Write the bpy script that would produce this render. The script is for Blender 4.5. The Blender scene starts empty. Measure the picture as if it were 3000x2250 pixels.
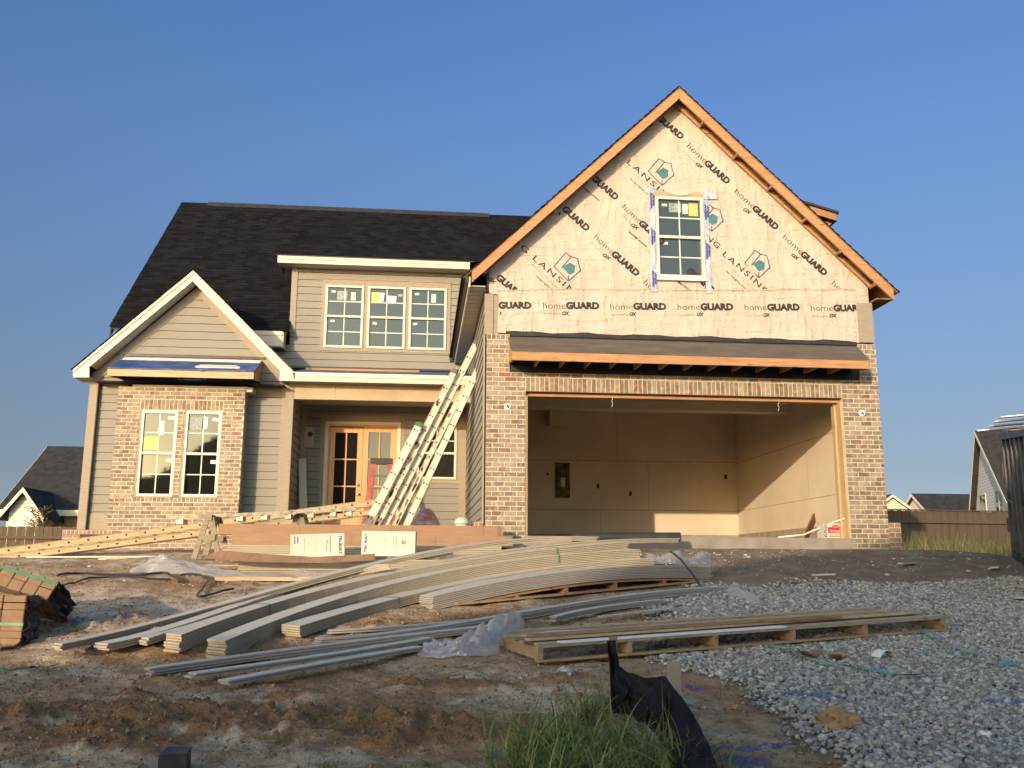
import bpy, bmesh, math, random
import numpy as np
from mathutils import Vector, Matrix, noise as mnoise
random.seed(7); rng = np.random.default_rng(7)
R_ = math.radians
scene = bpy.context.scene
col = scene.collection
# ------------------------------------------------------------------ camera
FOC, CX, CY, CZ, YAW, PIT, ROL = 2736.2, -1.7272, -15.2055, -.5958, .0982, .1935, -.004
CAMP = np.array([CX, CY, CZ])
_fw = np.array([math.sin(YAW)*math.cos(PIT), math.cos(YAW)*math.cos(PIT), math.sin(PIT)])
_r = np.array([math.cos(YAW), -math.sin(YAW), 0.]); _u = np.cross(_r, _fw)
_R = math.cos(ROL)*_r - math.sin(ROL)*_u; _U = math.sin(ROL)*_r + math.cos(ROL)*_u
cd = bpy.data.cameras.new('camera'); cam = bpy.data.objects.new('camera', cd); col.objects.link(cam)
cd.sensor_width = 36; cd.lens = 36*FOC/3000; cd.clip_end = 3000; cd.clip_start = .1
m3 = Matrix(((_R[0], _U[0], -_fw[0]), (_R[1], _U[1], -_fw[1]), (_R[2], _U[2], -_fw[2])))
cam.matrix_world = Matrix.Translation(Vector(CAMP)) @ m3.to_4x4()
scene.camera = cam
# ------------------------------------------------------------------ light
SUNV = Vector((-.576, -1., .24)).normalized()          # towards the sun
SUN_EL = math.asin(SUNV.z); SUN_AZ = math.atan2(SUNV.x, SUNV.y)
world = bpy.data.worlds.new('World'); scene.world = world; world.use_nodes = True
wn = world.node_tree; wn.nodes.clear()
wo = wn.nodes.new('ShaderNodeOutputWorld'); wb = wn.nodes.new('ShaderNodeBackground'); sk = wn.nodes.new('ShaderNodeTexSky')
sk.sky_type = 'NISHITA'; sk.sun_disc = False; sk.sun_elevation = SUN_EL; sk.sun_rotation = SUN_AZ
sk.air_density = 1.0; sk.dust_density = 1.0; sk.ozone_density = 4.5; sk.altitude = 0
wb.inputs['Strength'].default_value = .13
_tc = wn.nodes.new('ShaderNodeTexCoord'); _sp = wn.nodes.new('ShaderNodeSeparateXYZ'); wn.links.new(_tc.outputs['Generated'], _sp.inputs[0])
_rp = wn.nodes.new('ShaderNodeValToRGB'); _e = _rp.color_ramp.elements        # sky tint: dimmer and greyer low down, away from the sun
_st = [(0.0, (0.55, 0.524, 0.649)), (0.028, (0.557, 0.524, 0.637)), (0.091, (0.565, 0.407, 0.392)), (0.154, (0.652, 0.452, 0.404)), (0.259, (0.742, 0.561, 0.521)), (0.416, (0.84, 0.703, 0.708)), (0.536, (0.769, 0.755, 0.816)), (1.0, (0.84, 0.799, 0.833))]
while len(_e) < len(_st): _e.new(.5)
for _q, (_p, _c) in zip(_e, _st): _q.position = _p; _q.color = (*_c, 1)
wn.links.new(_sp.outputs['Z'], _rp.inputs[0])
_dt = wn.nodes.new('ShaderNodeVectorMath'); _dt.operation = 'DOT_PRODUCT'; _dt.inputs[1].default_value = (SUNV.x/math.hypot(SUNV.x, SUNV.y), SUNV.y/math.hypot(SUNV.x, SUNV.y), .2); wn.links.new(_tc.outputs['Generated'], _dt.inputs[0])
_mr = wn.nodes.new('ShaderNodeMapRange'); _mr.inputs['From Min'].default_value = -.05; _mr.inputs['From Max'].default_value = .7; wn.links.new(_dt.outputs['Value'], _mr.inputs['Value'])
_mx = wn.nodes.new('ShaderNodeMix'); _mx.data_type = 'RGBA'; wn.links.new(_mr.outputs[0], _mx.inputs[0]); wn.links.new(_rp.outputs[0], _mx.inputs[6]); _mx.inputs[7].default_value = (3.3, 2.35, 1.5, 1)  # sky toward the sun boosted and warmed to lift the fill in shade
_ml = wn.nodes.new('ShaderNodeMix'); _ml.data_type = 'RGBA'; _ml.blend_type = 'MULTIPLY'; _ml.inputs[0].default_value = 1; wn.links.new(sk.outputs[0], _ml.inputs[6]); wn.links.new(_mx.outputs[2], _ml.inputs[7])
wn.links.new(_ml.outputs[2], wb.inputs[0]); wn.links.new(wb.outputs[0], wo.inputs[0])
sd = bpy.data.lights.new('sun', 'SUN'); sun = bpy.data.objects.new('sun', sd); col.objects.link(sun)
sd.energy = 2.4; sd.angle = R_(.5); sd.color = (1, .77, .53)
sun.rotation_euler = SUNV.to_track_quat('Z', 'Y').to_euler(); sun.location = (-20, -40, 20)
scene.render.engine = 'CYCLES'
scene.view_settings.view_transform = 'Standard'; scene.view_settings.look = 'None'
scene.view_settings.gamma = 1; scene.view_settings.exposure = .95
scene.cycles.max_bounces = 8
# ------------------------------------------------------------------ helpers
def ray(px, py):                                   # px, py in a 2212 x 1659 frame
    k = 3000/2212
    return (px*k-1500)/FOC*_R - (py*k-1125)/FOC*_U + _fw
def aY(px, py, y): d = ray(px, py); return CAMP + d*(y-CY)/d[1]
def aX(px, py, x): d = ray(px, py); return CAMP + d*(x-CX)/d[0]
def sm(a, b, x): t = np.clip((x-a)/(b-a), 0, 1); return t*t*(3-2*t)
_ly = [-400, -40, -16, -10.2, -7.2, -4.6, -1.0, 3.4, 12, 40, 900]
_lz = [-1.9, -1.9, -1.85, -1.6, -1.34, -1.00, -.62, -.30, -.30, -.5, -1.2]
_ry = [-400, -40, -16, -10.2, -7.2, -4.4, -2.2, -.25, 2, 12, 40, 900]
_rz = [-1.9, -1.9, -1.85, -1.6, -1.34, -.96, -.62, -.29, -.27, -.4, -.5, -1.2]
def G0(x, y):
    l = np.interp(y, _ly, _lz); r = np.interp(y, _ry, _rz); s = sm(-4.5, -1.2, x)
    z = l*(1-s)+r*s
    z = z - .30*sm(6.8, 10.5, x)*sm(-9, -1, y)*(1-sm(4, 10, y))
    return z
def aG(px, py, lift=0.):                           # pixel to the smooth ground
    d = ray(px, py); t0 = 3.5
    for i in range(4000):
        p = CAMP+d*t0
        if p[2] < G0(p[0], p[1])+lift: break
        t0 += .01
    return p
def tag(o, label=None, cat=None, group=None, kind=None):
    if label: o['label'] = label
    if cat: o['category'] = cat
    if group: o['group'] = group
    if kind: o['kind'] = kind
    return o
def empty(name, loc, label=None, cat=None, group=None, rz=0):
    o = bpy.data.objects.new(name, None); o.location = loc; o.rotation_euler = (0, 0, rz); o.empty_display_size = .2
    col.objects.link(o); return tag(o, label, cat, group)
class MB:
    def __init__(s): s.v = []; s.f = []; s.m = []; s.uv = {}
    def add(s, vs, fs, mi=0):
        n = len(s.v); s.v += [tuple(map(float, p)) for p in vs]
        for f in fs: s.f.append(tuple(i+n for i in f)); s.m.append(mi)
    def box(s, x0, x1, y0, y1, z0, z1, mi=0):
        s.add([(x0,y0,z0),(x1,y0,z0),(x1,y1,z0),(x0,y1,z0),(x0,y0,z1),(x1,y0,z1),(x1,y1,z1),(x0,y1,z1)],
              [(0,3,2,1),(4,5,6,7),(0,1,5,4),(1,2,6,5),(2,3,7,6),(3,0,4,7)], mi)
    def hexa(s, p, mi=0):                         # eight corners, bottom four then top four
        s.add(p, [(0,3,2,1),(4,5,6,7),(0,1,5,4),(1,2,6,5),(2,3,7,6),(3,0,4,7)], mi)
    def bar(s, a, b, w, h, up=(0,0,1), mi=0):     # rectangular bar a-b: w sideways, h along up
        a = Vector(a); b = Vector(b); d = (b-a).normalized(); sd_ = d.cross(Vector(up)).normalized()*w/2; u_ = sd_.cross(d).normalized()*h/2
        s.hexa([a-sd_-u_, a+sd_-u_, b+sd_-u_, b-sd_-u_, a-sd_+u_, a+sd_+u_, b+sd_+u_, b-sd_+u_], mi)
    def prism(s, poly, off, mi=0):                # poly: 3D points, off: extrusion vector
        n = len(poly); P = [Vector(p) for p in poly]; o = Vector(off)
        s.add(P+[p+o for p in P], [tuple(range(n-1, -1, -1)), tuple(range(n, 2*n))]+[(i, (i+1) % n, n+(i+1) % n, n+i) for i in range(n)], mi)
    def tube(s, pts, r, n=8, mi=0, cap=True):
        P = [Vector(p) for p in pts]; rings = []; rr = r if hasattr(r, '__len__') else [r]*len(P)
        ref = Vector((0, 0, 1))
        for i, p in enumerate(P):
            d = (P[min(i+1, len(P)-1)]-P[max(i-1, 0)]).normalized()
            a = d.cross(ref)
            if a.length < .05: a = d.cross(Vector((1, 0, 0)))
            a.normalize(); b = d.cross(a).normalized()
            rings.append([p+(a*math.cos(t)+b*math.sin(t))*rr[i] for t in [2*math.pi*k/n for k in range(n)]])
        vs = [q for rg in rings for q in rg]; fs = []
        for i in range(len(P)-1):
            for k in range(n): fs.append((i*n+k, i*n+(k+1) % n, (i+1)*n+(k+1) % n, (i+1)*n+k))
        if cap: fs += [tuple(range(n-1, -1, -1)), tuple((len(P)-1)*n+k for k in range(n))]
        s.add(vs, fs, mi)
    def lathe(s, c, prof, n=16, mi=0):            # prof: (r, z) about vertical axis at c
        vs = []; fs = []
        for r, z in prof:
            for k in range(n):
                t = 2*math.pi*k/n; vs.append((c[0]+r*math.cos(t), c[1]+r*math.sin(t), c[2]+z))
        for i in range(len(prof)-1):
            for k in range(n): fs.append((i*n+k, i*n+(k+1) % n, (i+1)*n+(k+1) % n, (i+1)*n+k))
        fs += [tuple(range(n-1, -1, -1)), tuple((len(prof)-1)*n+k for k in range(n))]
        s.add(vs, fs, mi)
    def build(s, name, mats, parent=None, loc=None, smooth=False, uv=None):
        if not isinstance(mats, (list, tuple)): mats = [mats]
        V = np.array(s.v, float)
        if parent is not None and loc is None: loc = tuple(parent.location) if parent.get('_w', 1) else (0,0,0)
        if loc is None: lo = V.min(0); hi = V.max(0); loc = ((lo[0]+hi[0])/2, (lo[1]+hi[1])/2, lo[2])
        base = np.array(loc)
        me = bpy.data.meshes.new(name); me.from_pydata((V-base).tolist(), [], s.f)
        for m in mats: me.materials.append(m)
        me.polygons.foreach_set('material_index', s.m)
        if smooth: me.polygons.foreach_set('use_smooth', [True]*len(s.f))
        if uv:
            ul = me.uv_layers.new(name='UVMap'); li = np.empty(len(me.loops), int); me.loops.foreach_get('vertex_index', li)
            U = np.array([uv(p) for p in s.v]); ul.data.foreach_set('uv', U[li].ravel())
        me.update()
        o = bpy.data.objects.new(name, me); col.objects.link(o)
        if parent is not None:
            o.parent = parent
            # parents are never rotated while world-space parts are being built
            po = np.array(parent_world(parent)); o.location = tuple(base-po)
        else: o.location = loc
        return o
def build_each(mb, name, mats, parent=None, **k):   # one object for every closed piece of the builder
    n = len(mb.v); root = list(range(n))
    def find(a):
        while root[a] != a: root[a] = root[root[a]]; a = root[a]
        return a
    for f in mb.f:
        for q in f[1:]: root[find(q)] = find(f[0])
    comp = {}
    for fi, f in enumerate(mb.f): comp.setdefault(find(f[0]), []).append(fi)
    out = []
    for fs in comp.values():
        m = MB(); ids = sorted({v for fi in fs for v in mb.f[fi]}); mp = {v: i for i, v in enumerate(ids)}
        m.v = [mb.v[i] for i in ids]; m.f = [tuple(mp[v] for v in mb.f[fi]) for fi in fs]; m.m = [mb.m[fi] for fi in fs]
        out.append(m.build(name, mats, parent, **k))
    return out
def parent_world(o):
    p = Vector((0,0,0))
    while o is not None: p += o.location; o = o.parent
    return tuple(p)
class LB(MB):                                      # local-space builder: vertices already relative to the parent
    def build(s, name, mats, parent=None, loc=(0,0,0), **k):
        par = parent; o = MB.build(s, name, mats, None, (0,0,0), **k)
        o.parent = par; o.location = loc; return o
# ------------------------------------------------------------------ materials
MATS = {}
class NT:
    def __init__(s, name):
        s.m = bpy.data.materials.new(name); s.m.use_nodes = True; s.t = s.m.node_tree; s.b = s.t.nodes['Principled BSDF']; MATS[name] = s.m
    def n(s, t, **k):
        x = s.t.nodes.new('ShaderNode'+t)
        for a, v in k.items():
            if a.startswith('i_'):
                key = a[2:]; key = int(key) if key.isdigit() else key.replace('_', ' ')
                x.inputs[key].default_value = v
            else: setattr(x, a, v)
        return x
    def l(s, a, b): s.t.links.new(a, b)
    def co(s, kind='Object', scale=None):
        c = s.n('TexCoord').outputs[kind]
        if scale:
            mp = s.n('Mapping'); mp.inputs['Scale'].default_value = scale; s.l(c, mp.inputs[0]); c = mp.outputs[0]
        return c
    def noise(s, c, sc, det=4, rough=.55):
        x = s.n('TexNoise', i_Scale=sc, i_Detail=det, i_Roughness=rough); s.l(c, x.inputs['Vector']); return x.outputs['Fac']
    def ramp(s, fac, stops):
        x = s.n('ValToRGB'); e = x.color_ramp.elements
        while len(e) < len(stops): e.new(.5)
        for q, (p, c) in zip(e, stops): q.position = p; q.color = (*c, 1) if len(c) == 3 else c
        s.l(fac, x.inputs[0]); return x.outputs[0]
    def mix(s, fac, a, b, mode='MIX'):
        x = s.n('Mix', data_type='RGBA', blend_type=mode)
        for i, q in ((0, fac), (6, a), (7, b)):
            if hasattr(q, 'links'): s.l(q, x.inputs[i])
            else: x.inputs[i].default_value = (*q, 1) if isinstance(q, tuple) and len(q) == 3 else q
        return x.outputs[2]
    def math(s, op, a, b=0.):
        x = s.n('Math', operation=op)
        for i, q in enumerate((a, b)):
            if hasattr(q, 'links'): s.l(q, x.inputs[i])
            else: x.inputs[i].default_value = q
        return x.outputs[0]
    def bump(s, h, strength=.3, dist=.01):
        x = s.n('Bump', i_Strength=strength, i_Distance=dist); s.l(h, x.inputs['Height']); s.l(x.outputs[0], s.b.inputs['Normal'])
    def col(s, c):
        if hasattr(c, 'links'): s.l(c, s.b.inputs['Base Color'])
        else: s.b.inputs['Base Color'].default_value = (*c, 1)
    def set(s, **k):
        for a, v in k.items(): s.b.inputs[a.replace('_', ' ')].default_value = v
def simple(name, c, rough=.7, var=.12, sc=6, bump=0, bsc=60, metal=0, stretch=None, spec=.5, c2=None):
    t = NT(name); cc = t.co('Object', stretch); n1 = t.noise(cc, sc, 5)
    d = tuple(max(0, q*(1-var*2)) for q in c) if c2 is None else c2; u_ = tuple(min(1, q*(1+var)) for q in c)
    t.col(t.ramp(n1, [(.32, d), (.62, u_)])); t.set(Roughness=rough, Metallic=metal, Specular_IOR_Level=spec)
    if bump: t.bump(t.noise(cc, bsc, 3), bump, .004)
    return t.m
def wood(name, c1, c2, along='X', knots=True, rough=.75):
    t = NT(name); st = {'X': (.9, 14, 14), 'Z': (14, 14, .9), 'Y': (14, .9, 14)}[along]
    c = t.co('Object', st); n1 = t.noise(c, 2.2, 6, .65); colr = t.ramp(n1, [(.3, c2), (.5, c1), (.72, tuple(min(1, q*1.18) for q in c1))])
    n3 = t.noise(t.co('Object'), 1.3, 2); colr = t.mix(t.math('MULTIPLY', n3, .45), colr, tuple(q*.62 for q in c2))
    if knots:
        st2 = {'X': (1.6, 7, 7), 'Z': (7, 7, 1.6), 'Y': (7, 1.6, 7)}[along]
        v = t.n('TexVoronoi', i_Scale=1.15); t.l(t.co('Object', st2), v.inputs['Vector'])
        k = t.ramp(v.outputs['Distance'], [(.06, (1, 1, 1)), (.14, (0, 0, 0))]); colr = t.mix(k, colr, tuple(q*.28 for q in c1))
    t.col(colr); t.set(Roughness=rough); t.bump(n1, .25, .003); return t.m
def islands(name, stops, rough=.8, smear=None, sc=18, bump=.4):
    t = NT(name); g = t.n('NewGeometry').outputs['Random Per Island']; c = t.ramp(g, stops); cc = t.co('Object')
    n1 = t.noise(cc, sc, 5, .6)
    if smear: c = t.mix(t.ramp(n1, [(.48, (0, 0, 0)), (.72, (.75, .75, .75))]), c, smear)
    c = t.mix(t.math('MULTIPLY', t.noise(cc, sc*3.3, 3), .3), c, (.05, .03, .02))
    t.col(c); t.set(Roughness=rough)
    if bump: t.bump(t.noise(cc, 90, 4), bump, .004)
    return t.m
brick_m = islands('brick', [(.0, (.24, .11, .07)), (.035, (.23, .125, .08)), (.055, (.15, .115, .08)), (.45, (.235, .19, .14)), (.75, (.34, .285, .21)), (1., (.17, .14, .10))], smear=(.52, .43, .31), sc=9)
mortar_m = simple('mortar', (.53, .455, .34), .9, .1, 14, .5, 40)
brick_red = islands('brick_red', [(0, (.30, .16, .10)), (.5, (.27, .17, .115)), (1, (.33, .21, .14))], smear=(.45, .34, .25), sc=8)
def siding_mat(name, c):
    t = NT(name); cc = t.co('Object', (3, 3, 26)); n1 = t.noise(cc, 4, 5, .6); n2 = t.noise(t.co('Object'), .9, 3)
    a = t.ramp(n1, [(.3, tuple(q*.9 for q in c)), (.7, tuple(q*1.06 for q in c))])
    g = t.n('NewGeometry').outputs['Random Per Island']; a = t.mix(t.math('MULTIPLY', g, .22), a, tuple(q*.82 for q in c))
    a = t.mix(t.math('MULTIPLY', n2, .2), a, (.30, .27, .22)); t.col(a); t.set(Roughness=.75); t.bump(n1, .3, .003); return t.m
siding_m = siding_mat('lap_siding', (.228, .222, .19))
trim_m = simple('taupe_trim', (.275, .24, .18), .7, .05, 3, .15, 60, stretch=(2, 2, 12))
beam_m = simple('porch_beam_board', (.38, .305, .195), .7, .05, 2, .1, 40)
white_m = simple('white_trim', (.60, .55, .43), .5, .03, 2)
vinyl_m = simple('window_vinyl', (.58, .55, .46), .35, .02, 3)
soffit_m = simple('soffit_vinyl', (.45, .41, .34), .6, .03, 2)
black_m = simple('black_membrane', (.022, .022, .024), .75, .2, 5, .3, 30)
gutter_m = simple('dark_drip_edge', (.02, .02, .022), .45, .1, 5)
gold_wood = wood('fresh_lumber', (.46, .255, .12), (.30, .145, .06), 'X')
def _aw(n, a): return wood(n, (.46, .255, .12), (.30, .145, .06), a)
gold_wood_z = _aw('fresh_lumber_upright', 'Z'); gold_wood_y = _aw('fresh_lumber_cross', 'Y')
dark_wood = wood('aged_lumber', (.34, .18, .085), (.22, .10, .045), 'X')
tan_wood = wood('pale_lumber', (.52, .40, .24), (.36, .25, .13), 'X')
tan_wood_z = wood('pale_lumber_upright', (.50, .38, .20), (.34, .23, .10), 'Z')
grey_wood = wood('weathered_lumber', (.30, .25, .18), (.16, .12, .08), 'X')
door_wood = wood('door_fir', (.62, .36, .16), (.50, .26, .10), 'Z', knots=False, rough=.5)
drywall_m = simple('drywall', (.60, .52, .40), .95, .04, 1.2, .05, 20)
slab_m = simple('concrete', (.25, .22, .18), .9, .12, 3, .3, 30)
cmu_m = simple('grey_block', (.30, .27, .22), .95, .1, 5, .4, 30)
def glass_mat(name, tint, refl, rough=.03, alpha=0.):
    t = NT(name); t.t.nodes.remove(t.b); out = t.t.nodes['Material Output']
    d = t.n('BsdfDiffuse', i_Color=(*tint, 1)); g = t.n('BsdfGlossy', i_Roughness=rough, i_Color=(.86, .90, .80, 1)); tr = t.n('BsdfTransparent', i_Color=(.55, .62, .58, 1))
    nb = t.n('Bump', i_Strength=.06, i_Distance=.02); t.l(t.noise(t.co('Object'), 2.2, 2), nb.inputs['Height']); t.l(nb.outputs[0], g.inputs['Normal'])
    m1 = t.n('MixShader', i_0=alpha); t.l(d.outputs[0], m1.inputs[1]); t.l(tr.outputs[0], m1.inputs[2])
    fr = t.n('Fresnel', i_IOR=1.5); f2 = t.math('ADD', t.math('MULTIPLY', fr.outputs[0], 1.), refl)
    m2 = t.n('MixShader'); t.l(f2, m2.inputs[0]); t.l(m1.outputs[0], m2.inputs[1]); t.l(g.outputs[0], m2.inputs[2]); t.l(m2.outputs[0], out.inputs[0]); return t.m
glass_clear = glass_mat('window_glass', (.02, .025, .022), .045, alpha=.55)
glass_low = glass_mat('coated_window_glass', (.03, .04, .042), .045)
glass_door = glass_mat('door_glass', (.015, .014, .012), .03)
def shingle_mat():
    t = NT('shingles'); u = t.co('UV'); b = t.n('TexBrick', offset=.37, squash=1, i_Scale=1, i_Mortar_Size=0.0, i_Brick_Width=.23, i_Row_Height=.143, i_Bias=0)
    b.inputs['Color1'].default_value = (.0025, .0026, .0034, 1); b.inputs['Color2'].default_value = (.0125, .0135, .0165, 1)
    t.l(u, b.inputs['Vector']); n1 = t.noise(u, 2.1, 3); n2 = t.noise(u, 300, 2)
    c = t.mix(t.math('MULTIPLY', n1, .4), b.outputs['Color'], (.010, .010, .011)); c = t.mix(t.ramp(n2, [(.4, (0, 0, 0)), (.8, (.35, .35, .35))]), c, (.010, .0105, .013))
    t.col(c); t.set(Roughness=.95, Specular_IOR_Level=.12); t.bump(n2, .3, .003); return t.m
shingle_m = shingle_mat()
black_print = simple('black_print', (.018, .016, .016), .6, .1, 5)
grey_print = simple('grey_print', (.24, .21, .19), .7, .1, 5)
teal_print = simple('teal_print', (.04, .15, .18), .7, .1, 5)
blue_print = simple('blue_print', (.03, .03, .30), .6, .1, 5)
red_print = simple('red_print', (.50, .03, .04), .5, .1, 5)
def wrap_mat():
    t = NT('housewrap'); c = t.co('Object'); w = t.n('TexNoise', i_Scale=1.2, i_Detail=3); t.l(c, w.inputs['Vector'])
    mp = t.n('Mapping'); mp.inputs['Scale'].default_value = (3.2, 1, 1.2); mp.inputs['Rotation'].default_value = (0, .6, 0); t.l(c, mp.inputs[0])
    n1 = t.noise(mp.outputs[0], 1.6, 5, .6); mp2 = t.n('Mapping'); mp2.inputs['Scale'].default_value = (1.1, 1, 5); mp2.inputs['Rotation'].default_value = (0, -.3, 0); t.l(c, mp2.inputs[0]); n2 = t.noise(mp2.outputs[0], 1.8, 4)
    nr = t.noise(mp2.outputs[0], 1.1, 3, .5); rdg = t.math('POWER', t.math('SUBTRACT', 1., t.math('MULTIPLY', t.math('ABSOLUTE', t.math('SUBTRACT', nr, .5)), 5.)), 3.); mp3 = t.n('Mapping'); mp3.inputs['Scale'].default_value = (2.6, 1, .8); mp3.inputs['Rotation'].default_value = (0, .9, 0); t.l(c, mp3.inputs[0]); nr2 = t.noise(mp3.outputs[0], 1.3, 3, .5); rd2 = t.math('POWER', t.math('SUBTRACT', 1., t.math('MULTIPLY', t.math('ABSOLUTE', t.math('SUBTRACT', nr2, .5)), 6.)), 3.); h = t.math('ADD', t.math('ADD', n1, n2), t.math('MULTIPLY', t.math('ADD', rdg, rd2), .35)); t.col(t.ramp(t.noise(c, 1.1, 4), [(.3, (.46, .385, .32)), (.7, (.52, .44, .365))])); t.set(Roughness=.6); t.bump(h, .5, .06); return t.m
wrap_m = wrap_mat()
# ------------------------------------------------------------------ house
SLAB = -.10
house = empty('unfinished_house', (0, 0, SLAB), 'unfinished two storey house with beige lap siding, tan brick and a printed house wrap gable', 'house')
H = house
def clip(poly, a, b, c):                          # keep a*u+b*w<=c
    out = []
    for i in range(len(poly)):
        p, q = poly[i], poly[(i+1) % len(poly)]; dp = a*p[0]+b*p[1]-c; dq = a*q[0]+b*q[1]-c
        if dp <= 0: out.append(p)
        if (dp < 0) != (dq < 0) and abs(dp-dq) > 1e-12: t = dp/(dp-dq); out.append((p[0]+(q[0]-p[0])*t, p[1]+(q[1]-p[1])*t))
    return out
def laps(mb, poly, org, ud, nd, z0, e=.171, holes=(), proud=.015, joints=True):
    """poly in (u,z); org 3D origin, ud wall direction, nd outward normal"""
    org = Vector(org); ud = Vector(ud); nd = Vector(nd); zs = [p[1] for p in poly]; lo, hi = min(zs), max(zs)
    k = math.floor((lo-z0)/e); rr = random.Random(int(lo*100)+len(poly))
    while z0+k*e < hi:
        a, b = z0+k*e, z0+(k+1)*e; k += 1
        cuts = sorted({a, b}|{h[2] for h in holes if a < h[2] < b}|{h[3] for h in holes if a < h[3] < b})
        for c0, c1 in zip(cuts, cuts[1:]):
            pc = clip(clip(poly, 0, -1, -(c0+(.008 if c0 == a else 0))), 0, 1, c1)  # gap under each lap stands in for its shadow line
            if len(pc) < 3: continue
            us = [p[0] for p in pc]; segs = [(min(us), max(us))]
            for h in holes:
                if h[2] < (c0+c1)/2 < h[3]:
                    ns = []
                    for s0, s1 in segs:
                        if h[0] > s0: ns.append((s0, min(s1, h[0])))
                        if h[1] < s1: ns.append((max(s0, h[1]), s1))
                    segs = [q for q in ns if q[1]-q[0] > .001]
            if joints and segs:
                ns = []
                for s0, s1 in segs:
                    if s1-s0 > 3.0 and rr.random() < .8: j = s0+rr.uniform(.8, s1-s0-.8); ns += [(s0, j-.0015), (j+.0015, s1)]
                    else: ns.append((s0, s1))
                segs = ns
            for s0, s1 in segs:
                q = clip(clip(pc, -1, 0, -s0), 1, 0, s1)
                if len(q) < 3: continue
                def off(w): return .004+proud*(1-(w-a)/e)
                fr = [org+ud*u_+Vector((0, 0, w))+nd*off(w) for u_, w in q]; bk = [org+ud*u_+Vector((0, 0, w)) for u_, w in q]; n = len(q)
                mb.add(fr+bk, [tuple(range(n))]+[(i, n+i, n+(i+1) % n, (i+1) % n) for i in range(n)])
BP, BC, JT = .2032, .0794, .0135
def bricks(mb, u0, u1, z0, z1, org, ud, nd, holes=(), ztop0=None, soldiers=(), thick=.09, mort=True):
    """running bond between u0-u1, z0-z1 (courses hang from ztop0); soldiers = [(ua,ub,za,zb)] upright rows"""
    org = Vector(org); ud = Vector(ud); nd = Vector(nd); ztop0 = z1 if ztop0 is None else ztop0
    allh = list(holes)+list(soldiers)
    def brick(a, b, c, d):
        j = random.uniform(.003, .008); t = random.uniform(-.0015, .0015)
        P = lambda u_, w, o: org+ud*u_+Vector((0, 0, w))+nd*o
        e_ = .004
        fr = [P(a+e_, c+e_+t, j), P(b-e_, c+e_-t, j), P(b-e_, d-e_-t, j), P(a+e_, d-e_+t, j)]
        md = [P(a, c+t, j-.005), P(b, c-t, j-.005), P(b, d-t, j-.005), P(a, d+t, j-.005)]
        bk = [P(a, c, -.02), P(b, c, -.02), P(b, d, -.02), P(a, d, -.02)]
        mb.add(fr+md+bk, [(0,1,2,3)]+[(4+i, 4+(i+1) % 4, (i+1) % 4, i) for i in range(4)]+[(8+i, 8+(i+1) % 4, 4+(i+1) % 4, 4+i) for i in range(4)], 0)
    k = 0
    while ztop0-k*BC > z0+.01:
        b_ = ztop0-k*BC; a_ = b_-BC; k += 1
        if a_ > z1-.01 or b_ < z0+.01: continue
        c, d = max(a_, z0)+JT/2, min(b_, z1)-JT/2; mid = (c+d)/2
        segs = [(u0, u1)]
        for h in allh:
            if h[2] < mid < h[3]:
                ns = []
                for s0, s1 in segs:
                    if h[0] > s0+.01: ns.append((s0, min(s1, h[0])))
                    if h[1] < s1-.01: ns.append((max(s0, h[1]), s1))
                segs = ns
        for s0, s1 in segs:
            u_ = s0-(BP/2 if k % 2 else 0)
            while u_ < s1-.02:
                aa, bb = max(u_, s0), min(u_+BP, s1)
                if bb-aa > .03: brick(aa+(JT/2 if aa > u0+.001 else 0), bb-(JT/2 if bb < u1-.001 else 0), c, d)
                u_ += BP
    for ua, ub, za, zb in soldiers:
        n = max(1, round((ub-ua)/BC)); w = (ub-ua)/n
        for i in range(n): brick(ua+i*w+JT/2, ua+(i+1)*w-JT/2, za+JT/2, zb-JT/2)
    if mort:                                       # mortar bed as slabs round the holes
        zs = sorted({z0, z1}|{h[2] for h in holes}|{h[3] for h in holes}); zs = [z for z in zs if z0 <= z <= z1]
        for c, d in zip(zs, zs[1:]):
            segs = [(u0, u1)]
            for h in holes:
                if h[2] < (c+d)/2 < h[3]:
                    ns = []
                    for s0, s1 in segs:
                        if h[0] > s0: ns.append((s0, min(s1, h[0])))
                        if h[1] < s1: ns.append((max(s0, h[1]), s1))
                    segs = ns
            for s0, s1 in segs:
                e0 = .001 if s0 == u0 else 0; 
                pp = [org+ud*(s0+e0)+Vector((0,0,c)), org+ud*(s1-e0)+Vector((0,0,c)), org+ud*(s1-e0)+Vector((0,0,d)), org+ud*(s0+e0)+Vector((0,0,d))]
                mb.prism(pp, -nd*thick, 1)
def roof(mb, e0, e1, upv, length, t=.012, ex=.143, thick=.05, e0b=None, e1b=None):
    """stepped shingle courses from eave line e0-e1 up along upv; e0b/e1b: side directions (rakes) at each end"""
    e0, e1, upv = Vector(e0), Vector(e1), Vector(upv).normalized(); n = int(math.ceil(length/ex)); nd = (e1-e0).cross(upv).normalized()
    if nd.z < 0: nd = -nd
    s0 = Vector(e0b) if e0b is not None else upv*1.0; s1 = Vector(e1b) if e1b is not None else upv*1.0
    for k in range(n):
        a, b = k*ex, min((k+1)*ex+.012, length)
        A0, A1, B0, B1 = e0+s0*a, e1+s1*a, e0+s0*b, e1+s1*b
        j0, j1 = random.uniform(-.006, .006), random.uniform(-.006, .006); dx = (e1-e0).normalized()
        A0 = A0+dx*j0; A1 = A1+dx*j1; B0 = B0+dx*j0; B1 = B1+dx*j1
        mb.add([A0, A1, B1, B0, A0+nd*t, A1+nd*t, B1+nd*.003, B0+nd*.003], [(0,3,2,1),(4,5,6,7),(0,1,5,4),(1,2,6,5),(2,3,7,6),(3,0,4,7)])
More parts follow.
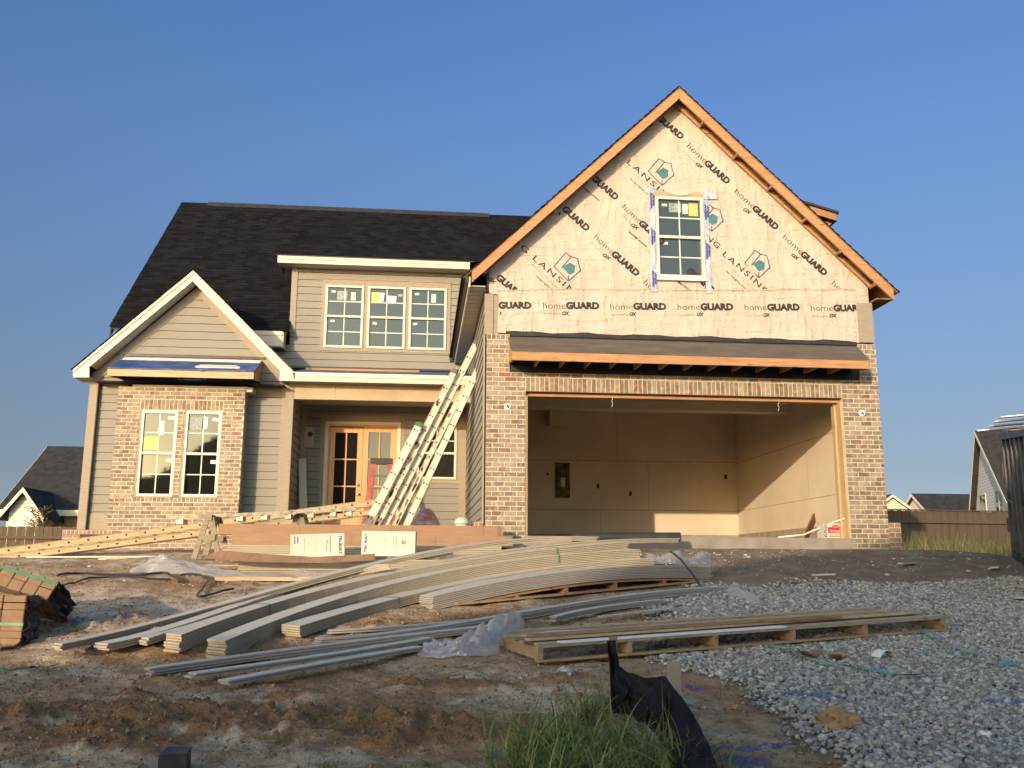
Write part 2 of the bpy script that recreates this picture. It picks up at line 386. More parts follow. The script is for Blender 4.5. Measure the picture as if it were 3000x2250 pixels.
def window(x0, x1, z0, z1, Y, grid=(2, 4), glass=None, lower=True, stickers=(), depth=.07, frame=.052, parent=None, vm=None, name='window'):
    glass = glass or glass_low; vm = vm or vinyl_m
    f = MB(); y0, y1 = Y-.022, Y+depth
    f.box(x0, x1, y0, y1, z1-frame, z1); f.box(x0, x1, y0, y1, z0, z0+frame)
    f.box(x0, x0+frame, y0, y1, z0+frame, z1-frame); f.box(x1-frame, x1, y0, y1, z0+frame, z1-frame)
    zm = (z0+z1)/2; f.box(x0+frame, x1-frame, y0+.012, y1-.002, zm-.022, zm+.026)
    w = f.build(name, vm, parent or H)
    for k, (a, b, yo) in enumerate(((zm+.026, z1-frame, .02), (z0+frame, zm-.022, .042))):
        g = MB(); g.box(x0+frame, x1-frame, Y+yo, Y+yo+.006, a, b); g.build('pane', glass, w)
        s = MB(); r = .011
        if k and not lower: continue
        for i in range(1, grid[0]):
            xx = x0+frame+(x1-x0-2*frame)*i/grid[0]; s.box(xx-r, xx+r, Y+yo-.008, Y+yo-.001, a, b)
        for i in range(1, grid[1]//2):
            zz = a+(b-a)*i/(grid[1]//2)
            for j in range(grid[0]):
                xa = x0+frame+(x1-x0-2*frame)*j/grid[0]+(r if j else 0); xb = x0+frame+(x1-x0-2*frame)*(j+1)/grid[0]-(r if j < grid[0]-1 else 0)
                s.box(xa, xb, Y+yo-.008, Y+yo-.001, zz-r, zz+r)
        s.build('muntin', muntin_m, w)
        sh = MB(); sh.box(x0+frame, x0+frame+.012, Y+yo-.006, Y+yo+.004, a, b) if k else None
        if k: sh.build('sash_seal', gutter_m, w)
    for (fx, fz, sw, shh, mt, rot) in stickers:
        up = fz > .5; Yq = Y+(.02 if up else .042)-.004
        cx_ = x0+(x1-x0)*fx; cz_ = z0+(z1-z0)*fz; c, s_ = math.cos(rot), math.sin(rot); st = MB()
        pts = [(-sw/2, -shh/2), (sw/2, -shh/2), (sw/2, shh/2), (-sw/2, shh/2)]
        st.prism([(cx_+a*c-b*s_, Yq, cz_+a*s_+b*c) for a, b in pts], (0, .002, 0)); st.build('sticker', mt, w)
    return w
muntin_m = simple('pale_green_muntin', (.52, .60, .50), .5, .03, 3)
st_pale = simple('pale_sticker', (.42, .50, .48), .6, .05, 8); st_yel = simple('yellow_sticker', (.62, .60, .16), .6, .08, 20)
st_white = simple('white_paper', (.72, .70, .64), .7, .06, 15); st_red = simple('pink_sticker', (.55, .28, .22), .6, .05, 10); st_dark = simple('dark_print_sticker', (.25, .30, .28), .6, .6, 60)
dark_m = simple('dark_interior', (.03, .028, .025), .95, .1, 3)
# ---- levels
YW, YM = 4.35, 5.9                                # bay wing wall, main front wall
ZF = .17                                          # bottom of lower siding
XL, XG = -8.45, -.68                              # left wall of wing, left wall of garage
# lower wing wall (behind the brick bay) and its gable
wing = MB()
gb = [(XL, .12), (-4.42, .12), (-4.42, 3.2), (-6.46, 5.22), (XL, 3.28)]
BH = (-7.74, -5.33, -1., 3.05)
laps(wing, gb, (0, YW, 0), (1, 0, 0), (0, -1, 0), .108, holes=[BH])
laps(wing, [(YW, .05), (YM, .05), (YM, 3.3), (YW, 3.3)], (-4.42, 0, 0), (0, 1, 0), (1, 0, 0), .108)
wing.build('lap_siding', siding_m, H)
mw = MB(); laps(mw, [(-4.42, .02), (XG, .02), (XG, 3.0), (-4.42, 3.0)], (0, YM, 0), (1, 0, 0), (0, -1, 0), .1, holes=[(-3.93, -2.11, 0, 2.69), (-1.9, -.79, 1.27, 2.56)])
mw.build('lap_siding', siding_m, H)
def shift(p, y0, y1):                              # re-project a point measured on plane y0 to plane y1
    k = (y1-CY)/(y0-CY); return (CX+(p[0]-CX)*k, CZ+(p[1]-CZ)*k)
UW = MB(); wl, wt = shift((-4.81, 6.26), 6.2, YM); wr, wbm = shift((-.6, 3.874), 6.2, YM)
wx0, wz1 = shift((-4.096, 6.02), 6.2, YM); wx1, wz0 = shift((-1.088, 4.30), 6.2, YM)
laps(UW, [(wl+.02, wbm), (XG+.2, wbm), (XG+.2, wt+.12), (wl+.02, wt+.12)], (0, YM, 0), (1, 0, 0), (0, -1, 0), wbm+.04, holes=[(wx0+.03, wx1-.03, wz0+.03, wz1-.05)])
laps(UW, [(-5.45, wbm), (wl+.018, wbm), (wl+.018, 4.35), (-5.45, 4.35)], (0, YM, 0), (1, 0, 0), (0, -1, 0), wbm+.04); UW.build('lap_siding', siding_m, H)
# garage left side wall and upper bands
gs = MB(); laps(gs, [(-YM, .03), (-.1, .03), (-.1, 4.05), (-YM, 4.05)], (XG, 0, 0), (0, -1, 0), (-1, 0, 0), .2)
gs.build('lap_siding', siding_m, H)
# left end wall of wing/house
le = MB(); laps(le, [(-11, .1), (-YW, .1), (-YW, 3.3), (-7.5, 6.2), (-11, 9.2)], (XL, 0, 0), (0, -1, 0), (-1, 0, 0), .12); le.build('lap_siding', siding_m, H)
# hidden structural core walls behind the cladding
core = MB()
core.box(XL+.01, XL+.12, YW+.01, 15, SLAB, 3.2); core.box(-4.53, -4.43, YW+.01, YM, SLAB, 3.2)
core.box(-5.45, wl+.02, YM+.01, YM+.12, 2.9, 4.3); core.box(wl+.021, -4.45, YM+.01, YM+.12, 2.9, wt+.1); core.box(-4.42, -3.99, YM+.01, YM+.12, SLAB, 3.0); core.box(-2.02, XG, YM+.01, YM+.12, SLAB, 1.2); core.box(-2.02, XG, YM+.01, YM+.12, 2.5, 3.0); core.box(-3.99, -2.02, YM+.01, YM+.12, 2.73, 3.0)
core.box(-4.44, XG, YM+.01, YM+.12, 3.0, wz0); core.box(-4.44, XG, YM+.01, YM+.12, wz1, wt+.1); core.box(-4.44, wx0, YM+.01, YM+.12, wz0, wz1); core.box(wx1, XG, YM+.01, YM+.12, wz0, wz1)
core.box(XG+.01, XG+.1, .12, 15, SLAB, 4.1); core.box(6.03, 6.13, .12, 15, SLAB, 4.1)
core.box(XL, 6.1, 14.9, 15, SLAB, 4.0)
core.box(-8.4, -7.75, YW+.012, YW+.1, SLAB, 3.2); core.box(-5.32, -4.54, YW+.012, YW+.1, SLAB, 3.2)
core.prism([(-8.4, YW+.012, 3.21), (-4.5, YW+.012, 3.21), (-6.46, YW+.012, 5.15)], (0, .08, 0))
build_each(core, 'wall_sheathing', dark_m, H)
# corner boards and trim
tr = MB()
def cb(x0, x1, z0, z1, Y, pr=.032): tr.box(x0, x1, Y-pr, Y+.01, z0, z1)
cb(XL-.012, XL+.14, .10, 3.2, YW); tr.box(XL-.034, XL-.012, YW-.032, YW+.12, .10, 3.2)
cb(XL+.141, -7.80, .10, .42, YW, .03)
cb(-4.62, -4.40, .45-.4, 3.1, YW)                 # wing right corner
tr.box(-4.400, -4.378, YW-.032, YW+.14, .05, 3.1)
cb(-4.398, -4.28, .05, 2.98, YM, .028); cb(XG-.16, XG-.012, .05, 2.98, YM, .036)
cb(wl, wl+.135, shift((0, 4.82), 6.2, YM)[1]-.1, wt+.03, YM)
tr.box(-.695, -.545, .06, .1, 3.26, 3.97); tr.box(-.535, -.46, .072, .1, 3.26, 3.95)          # garage corner boards left
tr.box(5.90, 6.16, .06, .1, 3.30, 4.02); tr.box(6.16, 6.185, .062, .3, 3.3, 4.02)
tr.box(-.705, -.678, .085, .2, -.1, 3.26)
# window surround of the triple window
tr.box(wx0, wx1, YM-.03, YM+.01, wz1-.125, wz1); tr.box(wx0-.01, wx1+.01, YM-.045, YM-.02, wz1+.001, wz1+.02)
tr.box(wx0, wx1, YM-.03, YM+.01, wz0, wz0+.09)

W3 = [(-4.009, -3.123), (-3.03, -2.146), (-2.063, -1.184)]
W3 = [(shift((a, 0), 6.2, YM)[0], shift((b, 0), 6.2, YM)[0]) for a, b in W3]
zz0, zz1 = shift((0, 4.376), 6.2, YM)[1], shift((0, 5.879), 6.2, YM)[1]
for a, b in ((wx0, W3[0][0]), (W3[0][1], W3[1][0]), (W3[1][1], W3[2][0]), (W3[2][1], wx1)): tr.box(a, b, YM-.03, YM+.01, wz0+.09, wz1-.125)
# door surround, small porch window surround
dl, dz = shift((-3.819, 2.55), 5.55, YM); dr = shift((-2.166, 0), 5.55, YM)[0]; tl, tz = shift((-3.916, 2.69), 5.55, YM); trr = shift((-2.076, 0), 5.55, YM)[0]
tr.box(tl, trr, YM-.028, YM+.01, dz, tz); tr.box(tl, dl, YM-.028, YM+.01, .0, dz); tr.box(dr, trr, YM-.028, YM+.01, 0, dz)
pw1, pz1 = shift((-.921, 2.46), 5.55, YM); pz0 = shift((0, 1.30), 5.55, YM)[1]; px1 = shift((-.792, 0), 5.55, YM)[0]; pb = shift((0, 1.21), 5.55, YM)[1]; pt_ = pz1+.1
pw0 = pw1-.89
tr.box(pw0-.13, px1, YM-.028, YM+.01, pz1, pt_+.02); tr.box(pw0-.13, px1, YM-.028, YM+.01, pb, pz0); tr.box(pw1, px1, YM-.028, YM+.01, pz0, pz1); tr.box(pw0-.13, pw0, YM-.028, YM+.01, pz0, pz1)
# gable rake frieze boards inside the small gable
for sx in (-1, 1):
    a = Vector((-6.46, 0, 5.02)); 
    lo_ = Vector((-6.46+sx*2.0, 0, 3.02)); w_ = .2
    tr.prism([(a.x, YW-.028, a.z+.18), (lo_.x, YW-.028, lo_.z+.18), (lo_.x, YW-.028, lo_.z-.02), (a.x, YW-.028, a.z-.02)][::1 if sx > 0 else -1], (0, .02, 0))
build_each(tr, 'trim_board', trim_m, H)
# small mounting blocks on the siding
blk = MB(); q = aY(668, 944, YM); blk.box(q[0]-.1, q[0]+.1, YM-.034, YM, q[2]-.22, q[2]+.22); b_ = blk.build('light_block', beam_m, H)
ho = MB(); ho.prism([(q[0]+.06*math.cos(t)+.02, YM-.037, q[2]+.06+.055*math.sin(t)) for t in [k*math.pi/8 for k in range(16)]], (0, .002, 0)); ho.build('wiring_hole', dark_m, b_)
q = aY(655, 1047, YM); wv = MB(); wv.tube([(q[0]-.12, YM-.03, q[2]+.08), (q[0]-.02, YM-.05, q[2]+.09), (q[0]+.03, YM-.05, q[2]+.02), (q[0]+.02, YM-.05, q[2]-.08), (q[0]+.05, YM-.06, q[2]-.02)], .006, 6); wv.build('loose_wire', gutter_m, H)
# ---- triple window, porch window, door
S = lambda *a: a
sets = [[S(.2, .9, .1, .055, st_pale, -.05), S(.43, .84, .23, .22, st_dark, 0), S(.72, .83, .11, .2, st_pale, 0), S(.2, .43, .1, .055, st_pale, 0)],
        [S(.2, .82, .18, .26, st_yel, .02), S(.36, .83, .1, .22, st_white, -.15), S(.62, .80, .22, .17, st_white, -.05), S(.85, .87, .1, .05, st_red, 0), S(.2, .41, .1, .06, st_pale, -.2)],
        [S(.2, .9, .1, .055, st_pale, .05), S(.65, .84, .11, .21, st_pale, 0), S(.17, .42, .1, .055, st_pale, .12)]]
for (a, b), st in zip(W3, sets): window(a, b, zz0, zz1, YM-.035, stickers=st)
window(pw0, pw1, pz0, pz1, YM-.03, grid=(2, 4), lower=False, glass=glass_mat('porch_window_glass', (.02, .02, .018), .05))
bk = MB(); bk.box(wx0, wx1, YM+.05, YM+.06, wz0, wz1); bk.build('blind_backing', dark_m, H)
fr = MB(); fr.box(dl, dl+.07, YM-.045, YM+.05, .0, dz-.06, 1); fr.box(dr-.07, dr, YM-.045, YM+.05, 0, dz-.06, 1); fr.box(dl, dr, YM-.045, YM+.05, dz-.06, dz, 1)
fr.box(dl+.07, dl+.1, YM-.02, YM+.06, 0, dz-.06); fr.box(dr-.1, dr-.07, YM-.02, YM+.06, 0, dz-.06); fr.box(dl+.1, dr-.1, YM-.02, YM+.06, dz-.1, dz-.06); fr.box(dl+.1, dr-.1, YM-.03, YM+.06, -.06, 0.0)
fr.build('door_frame', [door_wood, white_m], H)
dm = (dl+dr)/2
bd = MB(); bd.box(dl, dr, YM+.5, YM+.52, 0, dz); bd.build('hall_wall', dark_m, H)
for k, (a, b) in enumerate(((dl+.102, dm-.004), (dm+.004, dr-.102))):
    Yd = YM+(.035 if k == 0 else .02); t_ = .045; z1_ = dz-.102-(.02 if k == 0 else 0); st = .118; m_ = MB(); z0_ = .01
    m_.box(a, a+st, Yd, Yd+t_, z0_, z1_); m_.box(b-st, b, Yd, Yd+t_, z0_, z1_); m_.box(a+st, b-st, Yd, Yd+t_, z1_-st, z1_); m_.box(a+st, b-st, Yd, Yd+t_, z0_, .55)
    gw = b-a-2*st; gz = (z1_-st-.55)/3; m_.box((a+b)/2-.014, (a+b)/2+.014, Yd, Yd+t_, .55, z1_-st)
    for i in (1, 2):
        m_.box(a+st, (a+b)/2-.014, Yd, Yd+t_, .55+i*gz-.014, .55+i*gz+.014); m_.box((a+b)/2+.014, b-st, Yd, Yd+t_, .55+i*gz-.014, .55+i*gz+.014)
    d_ = m_.build('door', door_wood, H); g_ = MB(); g_.box(a+st, b-st, Yd+.02, Yd+.026, .55, z1_-st); g_.build('pane', glass_door if k == 0 else glass_mat('frosted_door_glass', (.22, .25, .22), .12), d_)
    if k == 0:
        kn = MB(); xk = b-.06; zk = .98; kn.tube([(xk, Yd, zk), (xk, Yd-.03, zk), (xk, Yd-.035, zk), (xk, Yd-.06, zk), (xk, Yd-.065, zk)], [.03, .012, .025, .028, .01], 12); kn.build('handle', simple('brushed_metal', (.5, .45, .36), .25, .05, 5, metal=1), d_, smooth=True)
        kh = MB(); kh.tube([(xk, Yd-.002, zk+.2), (xk, Yd-.004, zk+.2)], .026, 12); kh.build('lock_hole', dark_m, d_)
# ---- brick bay
BY = 3.9; b0, b1 = -7.78, -5.29
zt = 2.93; bz0 = -.3
wz_b, wz_t = None, None
q1 = aY(291, 1073, BY+.05); q2 = aY(384, 886, BY+.05); q3 = aY(388, 1073, BY+.05); q4 = aY(479, 888, BY+.05)
bwA = (q1[0]-.0, aY(386, 886, BY+.05)[0]+.0); bwB = (q3[0], aY(481, 888, BY+.05)[0]); bzb, bzt = q1[2], q2[2]
sol_t = [(bwA[0]-.02, (bwA[1]+bwB[0])/2, bzt, bzt+BP), ((bwA[1]+bwB[0])/2, bwB[1]+.02, bzt, bzt+BP)]
sil = [(bwA[0]-.03, bwA[1]+.03, bzb-.10, bzb), (bwB[0]-.03, bwB[1]+.03, bzb-.10, bzb)]
bay = MB(); hol = [(bwA[0], bwA[1], bzb, bzt), (bwB[0], bwB[1], bzb, bzt)]
bricks(bay, b0, b1, bz0, zt, (0, BY, 0), (1, 0, 0), (0, -1, 0), holes=hol, soldiers=sol_t+sil)
bricks(bay, BY+.012, YW-.03, bz0, zt, (b1-.012, 0, 0), (0, 1, 0), (1, 0, 0), thick=.08)
bricks(bay, -YW+.03, -BY-.012, bz0, zt, (b0+.012, 0, 0), (0, -1, 0), (-1, 0, 0), thick=.08)
bay.build('brick_bay', [brick_m, mortar_m], H)
# low brick water table left of the bay and right of it
low = MB(); bricks(low, -8.72, b0-.01, -.35, .09, (0, YW-.11, 0), (1, 0, 0), (0, -1, 0), thick=.1, soldiers=[(-8.72, b0-.01, -.005, .09)]); low.build('brick_base', [brick_red, mortar_m], H); low = MB()
bricks(low, b1+.02, -4.4, -.35, .05, (0, YW-.11, 0), (1, 0, 0), (0, -1, 0), thick=.1); low.build('brick_base', [brick_red, mortar_m], H)
bset = [[S(.56, .80, .1, .28, st_white, 0), S(.82, .92, .14, .06, st_white, -.03), S(.27, .62, .34, .26, st_yel, -.02), S(.84, .42, .14, .06, st_white, -.12)],
        [S(.28, .86, .3, .26, st_dark, 0), S(.53, .87, .1, .24, st_white, -.03), S(.82, .91, .13, .06, st_white, -.1), S(.85, .41, .14, .07, st_white, -.02)]]
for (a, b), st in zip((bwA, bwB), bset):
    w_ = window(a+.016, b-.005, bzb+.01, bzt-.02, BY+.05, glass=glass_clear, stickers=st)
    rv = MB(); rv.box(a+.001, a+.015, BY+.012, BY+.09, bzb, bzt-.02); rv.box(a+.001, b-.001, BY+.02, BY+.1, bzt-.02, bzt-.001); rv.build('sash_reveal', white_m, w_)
# room behind the bay: dark shell with studs
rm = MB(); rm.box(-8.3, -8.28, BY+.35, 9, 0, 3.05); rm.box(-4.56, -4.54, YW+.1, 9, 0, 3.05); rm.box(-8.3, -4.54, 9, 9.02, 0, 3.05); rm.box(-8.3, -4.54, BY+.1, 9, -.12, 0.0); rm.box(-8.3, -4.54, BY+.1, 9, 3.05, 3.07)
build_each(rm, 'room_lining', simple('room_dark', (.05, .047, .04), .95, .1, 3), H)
sdm = MB()
for x_, y_ in ((-7.6, 6.2), (-7.2, 6.2), (-6.75, 6.2), (-6.3, 7.4), (-5.9, 6.2), (-5.3, 5.6), (-5.25, 6.5)): sdm.box(x_, x_+.04, y_, y_+.09, 0, 3.04)
build_each(sdm, 'wall_stud', tan_wood_z, H)
tr2 = MB(); tr2.box(-7.5, -7.42, 5.0, 5.02, 0, 1.3); tr2.box(-7.38, -7.3, 5.0, 5.02, 0, 1.25); build_each(tr2, 'stored_trim', st_white, H)
# ---- bay pent roof (blue membrane)
m_ = MB(); fY = 3.42
fl, frr = aY(173.5*1+0, 0, 0)[0], 0
def F_(x, y): return ((200+.27125*x)*2212/3000, (1000+.27125*y)*2212/3000)
a = aY(*F_(425, 295), fY); b = aY(*F_(2005, 325), fY); c = aY(*F_(425, 370), fY)
x0, x1, zt_, zb_ = a[0], b[0], (a[2]+b[2])/2, c[2]
wl0 = aY(*F_(545, 175), YW-.03); wr0 = aY(*F_(2070, 210), YW-.03); zw = (wl0[2]+wr0[2])/2
m_.box(x0, x1, fY, fY+.038, zb_, zt_-.01); m_.build('bay_fascia', tan_wood, H)
m_ = MB()
for sx, xa in ((1, x0), (-1, x1-.038)):
    m_.prism([(xa, fY+.039, zb_), (xa, YW-.02, zb_+.10), (xa, YW-.02, zw-.02), (xa, fY+.039, zt_-.012)], (.038, 0, 0))
build_each(m_, 'end_rafter', gold_wood_y, H)
m_ = MB()
for i in range(1, 7):
    xa = x0+(x1-x0)*i/7; m_.prism([(xa, fY+.039, zb_+.02), (xa, YW-.05, zb_+.12), (xa, YW-.05, zb_+.2), (xa, fY+.039, zb_+.11)], (.038, 0, 0))
build_each(m_, 'lookout', dark_wood, H)
m_ = MB(); m_.prism([(x0, fY-.01, zt_), (x1, fY-.01, zt_), (x1, YW-.01, zw), (x0, YW-.01, zw)], (0, 0, .012))
def memb():
    t = NT('blue_membrane'); n = t.noise(t.co('Object'), 3.2, 4); c = t.ramp(n, [(.35, (.012, .045, .16)), (.55, (.018, .065, .24)), (.66, (.06, .14, .33))]); t.col(c); t.set(Roughness=.45); t.bump(t.noise(t.co('Object'), 7, 4), .5, .02); return t.m
blue_m = memb(); m_.build('bay_roof_membrane', blue_m, H)
m_ = MB(); d0 = .24; k_ = (zw-zt_)/(YW-fY); zs_ = zw-d0*k_
m_.prism([(x0+.03, YW-.01-d0, zs_+.016), (x1-.02, YW-.01-d0, zs_+.016), (x1-.02, YW-.012, zw+.016), (x0+.03, YW-.012, zw+.016)], (0, 0, .004)); m_.build('flashing_paper', st_white, H)
m_ = MB(); m_.box(x0-.02, x1+.06, YW-.05, YW-.012, zw+.03, zw+.075); m_.build('wall_flashing', gutter_m, H)
m_ = MB(); m_.box(x0+.35, x1-.1, BY+.03, YW-.03, zt-.05, zt+.045); m_.box(x0+.35, x1-.2, BY+.01, BY+.03, zt+.005, zt+.05); m_.build('bay_soffit_board', soffit_m, H)
pl = empty('offcut_board', (0, 0, 0)); col.objects.unlink(pl); bpy.data.objects.remove(pl)
q = aY(610, 792, 3.75); zq = zt_+(q[1]-fY)*k_
m_ = MB(); qa = aY(*F_(1390, 285), 3.62); 
for (ua, ub, yy) in ((1370, 1850, 3.60), (1410, 1815, 3.70)):
    xa = aY(*F_(ua, 285), yy)[0]; xb = aY(*F_(ub, 290), yy)[0]; zz = zt_+(yy-fY)*k_+.016; m_.prism([(xa, yy, zz), (xb, yy, zz), (xb, yy+.09, zz+.09*k_), (xa, yy+.09, zz+.09*k_)], (0, 0, .02))
o = m_.build('trim_offcuts', white_m); tag(o, 'pale trim offcuts lying on the blue bay roof membrane', 'board')
# ---- small gable: rake fascia, soffit, roof
GY = 4.0
pk = aY(417.2, 586, GY); pki = aY(416, 607.3, GY); xc = pk[0]; bl = aY(158, 799.4, GY); blb = aY(157.5, 815, GY); bi = aY(192.5, 815, GY); bj = aY(192.5, 792.4, GY)
rt = aY(632, 806, GY); ri = aY(605, 801, GY); rb = aY(605, 823, GY); re = aY(1035, 831, GY); ret = aY(1035, 812, GY)
zft = (rt[2]+ret[2])/2; zfb = (rb[2]+re[2])/2
XR = XG-.01
m_ = MB()
m_.prism([tuple(pk), tuple(bl), tuple(blb), tuple(bi), tuple(bj), (pki[0], GY, pki[2])][::-1], (0, .035, 0))
m_.prism([tuple(pk), (pki[0], GY, pki[2]), (ri[0], GY, ri[2]), (ri[0], GY, zfb), (rt[0]+.05, GY, zfb), (rt[0], GY, zft)][::-1], (0, .035, 0))
m_.prism([(pk[0], GY-.02, pk[2]+.02), (bl[0], GY-.02, bl[2]+.02), (bl[0], GY-.02, bl[2]-.05), (pk[0], GY-.02, pk[2]-.07)][::-1], (0, .019, 0))
m_.prism([(pk[0], GY-.02, pk[2]+.02), (pk[0], GY-.02, pk[2]-.07), (rt[0]-.02, GY-.02, zft-.04), (rt[0]+.05, GY-.02, zft+.0)][::-1], (0, .019, 0))
m_.build('rake_fascia', white_m, H)
m_ = MB(); m_.box(rt[0]+.05, XR, GY, GY+.035, zfb, zft); m_.box(rt[0]+.05, XR, GY-.02, GY-.001, zft-.085, zft+.005); m_.build('porch_fascia', white_m, H)
m_ = MB()                                           # soffits: rakes and porch eave
tk = .02
def soff(p, q, n0=8):
    m_.prism([(p[0], GY+.036, p[1]), (q[0], GY+.036, q[1]), (q[0], YW-.001, q[1]), (p[0], YW-.001, p[1])], (0, 0, tk))
soff((pki[0], pki[2]+.01), (bi[0]+.02, bj[2]+.01)); soff((pki[0], pki[2]+.01), (ri[0], ri[2]+.01))
m_.box(bl[0]+.01, bi[0], GY+.036, YW+.2, blb[2]+.005, blb[2]+.02)
m_.box(ri[0], XR, GY+.036, YW-.04, zfb+.01, zfb+.03)
m_.build('vented_soffit', soffit_m, H)
m_ = MB(); 
for i in range(70): 
    xx = ri[0]+.1+i*(XR-ri[0]-.2)/69; m_.box(xx-.006, xx+.006, GY+.12, GY+.22, zfb+.004, zfb+.009)
m_.build('soffit_vents', dark_m, H)
# main roof plane
RX = -8.62
rp = aX(393, 437, RX); YR, ZR = rp[1], rp[2]
sl = .975; zpl = lambda y: ZR-(YR-y)*sl
ev = aY(600, 738, 5.55); YE = 5.55; 
ZE = zpl(YE)
nrm = math.hypot(1, sl)
def planeup(y0, y1): return (y1-y0)*nrm
r1 = MB(); roof(r1, (RX, YE, ZE), (-4.74, YE, ZE), (0, 1, sl), planeup(YE, 8.1))
Y8 = 8.1-.02; roof(r1, (RX, Y8, zpl(Y8)+.004), (3.0, Y8, zpl(Y8)+.004), (0, 1, sl), planeup(Y8, YR))
# back slope of the main roof
roof(r1, (6., YR+7.0, ZR-7.0*sl), (RX, YR+7.0, ZR-7.0*sl), (0, -1, sl), planeup(0, 7.0), ex=.6)
def ruv(p): return (p[0], (p[1])*nrm)
r1.build('main_roof', shingle_m, H, uv=ruv)
m_ = MB(); q = aY(450, 438, YR); m_.prism([(q[0], YR-.16, ZR-.16*sl+.02), (q[0], YR, ZR+.045), (q[0], YR+.16, ZR-.16*sl+.02)], (8, 0, 0)); m_.build('ridge_vent', black_m, H)
m_ = MB()                                           # deck under the shingles, rake edge, eave pieces
m_.prism([(RX+.02, YE+.02, ZE-.03), (RX+.02, YR, ZR-.03), (RX+.02, YR, ZR-.2), (RX+.02, YE+.02, ZE-.2)], (.03, 0, 0)); m_.build('rake_board', black_m, H)
m_ = MB(); m_.prism([(RX+.05, YE+.02, ZE-.02), (-4.76, YE+.02, ZE-.02), (-4.76, YR, ZR-.02), (RX+.05, YR, ZR-.02)], (0, 0, -.03)); m_.prism([(-4.76, 8.05, zpl(8.05)-.02), (2.9, 8.05, zpl(8.05)-.02), (2.9, YR, ZR-.02), (-4.76, YR, ZR-.02)], (0, 0, -.03)); m_.build('roof_deck', dark_m, H)
m_ = MB(); lb = aY(622, 751, YE)[2]
m_.box(-5.6, -4.86, YE, YE+.03, lb+.03, ZE-.01); m_.box(-5.6, -4.86, YE-.018, YE-.001, ZE-.10, ZE+.0); m_.build('eave_fascia', white_m, H)
m_ = MB(); m_.prism([(-4.859, YE+.0, lb+.0), (-4.859, YM, lb-.0), (-4.859, YM, zpl(YM)-.04), (-4.859, YE, ZE-.02)], (.03, 0, 0)); m_.box(-5.6, -4.86, YE+.03, YM, lb+.01, lb+.03); m_.build('eave_return', soffit_m, H)
# upper eave over the triple window
UY = 5.5
Dz = lambda x, y: ((800+.27125*x)*2212/3000, (720+.27125*y)*2212/3000)
u0 = aY(*Dz(52, 108), UY); u1 = aY(*Dz(52, 180), UY); zu1, zu0 = u0[2], u1[2]; UX = u0[0]
m_ = MB(); m_.box(UX, XG, UY, UY+.03, zu0, zu1); m_.box(UX, XG, UY-.018, UY-.001, zu1-.07, zu1+.003); m_.box(UX-.001, UX+.03, UY+.03, UY+.9, zu0, zu1); m_.build('upper_fascia', white_m, H)
m_ = MB(); m_.box(UX+.03, XG, UY+.03, YM+.02, zu0+.005, zu0+.025); m_.build('upper_soffit', soffit_m, H)
YJ = (zu1+.03-.26*(UY-.03)-ZR+sl*YR)/(sl-.26)
r2 = MB(); roof(r2, (UX-.03, UY-.03, zu1+.02), (1.2, UY-.03, zu1+.02), (0, 1, .26), (YJ-UY+.05)*math.hypot(1, .26)); r2.build('shed_roof', shingle_m, H, uv=lambda p: (p[0], p[1]*1.03))
m_ = MB(); m_.box(UX-.03, XG+.1, UY-.035, UY-.0, zu1+.004, zu1+.022); m_.prism([(UX+.02, UY+.03, zu1-.01), (UX+.02, YM+.05, zu1-.01), (UX+.02, YJ, zpl(YJ)-.05), (UX+.02, YJ, zpl(YJ)-.03), (UX+.02, YM+.05, zu1+.1)], (.02, 0, 0)); m_.build('drip_edge', gutter_m, H)
# small gable roof
RZ = pk[2]+.03; yv = (RZ-ZR)/sl+YR; EXr = rt[0]+.02; EZ = zft+.0; hh = RZ-EZ
r3 = MB(); up = Vector((xc-EXr, 0, hh)); L_ = up.length
roof(r3, (EXr, GY-.05, EZ), (EXr, YM+.3, EZ), up, L_, e1b=(Vector((xc, yv+.1, RZ))-Vector((EXr, YM+.3, EZ)))/L_)
XLl = bl[0]-.03; EZl = bl[2]+.0; up = Vector((xc-XLl, 0, RZ-EZl)); L_ = up.length
roof(r3, (XLl, YM, EZl), (XLl, GY-.05, EZl), up, L_, e0b=(Vector((xc, yv+.1, RZ))-Vector((XLl, YM, EZl)))/L_)
r3.build('gable_roof', shingle_m, H, uv=lambda p: (p[1], p[2]*1.414))
m_ = MB(); m_.prism([(x, GY+.04, z) for x, z in ((EXr-.02, EZ-.03), (xc, RZ-.03), (XLl+.02, EZl-.03), (XLl+.1, EZl-.06), (xc, RZ-.08), (EXr-.1, EZ-.06))][::-1], (0, 2.2, 0)); m_.build('gable_roof_deck', dark_m, H)
# porch: beam, ceiling, slab, low roof
Ez = lambda x, y: ((800+.27125*x)*2212/3000, (1100+.27125*y)*2212/3000)
q1 = aY(*Ez(95, 118), YW); q2 = aY(*Ez(95, 255), YW); q3 = aY(*Ez(2170, 293), YW)
m_ = MB(); jx = aY(*Ez(672, 200), YW)[0]; zb2 = (q2[2]+q3[2])/2
m_.box(-4.615, jx-.002, YW-.02, YW+.13, zb2, 3.17); m_.box(jx+.002, XR, YW-.02, YW+.13, zb2, 3.17); m_.build('porch_beam', beam_m, H)
m_ = MB(); m_.box(-4.4, XR, YW+.131, YM-.03, 2.97, 2.99); m_.build('porch_ceiling', soffit_m, H)
m_ = MB(); m_.box(-4.43, XG, YW-.3, YM, -.3, -.06); m_.build('porch_slab', slab_m, H)
kp = (wbm-.02-zft)/(YM-GY); PB = lambda y: zft+(y-GY)*kp
